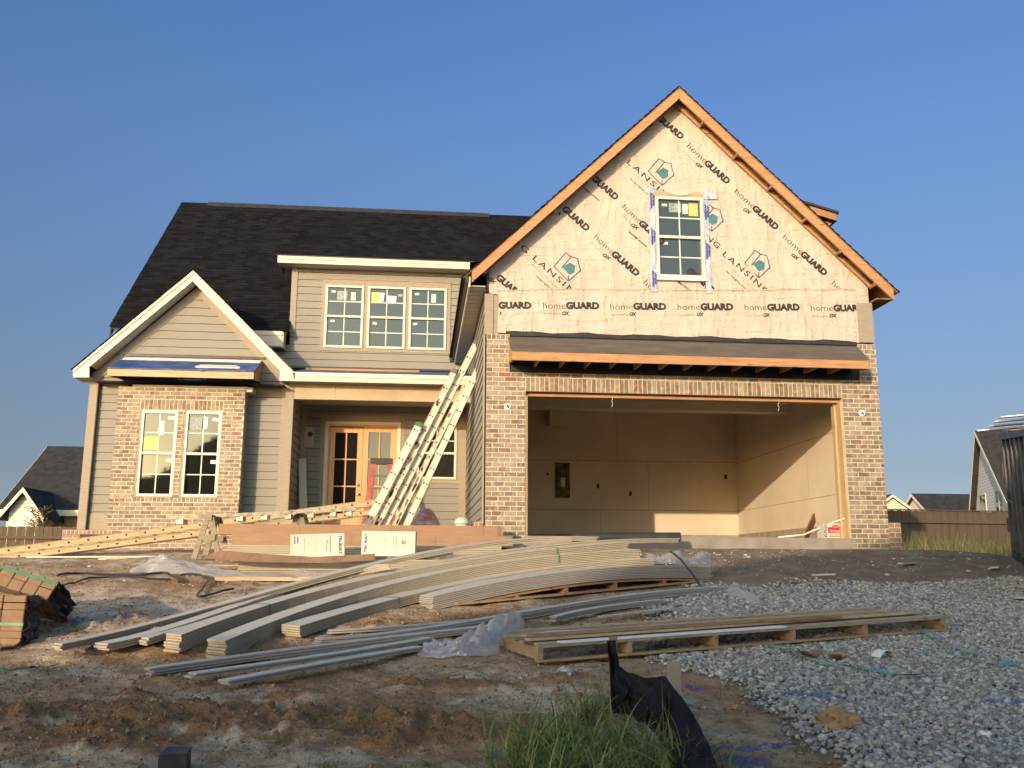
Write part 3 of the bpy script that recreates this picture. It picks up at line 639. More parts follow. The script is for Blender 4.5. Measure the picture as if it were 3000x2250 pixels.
m_ = MB(); m_.prism([(rt[0]+.0, GY-.01, zft+.004), (XR, GY-.01, zft+.004), (XR, YM, PB(YM)), (rt[0]+.0, YM, PB(YM))], (0, 0, .012)); m_.build('porch_roof_membrane', blue_m, H)
m_ = MB(); m_.box(-5.3, XG-.02, YM-.05, YM-.014, wbm+.0, wbm+.045); m_.build('wall_flashing', gutter_m, H)
m_ = MB(); yy = 5.2; xa = aY(*Dz(350, 1360), yy)[0]; xb = aY(*Dz(1580, 1390), yy)[0]
m_.prism([(xa, yy, PB(yy)+.017), (xb, yy, PB(yy)+.017), (xb, yy+.3, PB(yy+.3)+.017), (xa, yy+.3, PB(yy+.3)+.017)], (0, 0, .038))
o = m_.build('roof_plank', gold_wood); tag(o, 'long reddish wood plank lying on the low blue porch roof', 'plank')
# ------------------------------------------------------------------ garage
Z0 = 3.1545; zk = lambda k: Z0-BC*k
gl, gr, OP = -.655, 6.157, 5.486
m_ = MB()
bricks(m_, gl, gr, -.35, Z0, (0, 0, 0), (1, 0, 0), (0, -1, 0), holes=[(0, OP, -.4, zk(11)), (-.27, 5.84, zk(7), Z0+.01)], soldiers=[(0, OP, zk(11), zk(8))])
bricks(m_, gl, -.27, Z0+.001, Z0+.095, (0, 0, 0), (1, 0, 0), (0, -1, 0), soldiers=[(gl, -.27, Z0+.001, Z0+.095)])
bricks(m_, 5.84, gr, Z0+.001, Z0+.095, (0, 0, 0), (1, 0, 0), (0, -1, 0), soldiers=[(5.84, gr, Z0+.001, Z0+.095)])
bricks(m_, .012, .09, -.35, Z0, (gr-.012, 0, 0), (0, 1, 0), (1, 0, 0), thick=.08)
m_.build('garage_brickwork', [brick_m, mortar_m], H)
m_ = MB(); bricks(m_, gr+.002, gr+.215, -.35, .16, (0, -.004, 0), (1, 0, 0), (0, -1, 0), thick=.3); m_.build('brick_base', [brick_red, mortar_m], H); m_ = MB()
bricks(m_, gl-.17, gl-.032, -.35, .12, (0, .05, 0), (1, 0, 0), (0, -1, 0), thick=.3, soldiers=[(gl-.17, gl-.032, .03, .12)])
m_.build('brick_base', [brick_red, mortar_m], H)
m_ = MB(); m_.box(0.0, OP, .092, .28, zk(11)-.065, zk(11)-.001); m_.build('opening_header', gold_wood, H)
m_ = MB(); m_.box(.001, .035, .03, .28, SLAB, zk(11)-.066); m_.build('opening_jamb', tan_wood_z, H)
m_ = MB(); m_.box(OP-.036, OP-.001, .02, .28, SLAB-.02, zk(11)-.066); m_.box(OP-.075, OP-.037, .19, .30, SLAB, zk(11)-.066); m_.build('opening_jamb', tan_wood_z, H)
m_ = MB(); m_.box(0, OP, -.008, .09, zk(11)-.003, zk(11)+.003); m_.build('lintel_plate', simple('red_primer', (.15, .04, .03), .6), H)
m_ = MB(); m_.box(-.0, OP, -.02, 6.6, -.3, SLAB); m_.build('garage_slab', slab_m, H)
# interior
IX0, IX1, IY, IZ = -.45, 5.85, 6.6, 3.06
m_ = MB(); m_.box(IX0, IX1, IY, IY+.02, .165, IZ); m_.box(IX1, IX1+.02, .12, IY+.02, .165, IZ); m_.box(IX0-.02, IX0, .12, IY, .165, IZ); m_.box(IX0, 0.0, .26, .28, SLAB, IZ); m_.box(OP, IX1, .26, .28, SLAB, IZ); m_.box(0.0, OP, .281, .29, zk(11)-.06, IZ)
m_.build('garage_drywall', drywall_m, H)
m_ = MB(); m_.box(IX0, IX1, .28, IY, IZ+.001, IZ+.02); m_.build('garage_ceiling', drywall_m, H)
m_ = MB(); m_.box(IX0, IX1-.001, 3.11, 3.42, 2.55, IZ); m_.build('dropped_beam', drywall_m, H)
m_ = MB(); m_.box(IX0, 1.94, 6.1, IY-.001, 2.66, IZ-.001) if False else m_.box(1.28, 1.94, 6.2, IY-.001, 2.675, IZ-.001); m_.build('duct_chase', drywall_m, H)
m_ = MB(); m_.box(IX0, IX1, IY-.02, IY+.02, SLAB, .163); m_.box(IX1-.02, IX1+.02, .3, IY-.021, SLAB, .163); m_.build('block_stem_wall', cmu_m, H)
m_ = MB(); m_.box(IX1-.03, IX1-.001, .3, IY-.03, .166, .185); m_.build('sill_plate', tan_wood, H)
m_ = MB()
for x in np.arange(IX0+.3, IX1, .4): m_.box(x-.004, x+.004, IY-.023, IY-.019, SLAB, .163)
for y in np.arange(.6, IY, .4): m_.box(IX1-.024, IX1-.019, y-.005, y+.005, SLAB, .163)
build_each(m_, 'block_joint', simple('joint_line', (.14, .12, .10), .95), H)  # darker lines at the block joints
seam_m = simple('drywall_seam', (.36, .29, .21), .95, .2, 9); m_ = MB(); sy = IY-.0015; w_ = .008
for z in (.732, 1.893): m_.box(IX0, IX1, sy, IY-.0003, z-w_, z+w_)
m_.box(2.93, 2.94, sy, IY-.0003, 1.9, IZ); m_.box(3.68, 3.69, sy, IY-.0003, .74, 1.888); m_.box(2.515, 2.525, sy, IY-.0003, .17, .725)
for z in (.728, 1.87): m_.box(IX1-.0015, IX1-.0003, .3, IY, z-w_, z+w_)
m_.box(IX1-.0015, IX1-.0003, 2.45, 2.46, .74, 1.86); m_.box(IX1-.0015, IX1-.0003, IY-.02, IY-.003, .17, IZ); m_.build('drywall_joints', seam_m, H)
m_ = MB(); m_.box(1.44, 1.80, IY-.012, IY-.0005, 1.0, 1.83); pn = m_.build('electrical_panel', simple('panel_cavity', (.12, .065, .025), .7, .4, 8), H)
m_ = MB()
for a_, b_, c_, d_ in ((1.425, 1.44, .985, 1.845), (1.80, 1.815, .985, 1.845)): m_.box(a_, b_, IY-.016, IY-.0005, c_, d_)
m_.box(1.44, 1.80, IY-.016, IY-.0005, 1.83, 1.845); m_.box(1.44, 1.80, IY-.016, IY-.0005, .985, 1.0); m_.build('panel_rim', drywall_m, pn)
m_ = MB(); m_.prism([(1.58, IY-.018, 1.27), (1.67, IY-.018, 1.25), (1.70, IY-.018, 1.47), (1.585, IY-.018, 1.48)], (0, .004, 0)); m_.build('paper_note', st_yel, pn)
for (x, z, w, h) in ((3.25, 1.12, .06, .1), (5.58, 1.55, .07, .11), (1.27, 1.56, .035, .06)):
    m_ = MB(); m_.box(x-w/2, x+w/2, IY-.004, IY-.0006, z-h/2, z+h/2); m_.build('outlet_box', dark_m, H)
m_ = MB(); m_.box(2.35, 2.51, IY-.006, IY-.0006, 1.22, 1.35); q = m_.build('valve_box', drywall_m, H); m_ = MB(); m_.box(2.44, 2.50, IY-.009, IY-.0065, 1.235, 1.34); m_.build('box_opening', dark_m, q)
# loose strings hanging from the header
for (px, py) in ((1794*2212/3000, 0), (2281*2212/3000, 0)):
    q = aY(px, 870, .05); m_ = MB(); zz = zk(11)-.06
    m_.tube([(q[0]+.01*math.sin(i*1.7), .06, zz-i*.025) for i in range(8)], .004, 5); m_.build('hanging_string', st_white, H)
# junction boxes in the brick piers
for px, py in ((1096, 878), (1861, 893)):
    q = aY(px, py, 0); m_ = MB()
    m_.lathe((0, 0, 0), [(.055, 0), (.055, .01), (.048, .012)], 14); P = [(q[0]+v[0], -.008-v[2], q[2]+v[1]) for v in m_.v]; m_.v = P; jb = m_.build('light_box', st_white, H)
    m_ = MB(); m_.tube([(q[0]-.02, -.02, q[2]-.02), (q[0]+.01, -.05, q[2]+.01), (q[0]+.02, -.03, q[2]-.03), (q[0]-.01, -.04, q[2]+.025)], .007, 6); m_.build('wire', gutter_m, jb)
# pent roof over the opening
PY = -.58
pa = aY(1+1380*2212/3000+.22604*530*2212/3000-1, (960+.22604*315)*2212/3000, PY); px0 = pa[0]; px1_ = 5.72; pz_t = 2.825; pz_b = 2.68
m_ = MB(); m_.box(px0, px1_*.55, PY, PY+.038, pz_b, pz_t); m_.box(px1_*.55+.003, px1_, PY, PY+.038, pz_b+.002, pz_t-.001); m_.build('pent_fascia', gold_wood, H)
m_ = MB(); zw_ = 3.22
for i in range(15):
    xx = px0+.0+(px1_-px0-.038)*i/14
    if i in (0, 14): m_.prism([(xx, PY+.039, pz_b), (xx, .04, pz_b+.08), (xx, .04, zw_-.02), (xx, PY+.039, pz_t-.01)], (.038, 0, 0))
    else: m_.prism([(xx, PY+.039, pz_b+.01), (xx, .04, pz_b+.02), (xx, .04, pz_b+.1), (xx, PY+.039, pz_b+.1)], (.038, 0, 0))
build_each(m_, 'pent_lookout', gold_wood_y, H)
m_ = MB(); m_.prism([(px0-.01, PY-.012, pz_t), (px1_+.02, PY-.012, pz_t), (5.85, .08, zw_), (px0-.01, .08, zw_)], (0, 0, .014)); fm = NT('roofing_felt'); c = fm.ramp(fm.noise(fm.co('Object', (1, 3, 3)), 2, 5), [(.3, (.075, .062, .05)), (.7, (.13, .108, .085))]); fm.col(c); fm.set(Roughness=.85); fm.bump(fm.noise(fm.co('Object', (1, 4, 4)), 1.6, 4), .6, .03); m_.build('roofing_felt', fm.m, H)
m_ = MB(); ym = -.32; zmid = pz_t+(ym-PY)*(zw_-pz_t)/(.66); m_.prism([(px0-.01, ym, zmid+.015), (5.78, ym, zmid+.015), (5.85, .079, zw_+.016), (px0-.01, .079, zw_+.016)], (0, 0, .006)); m_.build('felt_overlap', fm.m, H)
m_ = MB(); m_.box(-.26, 5.83, .03, .09, zk(7)-.0, zw_); m_.build('black_wall_wrap', black_m, H)
m_ = MB(); q1 = aY(1380*.73733+.22604*.73733*460, (960+.22604*60)*.73733, .05); n = 40
top = [(-.33+i*(6.18/n), 3.315+.012*math.sin(i*.9)+.006*math.sin(i*2.3)) for i in range(n+1)]; bot = [(x, 3.235+.004*math.sin(x*3)) for x, z in top]
vs = [(x, .045+.012*math.sin(i*1.3), z) for i, (x, z) in enumerate(top)]+[(x, .03, z) for x, z in bot]; m_.add(vs, [(i, n+1+i, n+2+i, i+1) for i in range(n)]); 
m_.add([(x, y+.03, z) for x, y, z in vs], [(i+1, n+2+i, n+1+i, i) for i in range(n)]); m_.add([vs[0], vs[n+1], (vs[0][0], .08, vs[0][2]), (vs[n+1][0], .08, vs[n+1][2])], [(0, 2, 3, 1)]); m_.build('black_flashing', black_m, H)
# ---- house wrap gable
RY = -.22; XC, ZB, MR = 2.723, 7.61, .968
line = lambda x: ZB-MR*abs(x-XC)                   # lower fascia edge
WY = .10
def wr(x, z):                                      # wrinkles: how far the wrap stands proud
    v = Vector((x*.9+z*.5, z*.35-x*.3, 3.1)); n1 = mnoise.noise(v*3.0); n2 = mnoise.noise(Vector((x*5+z*2.0, z*1.1, 7)))
    ed = .5+.5*max(0, 1-abs(z-3.6)/.9); n3 = mnoise.noise(Vector((x*2.2-z*6, z*1.5+x*2, 2))); return .016+.016*n1+.009*n2*ed+.006*n3*ed
m_ = MB(); nx, nz = 240, 150; xs = np.linspace(-.62, 6.14, nx); zs = np.linspace(3.97, 7.75, nz); idx = {}
for i, x in enumerate(xs):
    for j, z in enumerate(zs):
        if z < line(x)+.22 and not (2.34 < x < 3.135 and 4.40 < z < 5.82): idx[(i, j)] = len(m_.v); m_.v.append((x, WY-wr(x, z), z))
for i in range(nx-1):
    for j in range(nz-1):
        k = [(i, j), (i+1, j), (i+1, j+1), (i, j+1)]
        if all(q in idx for q in k): m_.f.append(tuple(idx[q] for q in k)); m_.m.append(0)
wrap = m_.build('house_wrap', wrap_m, H, smooth=True)
seam = lambda x: 4.055+.036*x+.012*math.sin(x*1.4)+.012*mnoise.noise(Vector((x*2.5, 0, 1)))
m_ = MB(); nx, nz = 220, 34; X0, X1 = -.47, 5.90
V = [(x, WY-.012-wr(x, z)-(.020 if j == nz-1 else 0), z) for x in np.linspace(X0, X1, nx) for j, z in enumerate(np.linspace(3.29, seam(x), nz))]
m_.add(V, [(i*nz+j, (i+1)*nz+j, (i+1)*nz+j+1, i*nz+j+1) for i in range(nx-1) for j in range(nz-1)]); m_.build('house_wrap', wrap_m, H, smooth=True)
m_ = MB(); m_.prism([(gl-.0, .10+.03, 2.6), (6.15, .13, 2.6), (6.15, .13, line(6.15)+.2), (XC, .13, ZB+.1), (gl, .13, line(gl)+.2)][::-1], (0, .06, 0)); m_.build('gable_sheathing', simple('osb', (.35, .25, .14), .9, .2, 6), H)
# printing
def glyphs(txt, bold=0., shear=0., space=1.):
    c = bpy.data.curves.new('t', 'FONT'); c.body = txt; c.size = 1; c.offset = bold; c.shear = shear; c.space_character = space; c.resolution_u = 3; c.fill_mode = 'FRONT' if hasattr(c, 'fill_mode') else c.fill_mode
    o = bpy.data.objects.new('t', c); col.objects.link(o); me = o.to_mesh(); me.calc_loop_triangles()
    P = [(v.co.x, v.co.y) for v in me.vertices]; T = [tuple(t.vertices) for t in me.loop_triangles]; o.to_mesh_clear(); bpy.data.objects.remove(o); bpy.data.curves.remove(c); return P, T
def lettering(mb, items, surf, clipf=None, flip=False):
    """items: (text, (u0,w0), (u1,w1), capheight ratio or None, bold, shear, space): cap centre line from start to end"""
    for txt, a, b, hgt, bold, shear, space in items:
        P, T = glyphs(txt, bold, shear, space); P = np.array(P); x0, x1 = P[:, 0].min(), P[:, 0].max(); 
        a = np.array(a, float); b = np.array(b, float); L = np.linalg.norm(b-a); d = (b-a)/L; nn = np.array([-d[1], d[0]]); s = L/(x1-x0)
        ch = .73; sy = s if hgt is None else hgt/ch
        for t in T:
            tri = [tuple(a+d*(P[i][0]-x0)*s+nn*(P[i][1]-ch/2)*sy) for i in t]
            if clipf: tri = clipf(tri)
            if len(tri) >= 3: mb.add([surf(u, w) for u, w in tri], [tuple(range(len(tri)))])
z3 = lambda x, y: ((1350+x*.5877)*2212/3000, (200+y*.5877)*2212/3000)
def w3(x, y): p = aY(*z3(x, y), WY-.02); return (p[0], p[2])
up_s = lambda u, w: (u, WY-.0035-wr(u, w)-.0005, w); lo_s = lambda u, w: (u, WY-.016-wr(u, w), w)
clip_up = lambda t: clip(t, .036, -1, -4.068); clip_lo = lambda t: clip(clip(t, 1, 0, 5.89), -1, 0, .465)
B_, S_ = .035, .0
lo_b, lo_t, lo_g, lo_o = [], [], [], []
for hx, ge, y, gt in ((410, 690, 1183, 'GUARD'), (745, 1023, 1187, 'GUARD'), (1080, 1357, 1189, 'GUARD'), (1413, 1687, 1191, 'GUARD'), (1743, 1981, 1195, 'GUAR')):
    lo_t.append(('home', w3(hx, y-0), w3(hx+110, y), .116, -.012, 0, 1.0)); lo_b.append((gt, w3(hx+113, y), w3(ge, y), .116, .062, 0, 1))
    lo_g.append(('housewrap by', w3(hx+3, y+40), w3(hx+88, y+40), .03, 0, 0, 1)); lo_o.append(('OX', w3(hx+95, y+38), w3(hx+130, y+39), .062, .05, .25, .95))
lo_b.append(('GUARD', w3(187, 1181), w3(352, 1181), .116, .062, 0, 1)); lo_o.append(('X', w3(190, 1222), w3(205, 1222), .062, .05, .25, 1))
up_b, up_t, up_g, up_o = [], [], [], []
for hs, he, gs_, ge, gt, ht in (((1135, 380), (1226, 465), (1221, 463), (1338, 568), 'GUARD', 'home'), ((1372, 608), (1464, 693), (1458, 690), (1580, 797), 'GUARD', 'home'), ((1612, 835), (1704, 920), (1700, 918), (1824, 1025), 'GUARD', 'home'),
    ((812, 685), (900, 768), (893, 765), (1015, 870), 'GUARD', 'home'), ((672, 835), (762, 920), (757, 917), (887, 1027), 'GUARD', 'home'), ((1857, 1065), (1950, 1150), None, None, '', 'home'), ((920, 1060), (1010, 1145), None, None, '', 'home')):
    up_t.append((ht, w3(*hs), w3(*he), .116, -.012, 0, 1))
    up_g.append(('housewrap by', w3(hs[0]-22, hs[1]+30), w3(hs[0]+35, hs[1]+88), .03, 0, 0, 1))
    if gs_: up_b.append((gt, w3(*gs_), w3(*ge), .116, .062, 0, 1)); up_o.append(('OX', w3(hs[0]+38, hs[1]+92), w3(hs[0]+74, hs[1]+118), .062, .05, .25, .95))
for a_, b_ in (((985, 240), (1108, 345)), ((660, 540), (782, 648)), ((512, 692), (638, 803)), ((183, 1035), (305, 1135)), ((1135, 1000), (1262, 1112))): up_b.append(('GUARD', w3(*a_), w3(*b_), .116, .062, 0, 1))
up_o += [('OX', w3(140, 1045), w3(172, 1072), .06, .05, .25, .95), ('X', w3(482, 715), w3(502, 735), .06, .05, .25, 1), ('oxep.com', w3(838, 812), w3(928, 890), .04, .03, 0, 1), ('oxep.com', w3(600, 580), w3(692, 658), .04, .03, 0, 1), ('oxep.com', w3(1062, 1048), w3(1155, 1110), .04, .03, 0, 1), ('lansingbp.com', w3(848, 550), w3(952, 645), .036, .005, 0, 1), ('lansingbp.com', w3(378, 1035), w3(482, 1125), .036, .005, 0, 1), ('lansingbp.com', w3(1326, 1012), w3(1430, 1106), .036, .005, 0, 1)]
la = [('LANSING', (835, 462), (1078, 680)), ('LANSING', (366, 940), (610, 1158)), ('LANSING', (1312, 920), (1535, 1120)), ('NG', (1228, 835), (1288, 890)), ('G', (305, 885), (335, 915))]
lb_ = [('BUILDING PRODUCTS', (826, 492), (1010, 662)), ('BUILDING PRODUCTS', (356, 976), (535, 1145)), ('BUILDING PRODUCTS', (1303, 955), (1490, 1130)), ('CTS', (1236, 885), (1270, 918)), ('CTS', (288, 908), (318, 940))]
for t_, a_, b_ in la: up_t.append((t_, w3(*a_), w3(*b_), .105, .006, 0, 1.25 if len(t_) > 2 else 1.15))
for t_, a_, b_ in lb_: up_g.append((t_, w3(*a_), w3(*b_), .033, .005, 0, 1.5))
for n_ in range(5):
    for (cx_, cy_) in ((822, 850), (605, 615)): up_g.append(('IIHHIIHIIHI', w3(cx_-12*0-n_*2+10, cy_+n_*10-20), w3(cx_+52-n_*3, cy_+n_*10+22), .010, 0, 0, 1)) if False else None
m_ = MB(); lettering(m_, up_b+up_o, up_s, clip_up); lettering(m_, up_t, up_s, clip_up); m_.build('printed_lettering', black_print, wrap)
m_ = MB(); lettering(m_, up_g, up_s, clip_up); m_.build('small_lettering', grey_print, wrap)
m_ = MB(); lettering(m_, lo_b+lo_o, lo_s, clip_lo); lettering(m_, lo_t, lo_s, clip_lo); m_.build('printed_lettering', black_print, H)
m_ = MB(); lettering(m_, lo_g, lo_s, clip_lo); m_.build('small_lettering', grey_print, H)
lo_m = simple('logo_blue_grey', (.06, .07, .12), .7); m2 = MB()
for ix, iy in ((1000, 515), (533, 990), (1480, 975), (1245, 745)):
    m_ = MB(); o0 = np.array(w3(ix, iy)); k_ = .0046
    def pt(a_, b_): return up_s(o0[0]+a_*k_, o0[1]-b_*k_)
    pent = [(-24, 2), (4, -18), (26, -6), (22, 22), (0, 32)]; m2.add([pt(x*.95+4, y*.95) for x, y in pent], [(0, 1, 2, 3, 4)][::1])
    def stroke(p, q, w=1.9):
        p = np.array(p, float); q = np.array(q, float); d = (q-p)/np.linalg.norm(q-p); n_ = np.array([-d[1], d[0]])*w; m_.add([pt(*(p-n_)), pt(*(q-n_)), pt(*(q+n_)), pt(*(p+n_))], [(0, 1, 2, 3)])
    out = [(-52, 0), (-8, -55), (12, -42), (-22, -5), (-20, 25), (2, 50), (44, 8), (40, -32), (8, -38)]
    for p, q in (((-52, 0), (-8, -55)), ((-8, -55), (14, -40)), ((14, -40), (-24, 6)), ((-52, 0), (2, 56)), ((2, 56), (2, 34)), ((2, 56), (48, 12)), ((48, 12), (38, -34)), ((38, -34), (6, -42)), ((50, 6), (46, 20))): stroke(p, q)
    m_.build('logo_outline', lo_m, wrap)
build_each(m2, 'logo_fill', teal_print, wrap)
# window in the gable and its tape
gwx0, gwx1, gwz0, gwz1 = 2.305, 3.168, 4.36, 5.855
window(gwx0, gwx1, gwz0, gwz1, WY-.045, stickers=[S(.2, .90, .1, .05, st_pale, 0), S(.42, .87, .22, .17, st_dark, 0), S(.63, .86, .1, .19, st_pale, 0), S(.80, .855, .17, .24, simple('drywall_note', (.40, .44, .16), .6, .1, 20), 0), S(.2, .43, .1, .05, st_pale, 0)], glass=glass_mat('gable_window_glass', (.028, .033, .038), .05))
sl_ = MB(); sl_.box(gwx0-.01, gwx1+.01, WY-.085, WY, gwz0-.05, gwz0-.003); sl_.build('window_sill', st_white, H)
tm = NT('flashing_tape'); tm.col(tm.ramp(tm.noise(tm.co('Object', (3, 3, 1)), 5, 4), [(.35, (.20, .30, .46)), (.55, (.46, .49, .52)), (.7, (.28, .36, .50))])); tm.set(Roughness=.25); tm.bump(tm.noise(tm.co('Object'), 14, 4), .7, .02)
m_ = MB()
def strip(x0, x1, z0, z1, n=26, dx0=0, dx1=0):
    V = []; 
    for i in range(n+1):
        z = z0+(z1-z0)*i/n; w = .01*mnoise.noise(Vector((x0*3, z*4, 1))); s_ = (dx0+(dx1-dx0)*i/n)
        for x in (x0+w+s_, (x0+x1)/2+s_, x1-w+s_): V.append((x, WY-.04-.012*mnoise.noise(Vector((x*9, z*7, 2))), z))
    m_.add(V, [(i*3+j, i*3+j+1, i*3+j+4, i*3+j+3) for i in range(n) for j in range(2)])
strip(gwx0-.115, gwx0-.004, 4.10, 6.03); strip(gwx1+.004, gwx1+.105, 4.10, 5.85); strip(gwx1-.0, gwx1+.09, 5.85, 6.06, 8, 0, .02)
m_.add([(gwx1+.0, WY-.055, 5.83), (gwx1+.27, WY-.05, 5.85), (gwx1+.25, WY-.055, 5.95), (gwx1+.0, WY-.06, 5.93)], [(0, 1, 2, 3)])
tp = m_.build('flashing_tape', tm.m, H)
m_ = MB(); its = []
for xx, zz in ((gwx0-.06, 5.62), (gwx0-.06, 4.95), (gwx0-.06, 4.18), (gwx1+.055, 5.45), (gwx1+.055, 4.72)):
    its.append(('WINDOW', (xx-.012, zz), (xx-.012, zz+.30), .035, .05, 0, 1)); its.append(('WRAP', (xx+.03, zz+.05), (xx+.03, zz+.27), .03, .05, 0, 1))
lettering(m_, its, lambda u, w: (u, WY-.058, w)); m_.build('tape_lettering', blue_print, tp)
m_ = MB(); n = 16; V = []
for i in range(n+1):
    x = gwx0-.05+(gwx1-gwx0+.06)*i/n; V += [(x, WY-.05, gwz1+.003), (x, WY-.075, gwz1+.05+.03*math.sin(i*.55)), (x, WY-.03, gwz1+.075+.045*math.sin(i*.55))]
m_.add(V, [(i*3+j, i*3+3+j, i*3+4+j, i*3+1+j) for i in range(n) for j in range(2)]); m_.build('wrap_flap', simple('flap_brown', (.42, .33, .24), .6), H)
# rake fascia, lookouts, roof
m_ = MB(); FH = .20; XLe, XRe = -.934, 6.451
for sx, xe in ((-1, XLe), (1, XRe)):
    m_.prism([(XC+sx*.002, RY, ZB), (xe, RY, line(xe)), (xe, RY, line(xe)+FH), (XC+sx*.002, RY, ZB+FH)][::-sx], (0, .04, 0))
m_.build('rake_fascia', [gold_wood], H)
rm_ = MB()
for sx in (-1, 1):                                  # barge rafter tight to the wall and lookouts between
    rm_.prism([(XC, .02, ZB+.0), (XC+sx*3.45, .02, line(XC+sx*3.45)+.0), (XC+sx*3.45, .02, line(XC+sx*3.45)+.10), (XC, .02, ZB+.10)][::-sx], (0, .04, 0))
rm_.build('barge_rafter', gold_wood, H)
for sx in (-1, 1):
    for k in range(6):
        x = XC+sx*(.45+k*.60); z = line(x)+.05; d = Vector((sx, 0, -MR)).normalized(); up_ = Vector((sx*MR, 0, 1)).normalized()
        lk = MB(); lk.bar((x, RY+.041, z), (x, .02, z), .038, .09, up=tuple(up_)); lk.build('lookout', gold_wood_y, H)
m_ = MB()
for sx in (-1, 1): m_.prism([(XC, RY-.01, ZB+FH+.002), (XC+sx*3.8, RY-.01, line(XC+sx*3.8)+FH+.002), (XC+sx*3.8, RY-.01, line(XC+sx*3.8)+FH+.02), (XC, RY-.01, ZB+FH+.02)][::-sx], (0, 15, 0))
m_.build('roof_deck', dark_wood, H)
r4 = MB(); Lr = 3.82*math.hypot(1, MR)
for sx in (-1, 1):
    e = (XC+sx*3.82, ZB-MR*3.82+FH+.022); p0, p1 = (e[0], RY-.03, e[1]), (e[0], 14.8, e[1])
    if sx < 0: p0, p1 = p1, p0
    roof(r4, p0, p1, (-sx, 0, MR), Lr, t=.022)
r4.build('garage_roof', shingle_m, H, uv=lambda p: (p[1], p[2]*1.44))
# left eave of the garage: soffit, fascia, drip edge
m_ = MB(); m_.box(-.955, -.70, RY+.06, YM-.02, 4.02, 4.035); 
for i in range(24): m_.box(-.952, -.701, RY+.1+i*.25, RY+.102+i*.25, 4.015, 4.02)
m_.build('side_soffit', soffit_m, H)
m_ = MB(); m_.box(-.985, -.956, RY+.0, YM-.02, 3.99, 4.17); m_.build('side_fascia', white_m, H)
m_ = MB(); m_.box(-1.045, -.986, RY-.02, YM-.1, 4.08, 4.17); m_.box(-1.1, -.99, YM-.12, YM-.04, 4.05, 4.12); m_.build('drip_edge', gutter_m, H)
m_ = MB(); m_.box(6.16, 6.45, RY+.06, 14, 4.03, 4.05); m_.box(6.45, 6.47, RY+.05, 14, 4.03, 4.2); m_.build('side_soffit', dark_wood, H)
# shed dormer corner on the right slope
dy = 2.6; t_ = aY(1812, 456, dy); a_ = aY(1722, 430, dy)
m_ = MB(); xl, zl_ = XC+1.2, t_[2]+(t_[0]-XC-1.2)*.27
m_.prism([(t_[0], dy, t_[2]), (xl, dy, zl_), (xl, dy, zl_-.05), (t_[0], dy, t_[2]-.05)], (0, 3.5, 0)); m_.build('dormer_roof', black_m, H)
m_ = MB(); m_.prism([(t_[0]-.05, dy+.03, t_[2]-.052), (xl, dy+.03, zl_-.07), (xl, dy+.03, zl_-.2), (t_[0]-.05, dy+.03, t_[2]-.2)], (0, .04, 0)); m_.box(t_[0]-.06, t_[0]-.02, dy+.071, dy+3.4, t_[2]-.2, t_[2]-.055); m_.build('dormer_fascia', dark_wood, H)
m_ = MB(); m_.prism([(t_[0]-.07, dy+.2, t_[2]-.19), (t_[0]-.45, dy+.2, t_[2]-.55), (xl, dy+.2, zl_-.6), (xl, dy+.2, zl_-.2)], (0, 3, 0)); m_.build('dormer_wall', dark_wood, H)
# ------------------------------------------------------------------ terrain
def grid_axis(lo, a, b, hi, step, n=18):
    mid = np.arange(a, b+step/2, step); l = a-(a-lo)*(np.linspace(0, 1, n+1)[1:]**2.6); r = b+(hi-b)*(np.linspace(0, 1, n+1)[1:]**2.6)
    return np.concatenate([l[::-1], mid, r])
def fnoise(X, Y, sc, seed, oct=4):
    r = np.random.default_rng(seed); out = np.zeros_like(X); amp = 1; tot = 0
    for o in range(oct):
        T = r.random((128, 128)); u = X*sc+r.random()*50; v = Y*sc+r.random()*50; iu = np.floor(u).astype(int); iv = np.floor(v).astype(int); fu = u-iu; fv = v-iv
        fu = fu*fu*(3-2*fu); fv = fv*fv*(3-2*fv); g = lambda a, b: T[a % 128, b % 128]
        out += amp*((g(iu, iv)*(1-fu)+g(iu+1, iv)*fu)*(1-fv)+(g(iu, iv+1)*(1-fu)+g(iu+1, iv+1)*fu)*fv-.5); tot += amp; amp *= .5; sc *= 2.07
    return out/tot*2
def gravel_mask(X, Y):                             # 1 inside the gravel bed
    n = fnoise(X, Y, .9, 5, 4)*.8
    ed = np.interp(Y, [-12, -10.3, -9.4, -8.6, -7.8, -7.2, -6.2, -5.0, -4.5, -3.9], [.55, .6, .75, .6, .45, .4, .6, .9, 1.1, 1.6]); top = -3.5+.10*(X-2)
    return sm(-.25, .25, X-ed+n*.42)*(1-sm(-.3, .25, Y-top+n*.7))
def clay_mask(X, Y):
    m = np.zeros_like(X)
    for cx_, cy_, a_, b_, h in ((-3.4, -9.3, 1.5, .5, .95), (-1.9, -9.3, 1.0, .4, .9), (-1.45, -8.2, .55, .22, 1), (-.85, -8.15, .4, .15, .7), (-3.3, -6.75, .5, .2, .4), (-3.4, -8.7, .3, .12, .7), (-4.3, -9.0, .5, .3, .5), (-2.4, -8.6, .35, .14, .5), (-1.7, -5.9, .6, .25, .4), (-4.8, -5.6, .7, .4, .6)):
        d = ((X-cx_)/a_)**2+((Y-cy_)/b_)**2; m = np.maximum(m, h*(1-sm(.35, 1.5, d)))
    return np.clip(m*(.65+.9*fnoise(X, Y, 2.1, 41, 3)), 0, 1)
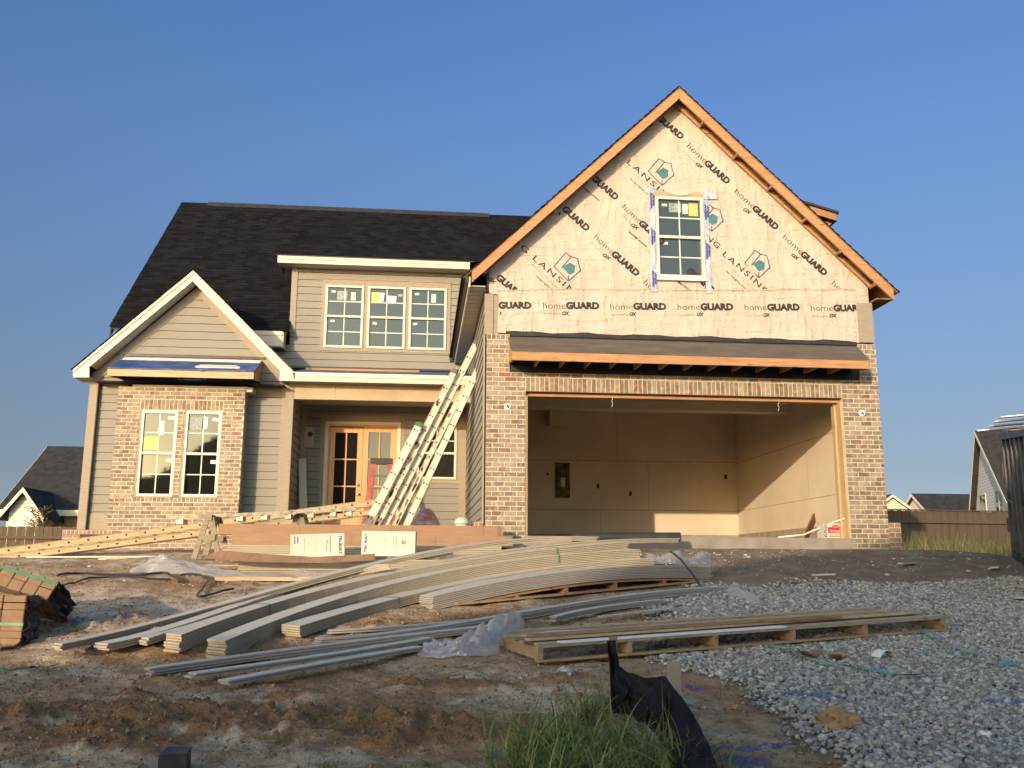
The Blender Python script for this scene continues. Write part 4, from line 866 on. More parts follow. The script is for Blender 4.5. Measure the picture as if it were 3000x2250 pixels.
def G(X, Y, fine=True):
    X = np.asarray(X, float); Y = np.asarray(Y, float); z = G0(X, Y)
    near = sm(-13, -11, Y)*(1-sm(3.2, 3.9, Y))*sm(-14, -12, X)*(1-sm(13, 15, X)); gm = gravel_mask(X, Y)
    near = near*(1-sm(-.9, .0, Y)*sm(-1.2, -.7, X)*.9)
    n = fnoise(X, Y, .55, 1, 3)*.06+fnoise(X, Y, 2.2, 2, 4)*.035
    cl = clay_mask(X, Y); rough = fnoise(X, Y, 7., 4, 4); r2_ = 1-np.abs(fnoise(X, Y, 3.2, 14, 4))*2.2
    n = n+cl*(.015+.08*np.clip(r2_, 0, 1)+.12*np.abs(rough))+rough*.022
    n = n*(1-.6*gm)+.012*gm
    return z+n*near
def axis2(lo, a, f0, f1, b, hi, st, fine):
    return np.concatenate([a-(a-lo)*(np.linspace(0, 1, 17)[1:]**2.6)[::-1], np.arange(a, f0, st), np.arange(f0, f1, fine), np.arange(f1, b, st), b+(hi-b)*(np.linspace(0, 1, 17)**2.6)])
ax = axis2(-600, -9.5, -4.8, 1.6, 11, 600, .05, .02); ay = axis2(-350, -12, -11, -6.0, 4.2, 900, .05, .02)
XX, YY = np.meshgrid(ax, ay, indexing='ij'); ZZ = G(XX, YY)
inside = (XX > XL+.15) & (XX < 6.0) & (YY > YM+.3) & (YY < 14.8); ZZ[inside] -= .3
gin = (XX > -.6) & (XX < 6.1) & (YY > .05) & (YY < 14); ZZ[gin] -= .35
nx, ny = XX.shape; V = np.stack([XX, YY, ZZ], -1).reshape(-1, 3); I = np.arange(nx*ny).reshape(nx, ny)
Fq = np.stack([I[:-1, :-1], I[1:, :-1], I[1:, 1:], I[:-1, 1:]], -1).reshape(-1, 4)
def fast_mesh(name, V, F):
    me = bpy.data.meshes.new(name); k = F.shape[1]; me.vertices.add(len(V)); me.vertices.foreach_set('co', V.astype(np.float32).ravel()); me.loops.add(F.size); me.loops.foreach_set('vertex_index', F.astype(np.int32).ravel())
    me.polygons.add(len(F)); me.polygons.foreach_set('loop_start', np.arange(0, F.size, k, dtype=np.int32)); me.update(calc_edges=True); return me
me = fast_mesh('ground', V, Fq); me.polygons.foreach_set('use_smooth', np.ones(len(Fq), bool))
at = me.attributes.new('gravel', 'FLOAT', 'POINT'); at.data.foreach_set('value', gravel_mask(XX, YY).ravel().astype(np.float32))
md = (sm(-4.6, -2.8, YY)*sm(-.8, 1.2, XX)*(1-sm(20, 30, YY))).ravel(); at = me.attributes.new('mud', 'FLOAT', 'POINT'); at.data.foreach_set('value', md.astype(np.float32))
gsd = (sm(4, 9, YY)+sm(13, 17, XX)*sm(-2, 2, YY)+sm(-12.5, -16, YY)*1.).clip(0, 1).ravel(); at = me.attributes.new('turf', 'FLOAT', 'POINT'); at.data.foreach_set('value', gsd.astype(np.float32))
wht = (np.clip(1-np.abs(YY+5.2-.0*XX)/1.6, 0, 1)*sm(-9.5, -8.2, XX)*(1-sm(-4.6, -3.6, XX))).ravel(); at = me.attributes.new('pale', 'FLOAT', 'POINT'); at.data.foreach_set('value', wht.astype(np.float32))
at = me.attributes.new('clay', 'FLOAT', 'POINT'); at.data.foreach_set('value', clay_mask(XX, YY).ravel().astype(np.float32))
pn = np.zeros_like(XX)
for px, py, a_, b_ in ((1540, 1607, .16, .05), (1640, 1608, .2, .05), (1690, 1606, .08, .03), (1085, 1612, .12, .05), (1060, 1618, .08, .04), (1610, 1640, .14, .2), (1500, 1490, .1, .06)):
    p = aG(px, py); pn = np.maximum(pn, 1-sm(.3, 1.2, ((XX-p[0])/a_)**2+((YY-p[1])/b_)**2))
at = me.attributes.new('paint', 'FLOAT', 'POINT'); at.data.foreach_set('value', pn.ravel().astype(np.float32))
t = NT('soil'); c = t.co('Object'); A_ = lambda n: t.n('Attribute', attribute_name=n).outputs['Fac']
n1 = t.noise(c, .8, 6, .6); n2 = t.noise(c, 5, 6, .65); n3 = t.noise(c, 28, 5, .6)
soil = t.ramp(n1, [(.32, (.36, .21, .10)), (.44, (.46, .32, .19)), (.56, (.56, .45, .32)), (.70, (.66, .56, .42))])
soil = t.mix(t.ramp(n2, [(.44, (0, 0, 0)), (.60, (.75, .75, .75))]), soil, (.27, .155, .075))
cm = t.ramp(t.math('ADD', A_('clay'), t.math('MULTIPLY', t.math('SUBTRACT', n2, .5), 1.3)), [(.16, (0, 0, 0)), (.42, (1, 1, 1))]); soil = t.mix(cm, soil, t.ramp(n3, [(.3, (.16, .085, .036)), (.55, (.31, .18, .085)), (.75, (.42, .275, .15))]))
soil = t.mix(t.ramp(n3, [(.50, (0, 0, 0)), (.72, (.6, .6, .6))]), soil, (.12, .08, .05))
blu = t.ramp(t.noise(c, 30, 4, .7), [(.35, (0, 0, 0)), (.55, (1, 1, 1))]); soil = t.mix(t.math('MULTIPLY', blu, A_('paint')), soil, (.09, .13, .30))
whi = t.ramp(t.noise(c, 3.2, 6, .7), [(.40, (0, 0, 0)), (.52, (.8, .8, .8))]); soil = t.mix(t.math('MULTIPLY', whi, A_('pale')), soil, (.62, .56, .48))
mud = t.ramp(t.noise(c, 3, 6, .65), [(.3, (.17, .135, .10)), (.6, (.27, .22, .165)), (.75, (.37, .31, .235))]); soil = t.mix(A_('mud'), soil, mud)
grav = t.ramp(t.noise(c, 18, 5, .6), [(.3, (.045, .045, .045)), (.7, (.15, .145, .135))]); soil = t.mix(A_('gravel'), soil, grav)
turf = t.ramp(t.noise(c, 1.2, 5), [(.3, (.035, .05, .018)), (.7, (.09, .085, .035))]); soil = t.mix(A_('turf'), soil, turf)
t.col(t.mix(t.ramp(t.noise(c, 140, 3, .7), [(.62, (0, 0, 0)), (.72, (.5, .5, .5))]), soil, (.55, .47, .36))); t.set(Roughness=.95, Specular_IOR_Level=.2); t.bump(t.math('ADD', n3, t.math('MULTIPLY', t.noise(c, 80, 5, .7), .6)), 1., .03)
me.materials.append(t.m); g_ = bpy.data.objects.new('ground', me); col.objects.link(g_); tag(g_, kind='structure')
def gz(x, y): return float(G(np.array([x]), np.array([y]))[0])
# ------------------------------------------------------------------ neighbours, fences
cream_siding = siding_mat('cream_siding', (.66, .61, .48)); white_siding = siding_mat('white_siding', (.66, .64, .58)); far_roof = simple('far_shingles', (.022, .022, .024), .9, .3, 3, .2, 20)
grey_siding = siding_mat('street_house_siding', (.30, .29, .27))
fence_m = islands('fence_boards', [(0, (.075, .055, .035)), (1, (.10, .075, .048))], bump=0, sc=6)
def gable_block(root, x0, x1, y0, y1, z0, ze, zr, wallm, ridge='X', over=.35, e=.17, roofn='roof', thick=.16, ym=None):
    """block with a gable roof: ridge along X (slopes face the street) or along Y (gable faces the street)"""
    w = MB()
    if ridge == 'X':
        ym = (y0+y1)/2 if ym is None else ym
        laps(w, [(x0, z0), (x1, z0), (x1, ze), (x0, ze)], (0, y0, 0), (1, 0, 0), (0, -1, 0), z0, e, joints=False)
        for x, sx in ((x0, -1), (x1, 1)):
            pol = [(-y1, z0), (-y0, z0), (-y0, ze), (-ym, zr), (-y1, ze)] if sx < 0 else [(y0, z0), (y1, z0), (y1, ze), (ym, zr), (y0, ze)]
            laps(w, pol, (x, 0, 0), (0, -1, 0) if sx < 0 else (0, 1, 0), (sx, 0, 0), z0, e, joints=False)
        w.box(x0+.02, x1-.02, y0+.01, y1, z0, ze-.02); w.build('wall', wallm, root)
        s = (zr-ze)/(ym-y0); r = MB(); ze2 = ze-over*s
        r.prism([(x0-over, y0-over, ze2), (x0-over, ym, zr+.02), (x0-over, y1+over, ze2), (x0-over, y1+over, ze2+thick), (x0-over, ym, zr+thick+.02), (x0-over, y0-over, ze2+thick)], (x1-x0+2*over, 0, 0)); r.build(roofn, far_roof, root)
        f = MB(); f.box(x0-over, x1+over, y0-over-.03, y0-over-.002, ze2-.1, ze2+thick); f.build('fascia', white_m, root)
        for xx in (x0-over-.03, x1+over+.003):
            f = MB(); f.prism([(xx, y0-over, ze2+thick-.03), (xx, ym, zr+thick), (xx, y1+over, ze2+thick-.03), (xx, y1+over, ze2-.1), (xx, ym, zr-.08), (xx, y0-over, ze2-.1)], (.027, 0, 0)); f.build('rake_board', white_m, root)
    else:
        xm = (x0+x1)/2
        laps(w, [(x0, z0), (x1, z0), (x1, ze), (xm, zr), (x0, ze)], (0, y0, 0), (1, 0, 0), (0, -1, 0), z0, e, joints=False)
        laps(w, [(-y1, z0), (-y0, z0), (-y0, ze), (-y1, ze)], (x0, 0, 0), (0, -1, 0), (-1, 0, 0), z0, e, joints=False); laps(w, [(y0, z0), (y1, z0), (y1, ze), (y0, ze)], (x1, 0, 0), (0, 1, 0), (1, 0, 0), z0, e, joints=False)
        w.box(x0+.02, x1-.02, y0+.01, y1, z0, ze-.02); w.build('wall', wallm, root)
        s = (zr-ze)/(xm-x0); ze2 = ze-over*s; r = MB()
        r.prism([(x0-over, y0-over, ze2), (x0-over, y0-over, ze2+thick), (xm, y0-over, zr+thick), (x1+over, y0-over, ze2+thick), (x1+over, y0-over, ze2), (xm, y0-over, zr+.02)], (0, y1-y0+over, 0)); r.build(roofn, far_roof, root)
        f = MB(); yy = y0-over-.03
        f.prism([(x0-over, yy, ze2+thick-.03), (x0-over, yy, ze2-.1), (xm, yy, zr-.06), (xm, yy, zr+thick-.02)], (0, .027, 0)); f.prism([(x1+over, yy, ze2+thick-.03), (xm+.001, yy, zr+thick-.02), (xm+.001, yy, zr-.06), (x1+over, yy, ze2-.1)], (0, .027, 0)); build_each(f, 'rake_board', white_m, root)
def small_window(root, x, z, y, w=.9, h=1.5, dark=None):
    f = MB(); t_ = .08
    f.box(x-w/2-t_, x+w/2+t_, y-.05, y, z+h, z+h+t_); f.box(x-w/2-t_, x+w/2+t_, y-.05, y, z-t_, z); f.box(x-w/2-t_, x-w/2, y-.05, y, z, z+h); f.box(x+w/2, x+w/2+t_, y-.05, y, z, z+h); f.box(x-w/2, x+w/2, y-.045, y, z+h/2-.03, z+h/2+.03)
    o = f.build('window', white_m, root); p = MB(); p.box(x-w/2, x+w/2, y-.03, y-.02, z, z+h/2-.03); p.box(x-w/2, x+w/2, y-.03, y-.02, z+h/2+.03, z+h); p.build('pane', glass_door, o)
# left neighbour
yl = 28.; A = aY(103, 967, yl+5); B = aY(165, 1108, yl); pkn = aY(52, 1047, yl-2.0)
zr_ = A[2]; ze_ = B[2]-.1; nx0 = A[0]; nl = empty('neighbour_house', (nx0+6, yl, -.6), 'white neighbour house with a steep black roof and small front gable beyond the left fence', 'house')
gable_block(nl, nx0+.35, nx0+13, yl+.35, yl+9.6, -.6, ze_+.3, zr_-.1, white_siding)
e0 = aY(95, 1098, yl-2)
hw = e0[0]-pkn[0]
gable_block(nl, pkn[0]-hw+.3, pkn[0]+hw-.3, yl-1.7, yl+4, -.6, e0[2]-.05, pkn[2]-.25, white_siding, ridge='Y')
small_window(nl, aY(42, 1130, yl-1.7)[0], -.1, yl-1.71, .7, .95); 
m_ = MB(); q = aY(85, 1110, yl-.2); m_.box(pkn[0]+hw, pkn[0]+hw+5, yl+.28, yl+.34, -.6, ze_-.1); m_.build('porch_shade_panel', dark_wood, nl)  # dark panel stands in for the shade of the recessed porch
# right neighbours
yr_ = 36.; p0 = aY(2107, 930, yr_); p1 = aY(2078, 1105, yr_); rr_ = empty('neighbour_house', (p0[0]+2, yr_, -.6), 'tall white neighbour house with a steep black roof beside the dumpster', 'house')
hwid = p0[0]-p1[0]
gz1 = p0[2]; gx = p0[0]
rr_.location = (gx, yr_, -.6); gable_block(rr_, gx+.3, gx+12, yr_-6.2, yr_+3.4, -.6, gz1-5.6, gz1-.2, white_siding, ym=yr_)
for yy in (-2.9, -2.2, .5, 1.1):
    f = MB(); X_ = gx+.3; f.box(X_-.06, X_, yr_+yy-.3, yr_+yy+.3, 2.2, 3.7); w_ = f.build('window', white_m, rr_); p = MB(); p.box(X_-.07, X_-.062, yr_+yy-.24, yr_+yy+.24, 2.26, 2.93); p.box(X_-.07, X_-.062, yr_+yy-.24, yr_+yy+.24, 2.99, 3.64); p.build('pane', glass_door, w_)
rr_.rotation_euler = (0, 0, -R_(18.5))
yq = 52.; A = aY(1972, 1068, yq+4); B = aY(2082, 1067, yq+4); r2_ = empty('neighbour_house', ((A[0]+B[0])/2, yq, -.7), 'low distant house with a long black roof behind the right fence', 'house')
gable_block(r2_, A[0]+.2, B[0]+4, yq, yq+8, -.7, A[2]-3.0, A[2]-.1, cream_siding)
A = aY(1951, 1070, yq-2); r1_ = empty('neighbour_house', (A[0], yq-2, -.7), 'small cream gabled house right next to the brick pier, farthest behind fence', 'house')
gable_block(r1_, A[0]-3.6, A[0]+1.6, yq-2, yq+5, -.7, A[2]-1.9, A[2]-.1, cream_siding, ridge='Y')
# fences
def fence(name, a, b, ztop, zbot, label, bw=.14, gap=.004, cap=True):
    a = Vector((*a, 0)); b = Vector((*b, 0)); L = (b-a).length; d = (b-a)/L; n = Vector((-d.y, d.x, 0)); root = empty(name, (a.x, a.y, zbot), label, 'fence')
    pk_ = MB(); k = 0; s = 0
    while s < L-bw:
        o = n*(-.006 if k % 2 else .006); p = a+d*s+o; q = a+d*(s+bw)+o; j = random.uniform(-.01, .01)
        pk_.hexa([(p.x, p.y, zbot), (q.x, q.y, zbot), (q.x+n.x*.02, q.y+n.y*.02, zbot), (p.x+n.x*.02, p.y+n.y*.02, zbot), (p.x, p.y, ztop+j), (q.x, q.y, ztop+j), (q.x+n.x*.02, q.y+n.y*.02, ztop+j), (p.x+n.x*.02, p.y+n.y*.02, ztop+j)]); s += bw-.0+gap; k += 1
    pk_.build('pickets', fence_m, root)
    if cap: m = MB(); m.bar((a.x, a.y, ztop+.03), (b.x, b.y, ztop+.03), .14, .03); m.build('cap_rail', fence_m, root)
    m = MB(); m.bar((a.x-n.x*.07, a.y-n.y*.07, ztop-.35), (b.x-n.x*.07, b.y-n.y*.07, ztop-.35), .04, .09); m.build('rail', fence_m, root)
    return root
fy = 17.; A = aY(0, 1137, fy); B = aY(190, 1133, fy); fence('board_fence', (A[0]-6, fy), (B[0]+2.5, fy), A[2], -.7, 'dark brown board fence left of the house in front of the white neighbour', .13, .012, False)
fy = 14.; A = aY(1930, 1108, fy); B = aY(2150, 1103, fy+2); fence('board_fence', (A[0]-1.5, fy), (B[0]+12, fy+1.5), (A[2]+B[2])/2-.03, -.8, 'brown board fence with a cap rail right of the garage behind tall grass')
# house across the street: casts the evening shade over the lot and shows in the panes
st = empty('street_house', (-6, -31, -1.9), 'grey house with a hipped black roof standing across the street behind the viewer', 'house')
m_ = MB(); m_.box(-19.2, 7.5, -42, -30.6, -1.9, 2.6); m_.build('wall', grey_siding, st)
m_ = MB(); e = 3.0; V = [(-20.4, -43, e-.2), (8.6, -43, e-.2), (8.6, -30, e-.2), (-20.4, -30, e-.2)]
sil = [(-20.4, 2.8), (-18.6, 3.9), (-17.9, 4.0), (-16.0, 4.38), (-14.6, 5.6), (-13.4, 6.3), (-11.6, 6.95), (-8.2, 8.2), (1.5, 8.2), (8.6, 2.8)]
n = len(sil); V = [(x, -30, z) for x, z in sil]+[(x, -37, z+(0.6 if 0 < i < n-1 else 0)) for i, (x, z) in enumerate(sil)]+[(x, -43, 2.8+(z-2.8)*.15) for x, z in sil]
F = [(i, i+1, n+i+1, n+i) for i in range(n-1)]+[(n+i, n+i+1, 2*n+i+1, 2*n+i) for i in range(n-1)]+[tuple(range(n-1, -1, -1)), tuple(range(2*n, 3*n)), (0, n, 2*n), (n-1, 3*n-1, 2*n-1), (0, 2*n, 3*n-1, n-1)]
m_.add(V, F); m_.build('roof', far_roof, st)
for x in (-16, -12, -3, 1, 5):
    f = MB(); f.box(x-.6, x+.6, -30.6, -30.5, -.6, 1.2); w = f.build('window', white_m, st); p = MB(); p.box(x-.52, x+.52, -30.52, -30.47, -.52, 1.12); p.build('pane', glass_door, w)
f = MB(); f.box(-8, -7, -30.6, -30.5, -1.8, .4); f.build('door', dark_wood, st)
# ------------------------------------------------------------------ materials for the yard
alu = simple('aluminium', (.62, .58, .46), .38, .08, 3, .1, 30, metal=.25); alu_old = simple('aluminium_spattered', (.58, .52, .40), .45, .25, 9, .2, 30, metal=.2)
rail_wood = wood('ladder_rail', (.52, .42, .25), (.38, .28, .15), 'X', knots=False); red_frp = simple('red_fibreglass', (.36, .07, .05), .4, .15, 6); blackp = simple('black_plastic', (.025, .025, .028), .4, .2, 6)
green_cap = simple('green_rubber', (.03, .12, .04), .5); blue_cap = simple('blue_rubber', (.06, .13, .28), .5); grey_cap = simple('grey_rubber', (.12, .12, .13), .6)
card = simple('cardboard', (.29, .18, .105), .85, .06, 3, .15, 30, stretch=(1, 6, 6)); card_d = simple('brown_cardboard_inside', (.20, .125, .08), .85, .08, 4)
white_box = simple('white_carton', (.55, .52, .44), .6, .03, 4)
def plank_mat(name, c):
    t = NT(name); g = t.n('NewGeometry').outputs['Random Per Island']; n = t.noise(t.co('Object', (1, 9, 9)), 3, 4)
    a = t.ramp(n, [(.3, tuple(q*.84 for q in c)), (.7, tuple(q*1.05 for q in c))]); a = t.mix(t.math('MULTIPLY', g, .6), a, tuple(q*.55 for q in c)); t.col(a); t.set(Roughness=.7); return t.m
edge_m = plank_mat('siding_edge', (.43, .37, .265)); prime_m = plank_mat('primed_siding', (.58, .555, .49)); grey_edge = plank_mat('grey_siding_edge', (.40, .375, .34))
strap_g = simple('green_strap', (.06, .20, .10), .35, .1, 9); strap_t = simple('teal_strap', (.08, .27, .22), .35, .1, 9)
pallet_m = wood('pallet_wood', (.36, .255, .145), (.21, .14, .07), 'X'); pallet_y = wood('pallet_block', (.36, .26, .15), (.22, .14, .07), 'Y')
def plastic_mat(name, a=.5):
    t = NT(name); t.t.nodes.remove(t.b); out = t.t.nodes['Material Output']; d = t.n('BsdfDiffuse', i_Color=(.72, .70, .66, 1)); g = t.n('BsdfGlossy', i_Roughness=.12, i_Color=(1, 1, 1, 1)); tr = t.n('BsdfTransparent'); tl = t.n('BsdfTranslucent', i_Color=(.7, .68, .62, 1))
    nb = t.n('Bump', i_Strength=.9, i_Distance=.05); t.l(t.math('ABSOLUTE', t.math('SUBTRACT', t.noise(t.co('Object'), 9, 4), .5)), nb.inputs['Height']); [t.l(nb.outputs[0], q.inputs['Normal']) for q in (d, g, tl)]
    lw = t.n('LayerWeight', i_Blend=.35); m0 = t.n('MixShader', i_0=.4); t.l(d.outputs[0], m0.inputs[1]); t.l(tl.outputs[0], m0.inputs[2])
    f = t.math('ADD', t.math('MULTIPLY', lw.outputs['Facing'], .55), a-.15); m1 = t.n('MixShader'); t.l(f, m1.inputs[0]); t.l(tr.outputs[0], m1.inputs[1]); t.l(m0.outputs[0], m1.inputs[2])
    m2 = t.n('MixShader', i_0=.14); t.l(m1.outputs[0], m2.inputs[1]); t.l(g.outputs[0], m2.inputs[2]); t.l(m2.outputs[0], out.inputs[0]); return t.m
plastic_m = plastic_mat('clear_plastic', .42); plastic_w = plastic_mat('milky_plastic', .50)
QC = lambda x, y: ((700+x*.3617)*.7373, (1450+y*.3617)*.7373)      # enlarged views back to the 2212 frame
TC = lambda x, y: ((1400+x*.3617)*.7373, (1500+y*.3617)*.7373)
UC = lambda x, y: ((x*.452)*.7373, (1500+y*.452)*.7373)
VC = lambda x, y: ((1300+.3843*x)*.7373, (1750+.3843*y)*.7373)
ZC = lambda x, y: ((2100+.4069*x)*.7373, (1650+.4069*y)*.7373)
def seat(px, py, y, lift=.03):                    # keep a point above the soil: slide it nearer along its line of sight if needed
    p = aY(px, py, y)
    while p[2] < G0(p[0], p[1])+lift and y > -11: y -= .03; p = aY(px, py, y)
    return y
def seated(k, yy, ds, lift=.03):
    d2 = np.array([seat(a, b, d, lift) for a, b, d in zip(k, yy, ds)])
    if np.max(np.abs(d2-ds)) > .02:
        c = np.polyfit(np.linspace(0, 1, len(d2)), d2, 3); f = np.polyval(c, np.linspace(0, 1, len(d2))); d2 = f-max(0, float(np.max(f-d2)))*.8
    return [aY(a, b, d) for a, b, d in zip(k, yy, d2)]
def interp_path(pts, ys, n, lift=.03):
    """pts: [(px,py)], ys: depth at first and last px -> n smooth 3D points"""
    px = np.array([p[0] for p in pts], float); py = np.array([p[1] for p in pts], float); k = np.linspace(px[0], px[-1], n)
    # smooth cubic through the points
    c = np.polyfit((px-px[0])/(px[-1]-px[0]), py, min(3, len(pts)-1)); yy = np.polyval(c, (k-px[0])/(px[-1]-px[0]))
    ds = np.linspace(ys[0], ys[1], n); return seated(k, yy, ds, lift)
def planks(name, path, n, width, mats, label, cat='siding', group=None, th=.021, jit=.006, shear=0., ends=.05, backoff=None, topm=0):
    """a bundle of n thin planks lying flat on each other, following the path (front top edge of the bundle)"""
    P = np.array(path); root = empty(name, tuple(P[len(P)//2]-np.array([0, 0, n*th])), label, cat, group); d = P[-1]-P[0]; w = np.array([-d[1], d[0], 0]); w /= np.linalg.norm(w)
    if w[1] < 0: w = -w
    rr = random.Random(len(label)); N = len(P)
    for i in range(n):
        o = w*(rr.uniform(-jit, jit)+shear*i); dz = -i*th; m = MB(); e0, e1 = rr.uniform(0, ends), rr.uniform(0, ends); Q = P.copy(); dd = (P[1]-P[0])/np.linalg.norm(P[1]-P[0]); Q[0] = Q[0]+dd*e0; de = (P[-2]-P[-1])/np.linalg.norm(P[-1]-P[-2]); Q[-1] = Q[-1]+de*e1
        vs = []
        for p in Q: vs += [p+o+[0, 0, dz], p+o+w*width+[0, 0, dz], p+o+w*width+[0, 0, dz-th+.0055], p+o+[0, 0, dz-th+.0055]]
        m.add(vs, [(a*4, a*4+4, a*4+5, a*4+1) for a in range(N-1)], 0)
        k = len(m.f); m.add(vs, []) if False else None
        m.f += [(a*4+3, a*4+7, a*4+4, a*4) for a in range(N-1)]+[(a*4+1, a*4+5, a*4+6, a*4+2) for a in range(N-1)]+[(a*4+2, a*4+6, a*4+7, a*4+3) for a in range(N-1)]+[(0, 1, 2, 3), (4*N-1, 4*N-2, 4*N-3, 4*N-4)]; m.m += [1]*(3*(N-1)+2)
        m.build('plank', mats, root)
    return root, P, w
def strap_round(P, w, width, idx, h, mat, parent, sw=.018):
    p = P[idx]; d = P[min(idx+1, len(P)-1)]-P[idx]; d = d/np.linalg.norm(d)*sw/2; u_ = np.array([0, 0, .004]); n_ = -w*.009; m = MB()
    a = [p-d+w*width+u_, p+d+w*width+u_, p+d+n_+u_, p-d+n_+u_, p+d+n_-[0, 0, h], p-d+n_-[0, 0, h]]
    m.add(a, [(0, 1, 2, 3), (3, 2, 4, 5)]); m.add([x+np.array([0, .002, -.0015]) for x in a], [(3, 2, 1, 0), (5, 4, 2, 3)]); m.build('strap', mat, parent)
# ---- main siding pile
yfun = lambda px: -6.0+(px-130)*.0022
def pp(pts, off=0., n=26, lift=.03): return interp_path(pts, (yfun(pts[0][0])+off, yfun(pts[-1][0])+off), n, lift)
def mixp(*seq):
    out = []
    for f, *xy in seq: out.append(f(*xy))
    return out
M2 = [prime_m, edge_m]
b1p = pp(mixp((UC, 1165, 800), (QC, 0, 960), (QC, 300, 880), (QC, 900, 705), (QC, 1600, 568), (QC, 2212, 482), (TC, 700, 275), (TC, 1225, 240)), .30, lift=.13)
g1 = planks('siding_bundle', b1p, 7, .26, M2, 'thick curved bundle of primed siding planks with one green strap, behind the front bundle', group='curved siding bundles', jit=.003)
b2p = pp(mixp((UC, 1460, 836), (QC, 0, 1130), (QC, 600, 915), (QC, 1200, 725), (QC, 1700, 610), (QC, 2212, 545), (TC, 700, 335), (TC, 1330, 300)), .16, lift=.14)
g2 = planks('siding_bundle', b2p, 9, .26, M2, 'curved siding bundle in the middle of the pile, mostly hidden by the strapped front bundle', group='curved siding bundles', jit=.004)
b3p = pp(mixp((QC, 490, 1068), (QC, 800, 962), (QC, 1150, 868), (QC, 1700, 740), (QC, 2212, 650), (TC, 700, 425), (TC, 1200, 380), (TC, 1440, 378)), .0, lift=.11)
g3 = planks('siding_bundle', b3p, 5, .30, M2, 'front curved bundle of primed planks tied with a green strap, resting on the grey stack', group='curved siding bundles', jit=.002)
for g, ix, hh in ((g1, 5, .10), (g1, 21, .09), (g2, 20, .1), (g3, 7, .07)): strap_round(g[1], g[2], .24, ix, hh, strap_g, g[0])
for (pts, off, lab) in ((mixp((UC, 390, 850), (UC, 960, 745), (UC, 1770, 505), (QC, 600, 665), (QC, 1200, 530), (QC, 2212, 380), (TC, 980, 192)), .62, 'long thin siding planks at the back of the pile, reaching farthest left onto the sand'),
        (mixp((UC, 690, 855), (UC, 980, 790), (UC, 1770, 535), (QC, 600, 700), (QC, 1230, 560)), .52, 'short pair of siding planks ending halfway up the pile beside the back planks'),
        (mixp((UC, 950, 822), (UC, 1770, 580), (QC, 600, 765), (QC, 1300, 610), (QC, 2212, 445), (TC, 1225, 212), (TC, 1640, 215)), .44, 'siding planks on top of the pile, the longest ones reaching right to the black roll')):
    planks('siding_planks', pp(pts, off, lift=.06), 3, .17, M2, lab, group='loose planks over the bundles')
# grey stack on its pallet
e0 = interp_path(mixp((QC, 1560, 822), (QC, 1900, 745), (QC, 2212, 690), (TC, 500, 510), (TC, 900, 455), (TC, 1400, 440), (TC, 1905, 446)), (-5.0, -3.1), 24)
M3 = [prime_m, grey_edge]
g4 = planks('siding_stack', e0, 8, .62, M3, 'wide grey stack of primed siding sagging over a wooden pallet', th=.0196, jit=.008)
low_z = lambda i: e0[i][2]-8*.0196
pr = empty('pallet', (e0[12][0], e0[12][1]+.3, gz(e0[12][0], e0[12][1])), 'reddish wooden pallet under the grey siding stack', 'pallet')
w4 = g4[2]
for k, i in enumerate((1, 7, 11, 15, 19, 23)):
    p = np.array(e0[i]); zt_ = low_z(i)-.03; zb_ = min(gz(p[0], p[1]+.2)+.0, zt_-.08); m = MB(); a = p-w4*.0; b = p+w4*.62; m.bar((a[0], a[1]-.02, (zt_+zb_)/2-.0), (b[0], b[1], (zt_+zb_)/2), .05, zt_-zb_); m.build('stringer', dark_wood, pr)
for s_, hh in ((0, 0), (.28, 0), (.56, 0)):
    m = MB(); Q = [np.array(e0[i])+w4*(s_-.02) for i in range(0, 24)]; n_ = len(Q); vs = []
    for i, q in enumerate(Q): z = low_z(i)-.006; vs += [(q[0], q[1], z), (q[0]+w4[0]*.09, q[1]+w4[1]*.09, z), (q[0]+w4[0]*.09, q[1]+w4[1]*.09, z-.022), (q[0], q[1], z-.022)]
    m.add(vs, [(a*4+x, a*4+4+x, a*4+4+(x+1) % 4, a*4+(x+1) % 4) for a in range(n_-1) for x in range(4)]+[(0, 1, 2, 3), (4*n_-1, 4*n_-2, 4*n_-3, 4*n_-4)]); m.build('deck_board', dark_wood, pr)
m = MB(); a = np.array(e0[2]); b = np.array(e0[-2]); m.bar((a[0], a[1]-.01, gz(a[0], a[1])+.02), (b[0], b[1]-.01, gz(b[0], b[1])+.02), .1, .02); m.build('bottom_board', pallet_m, pr)
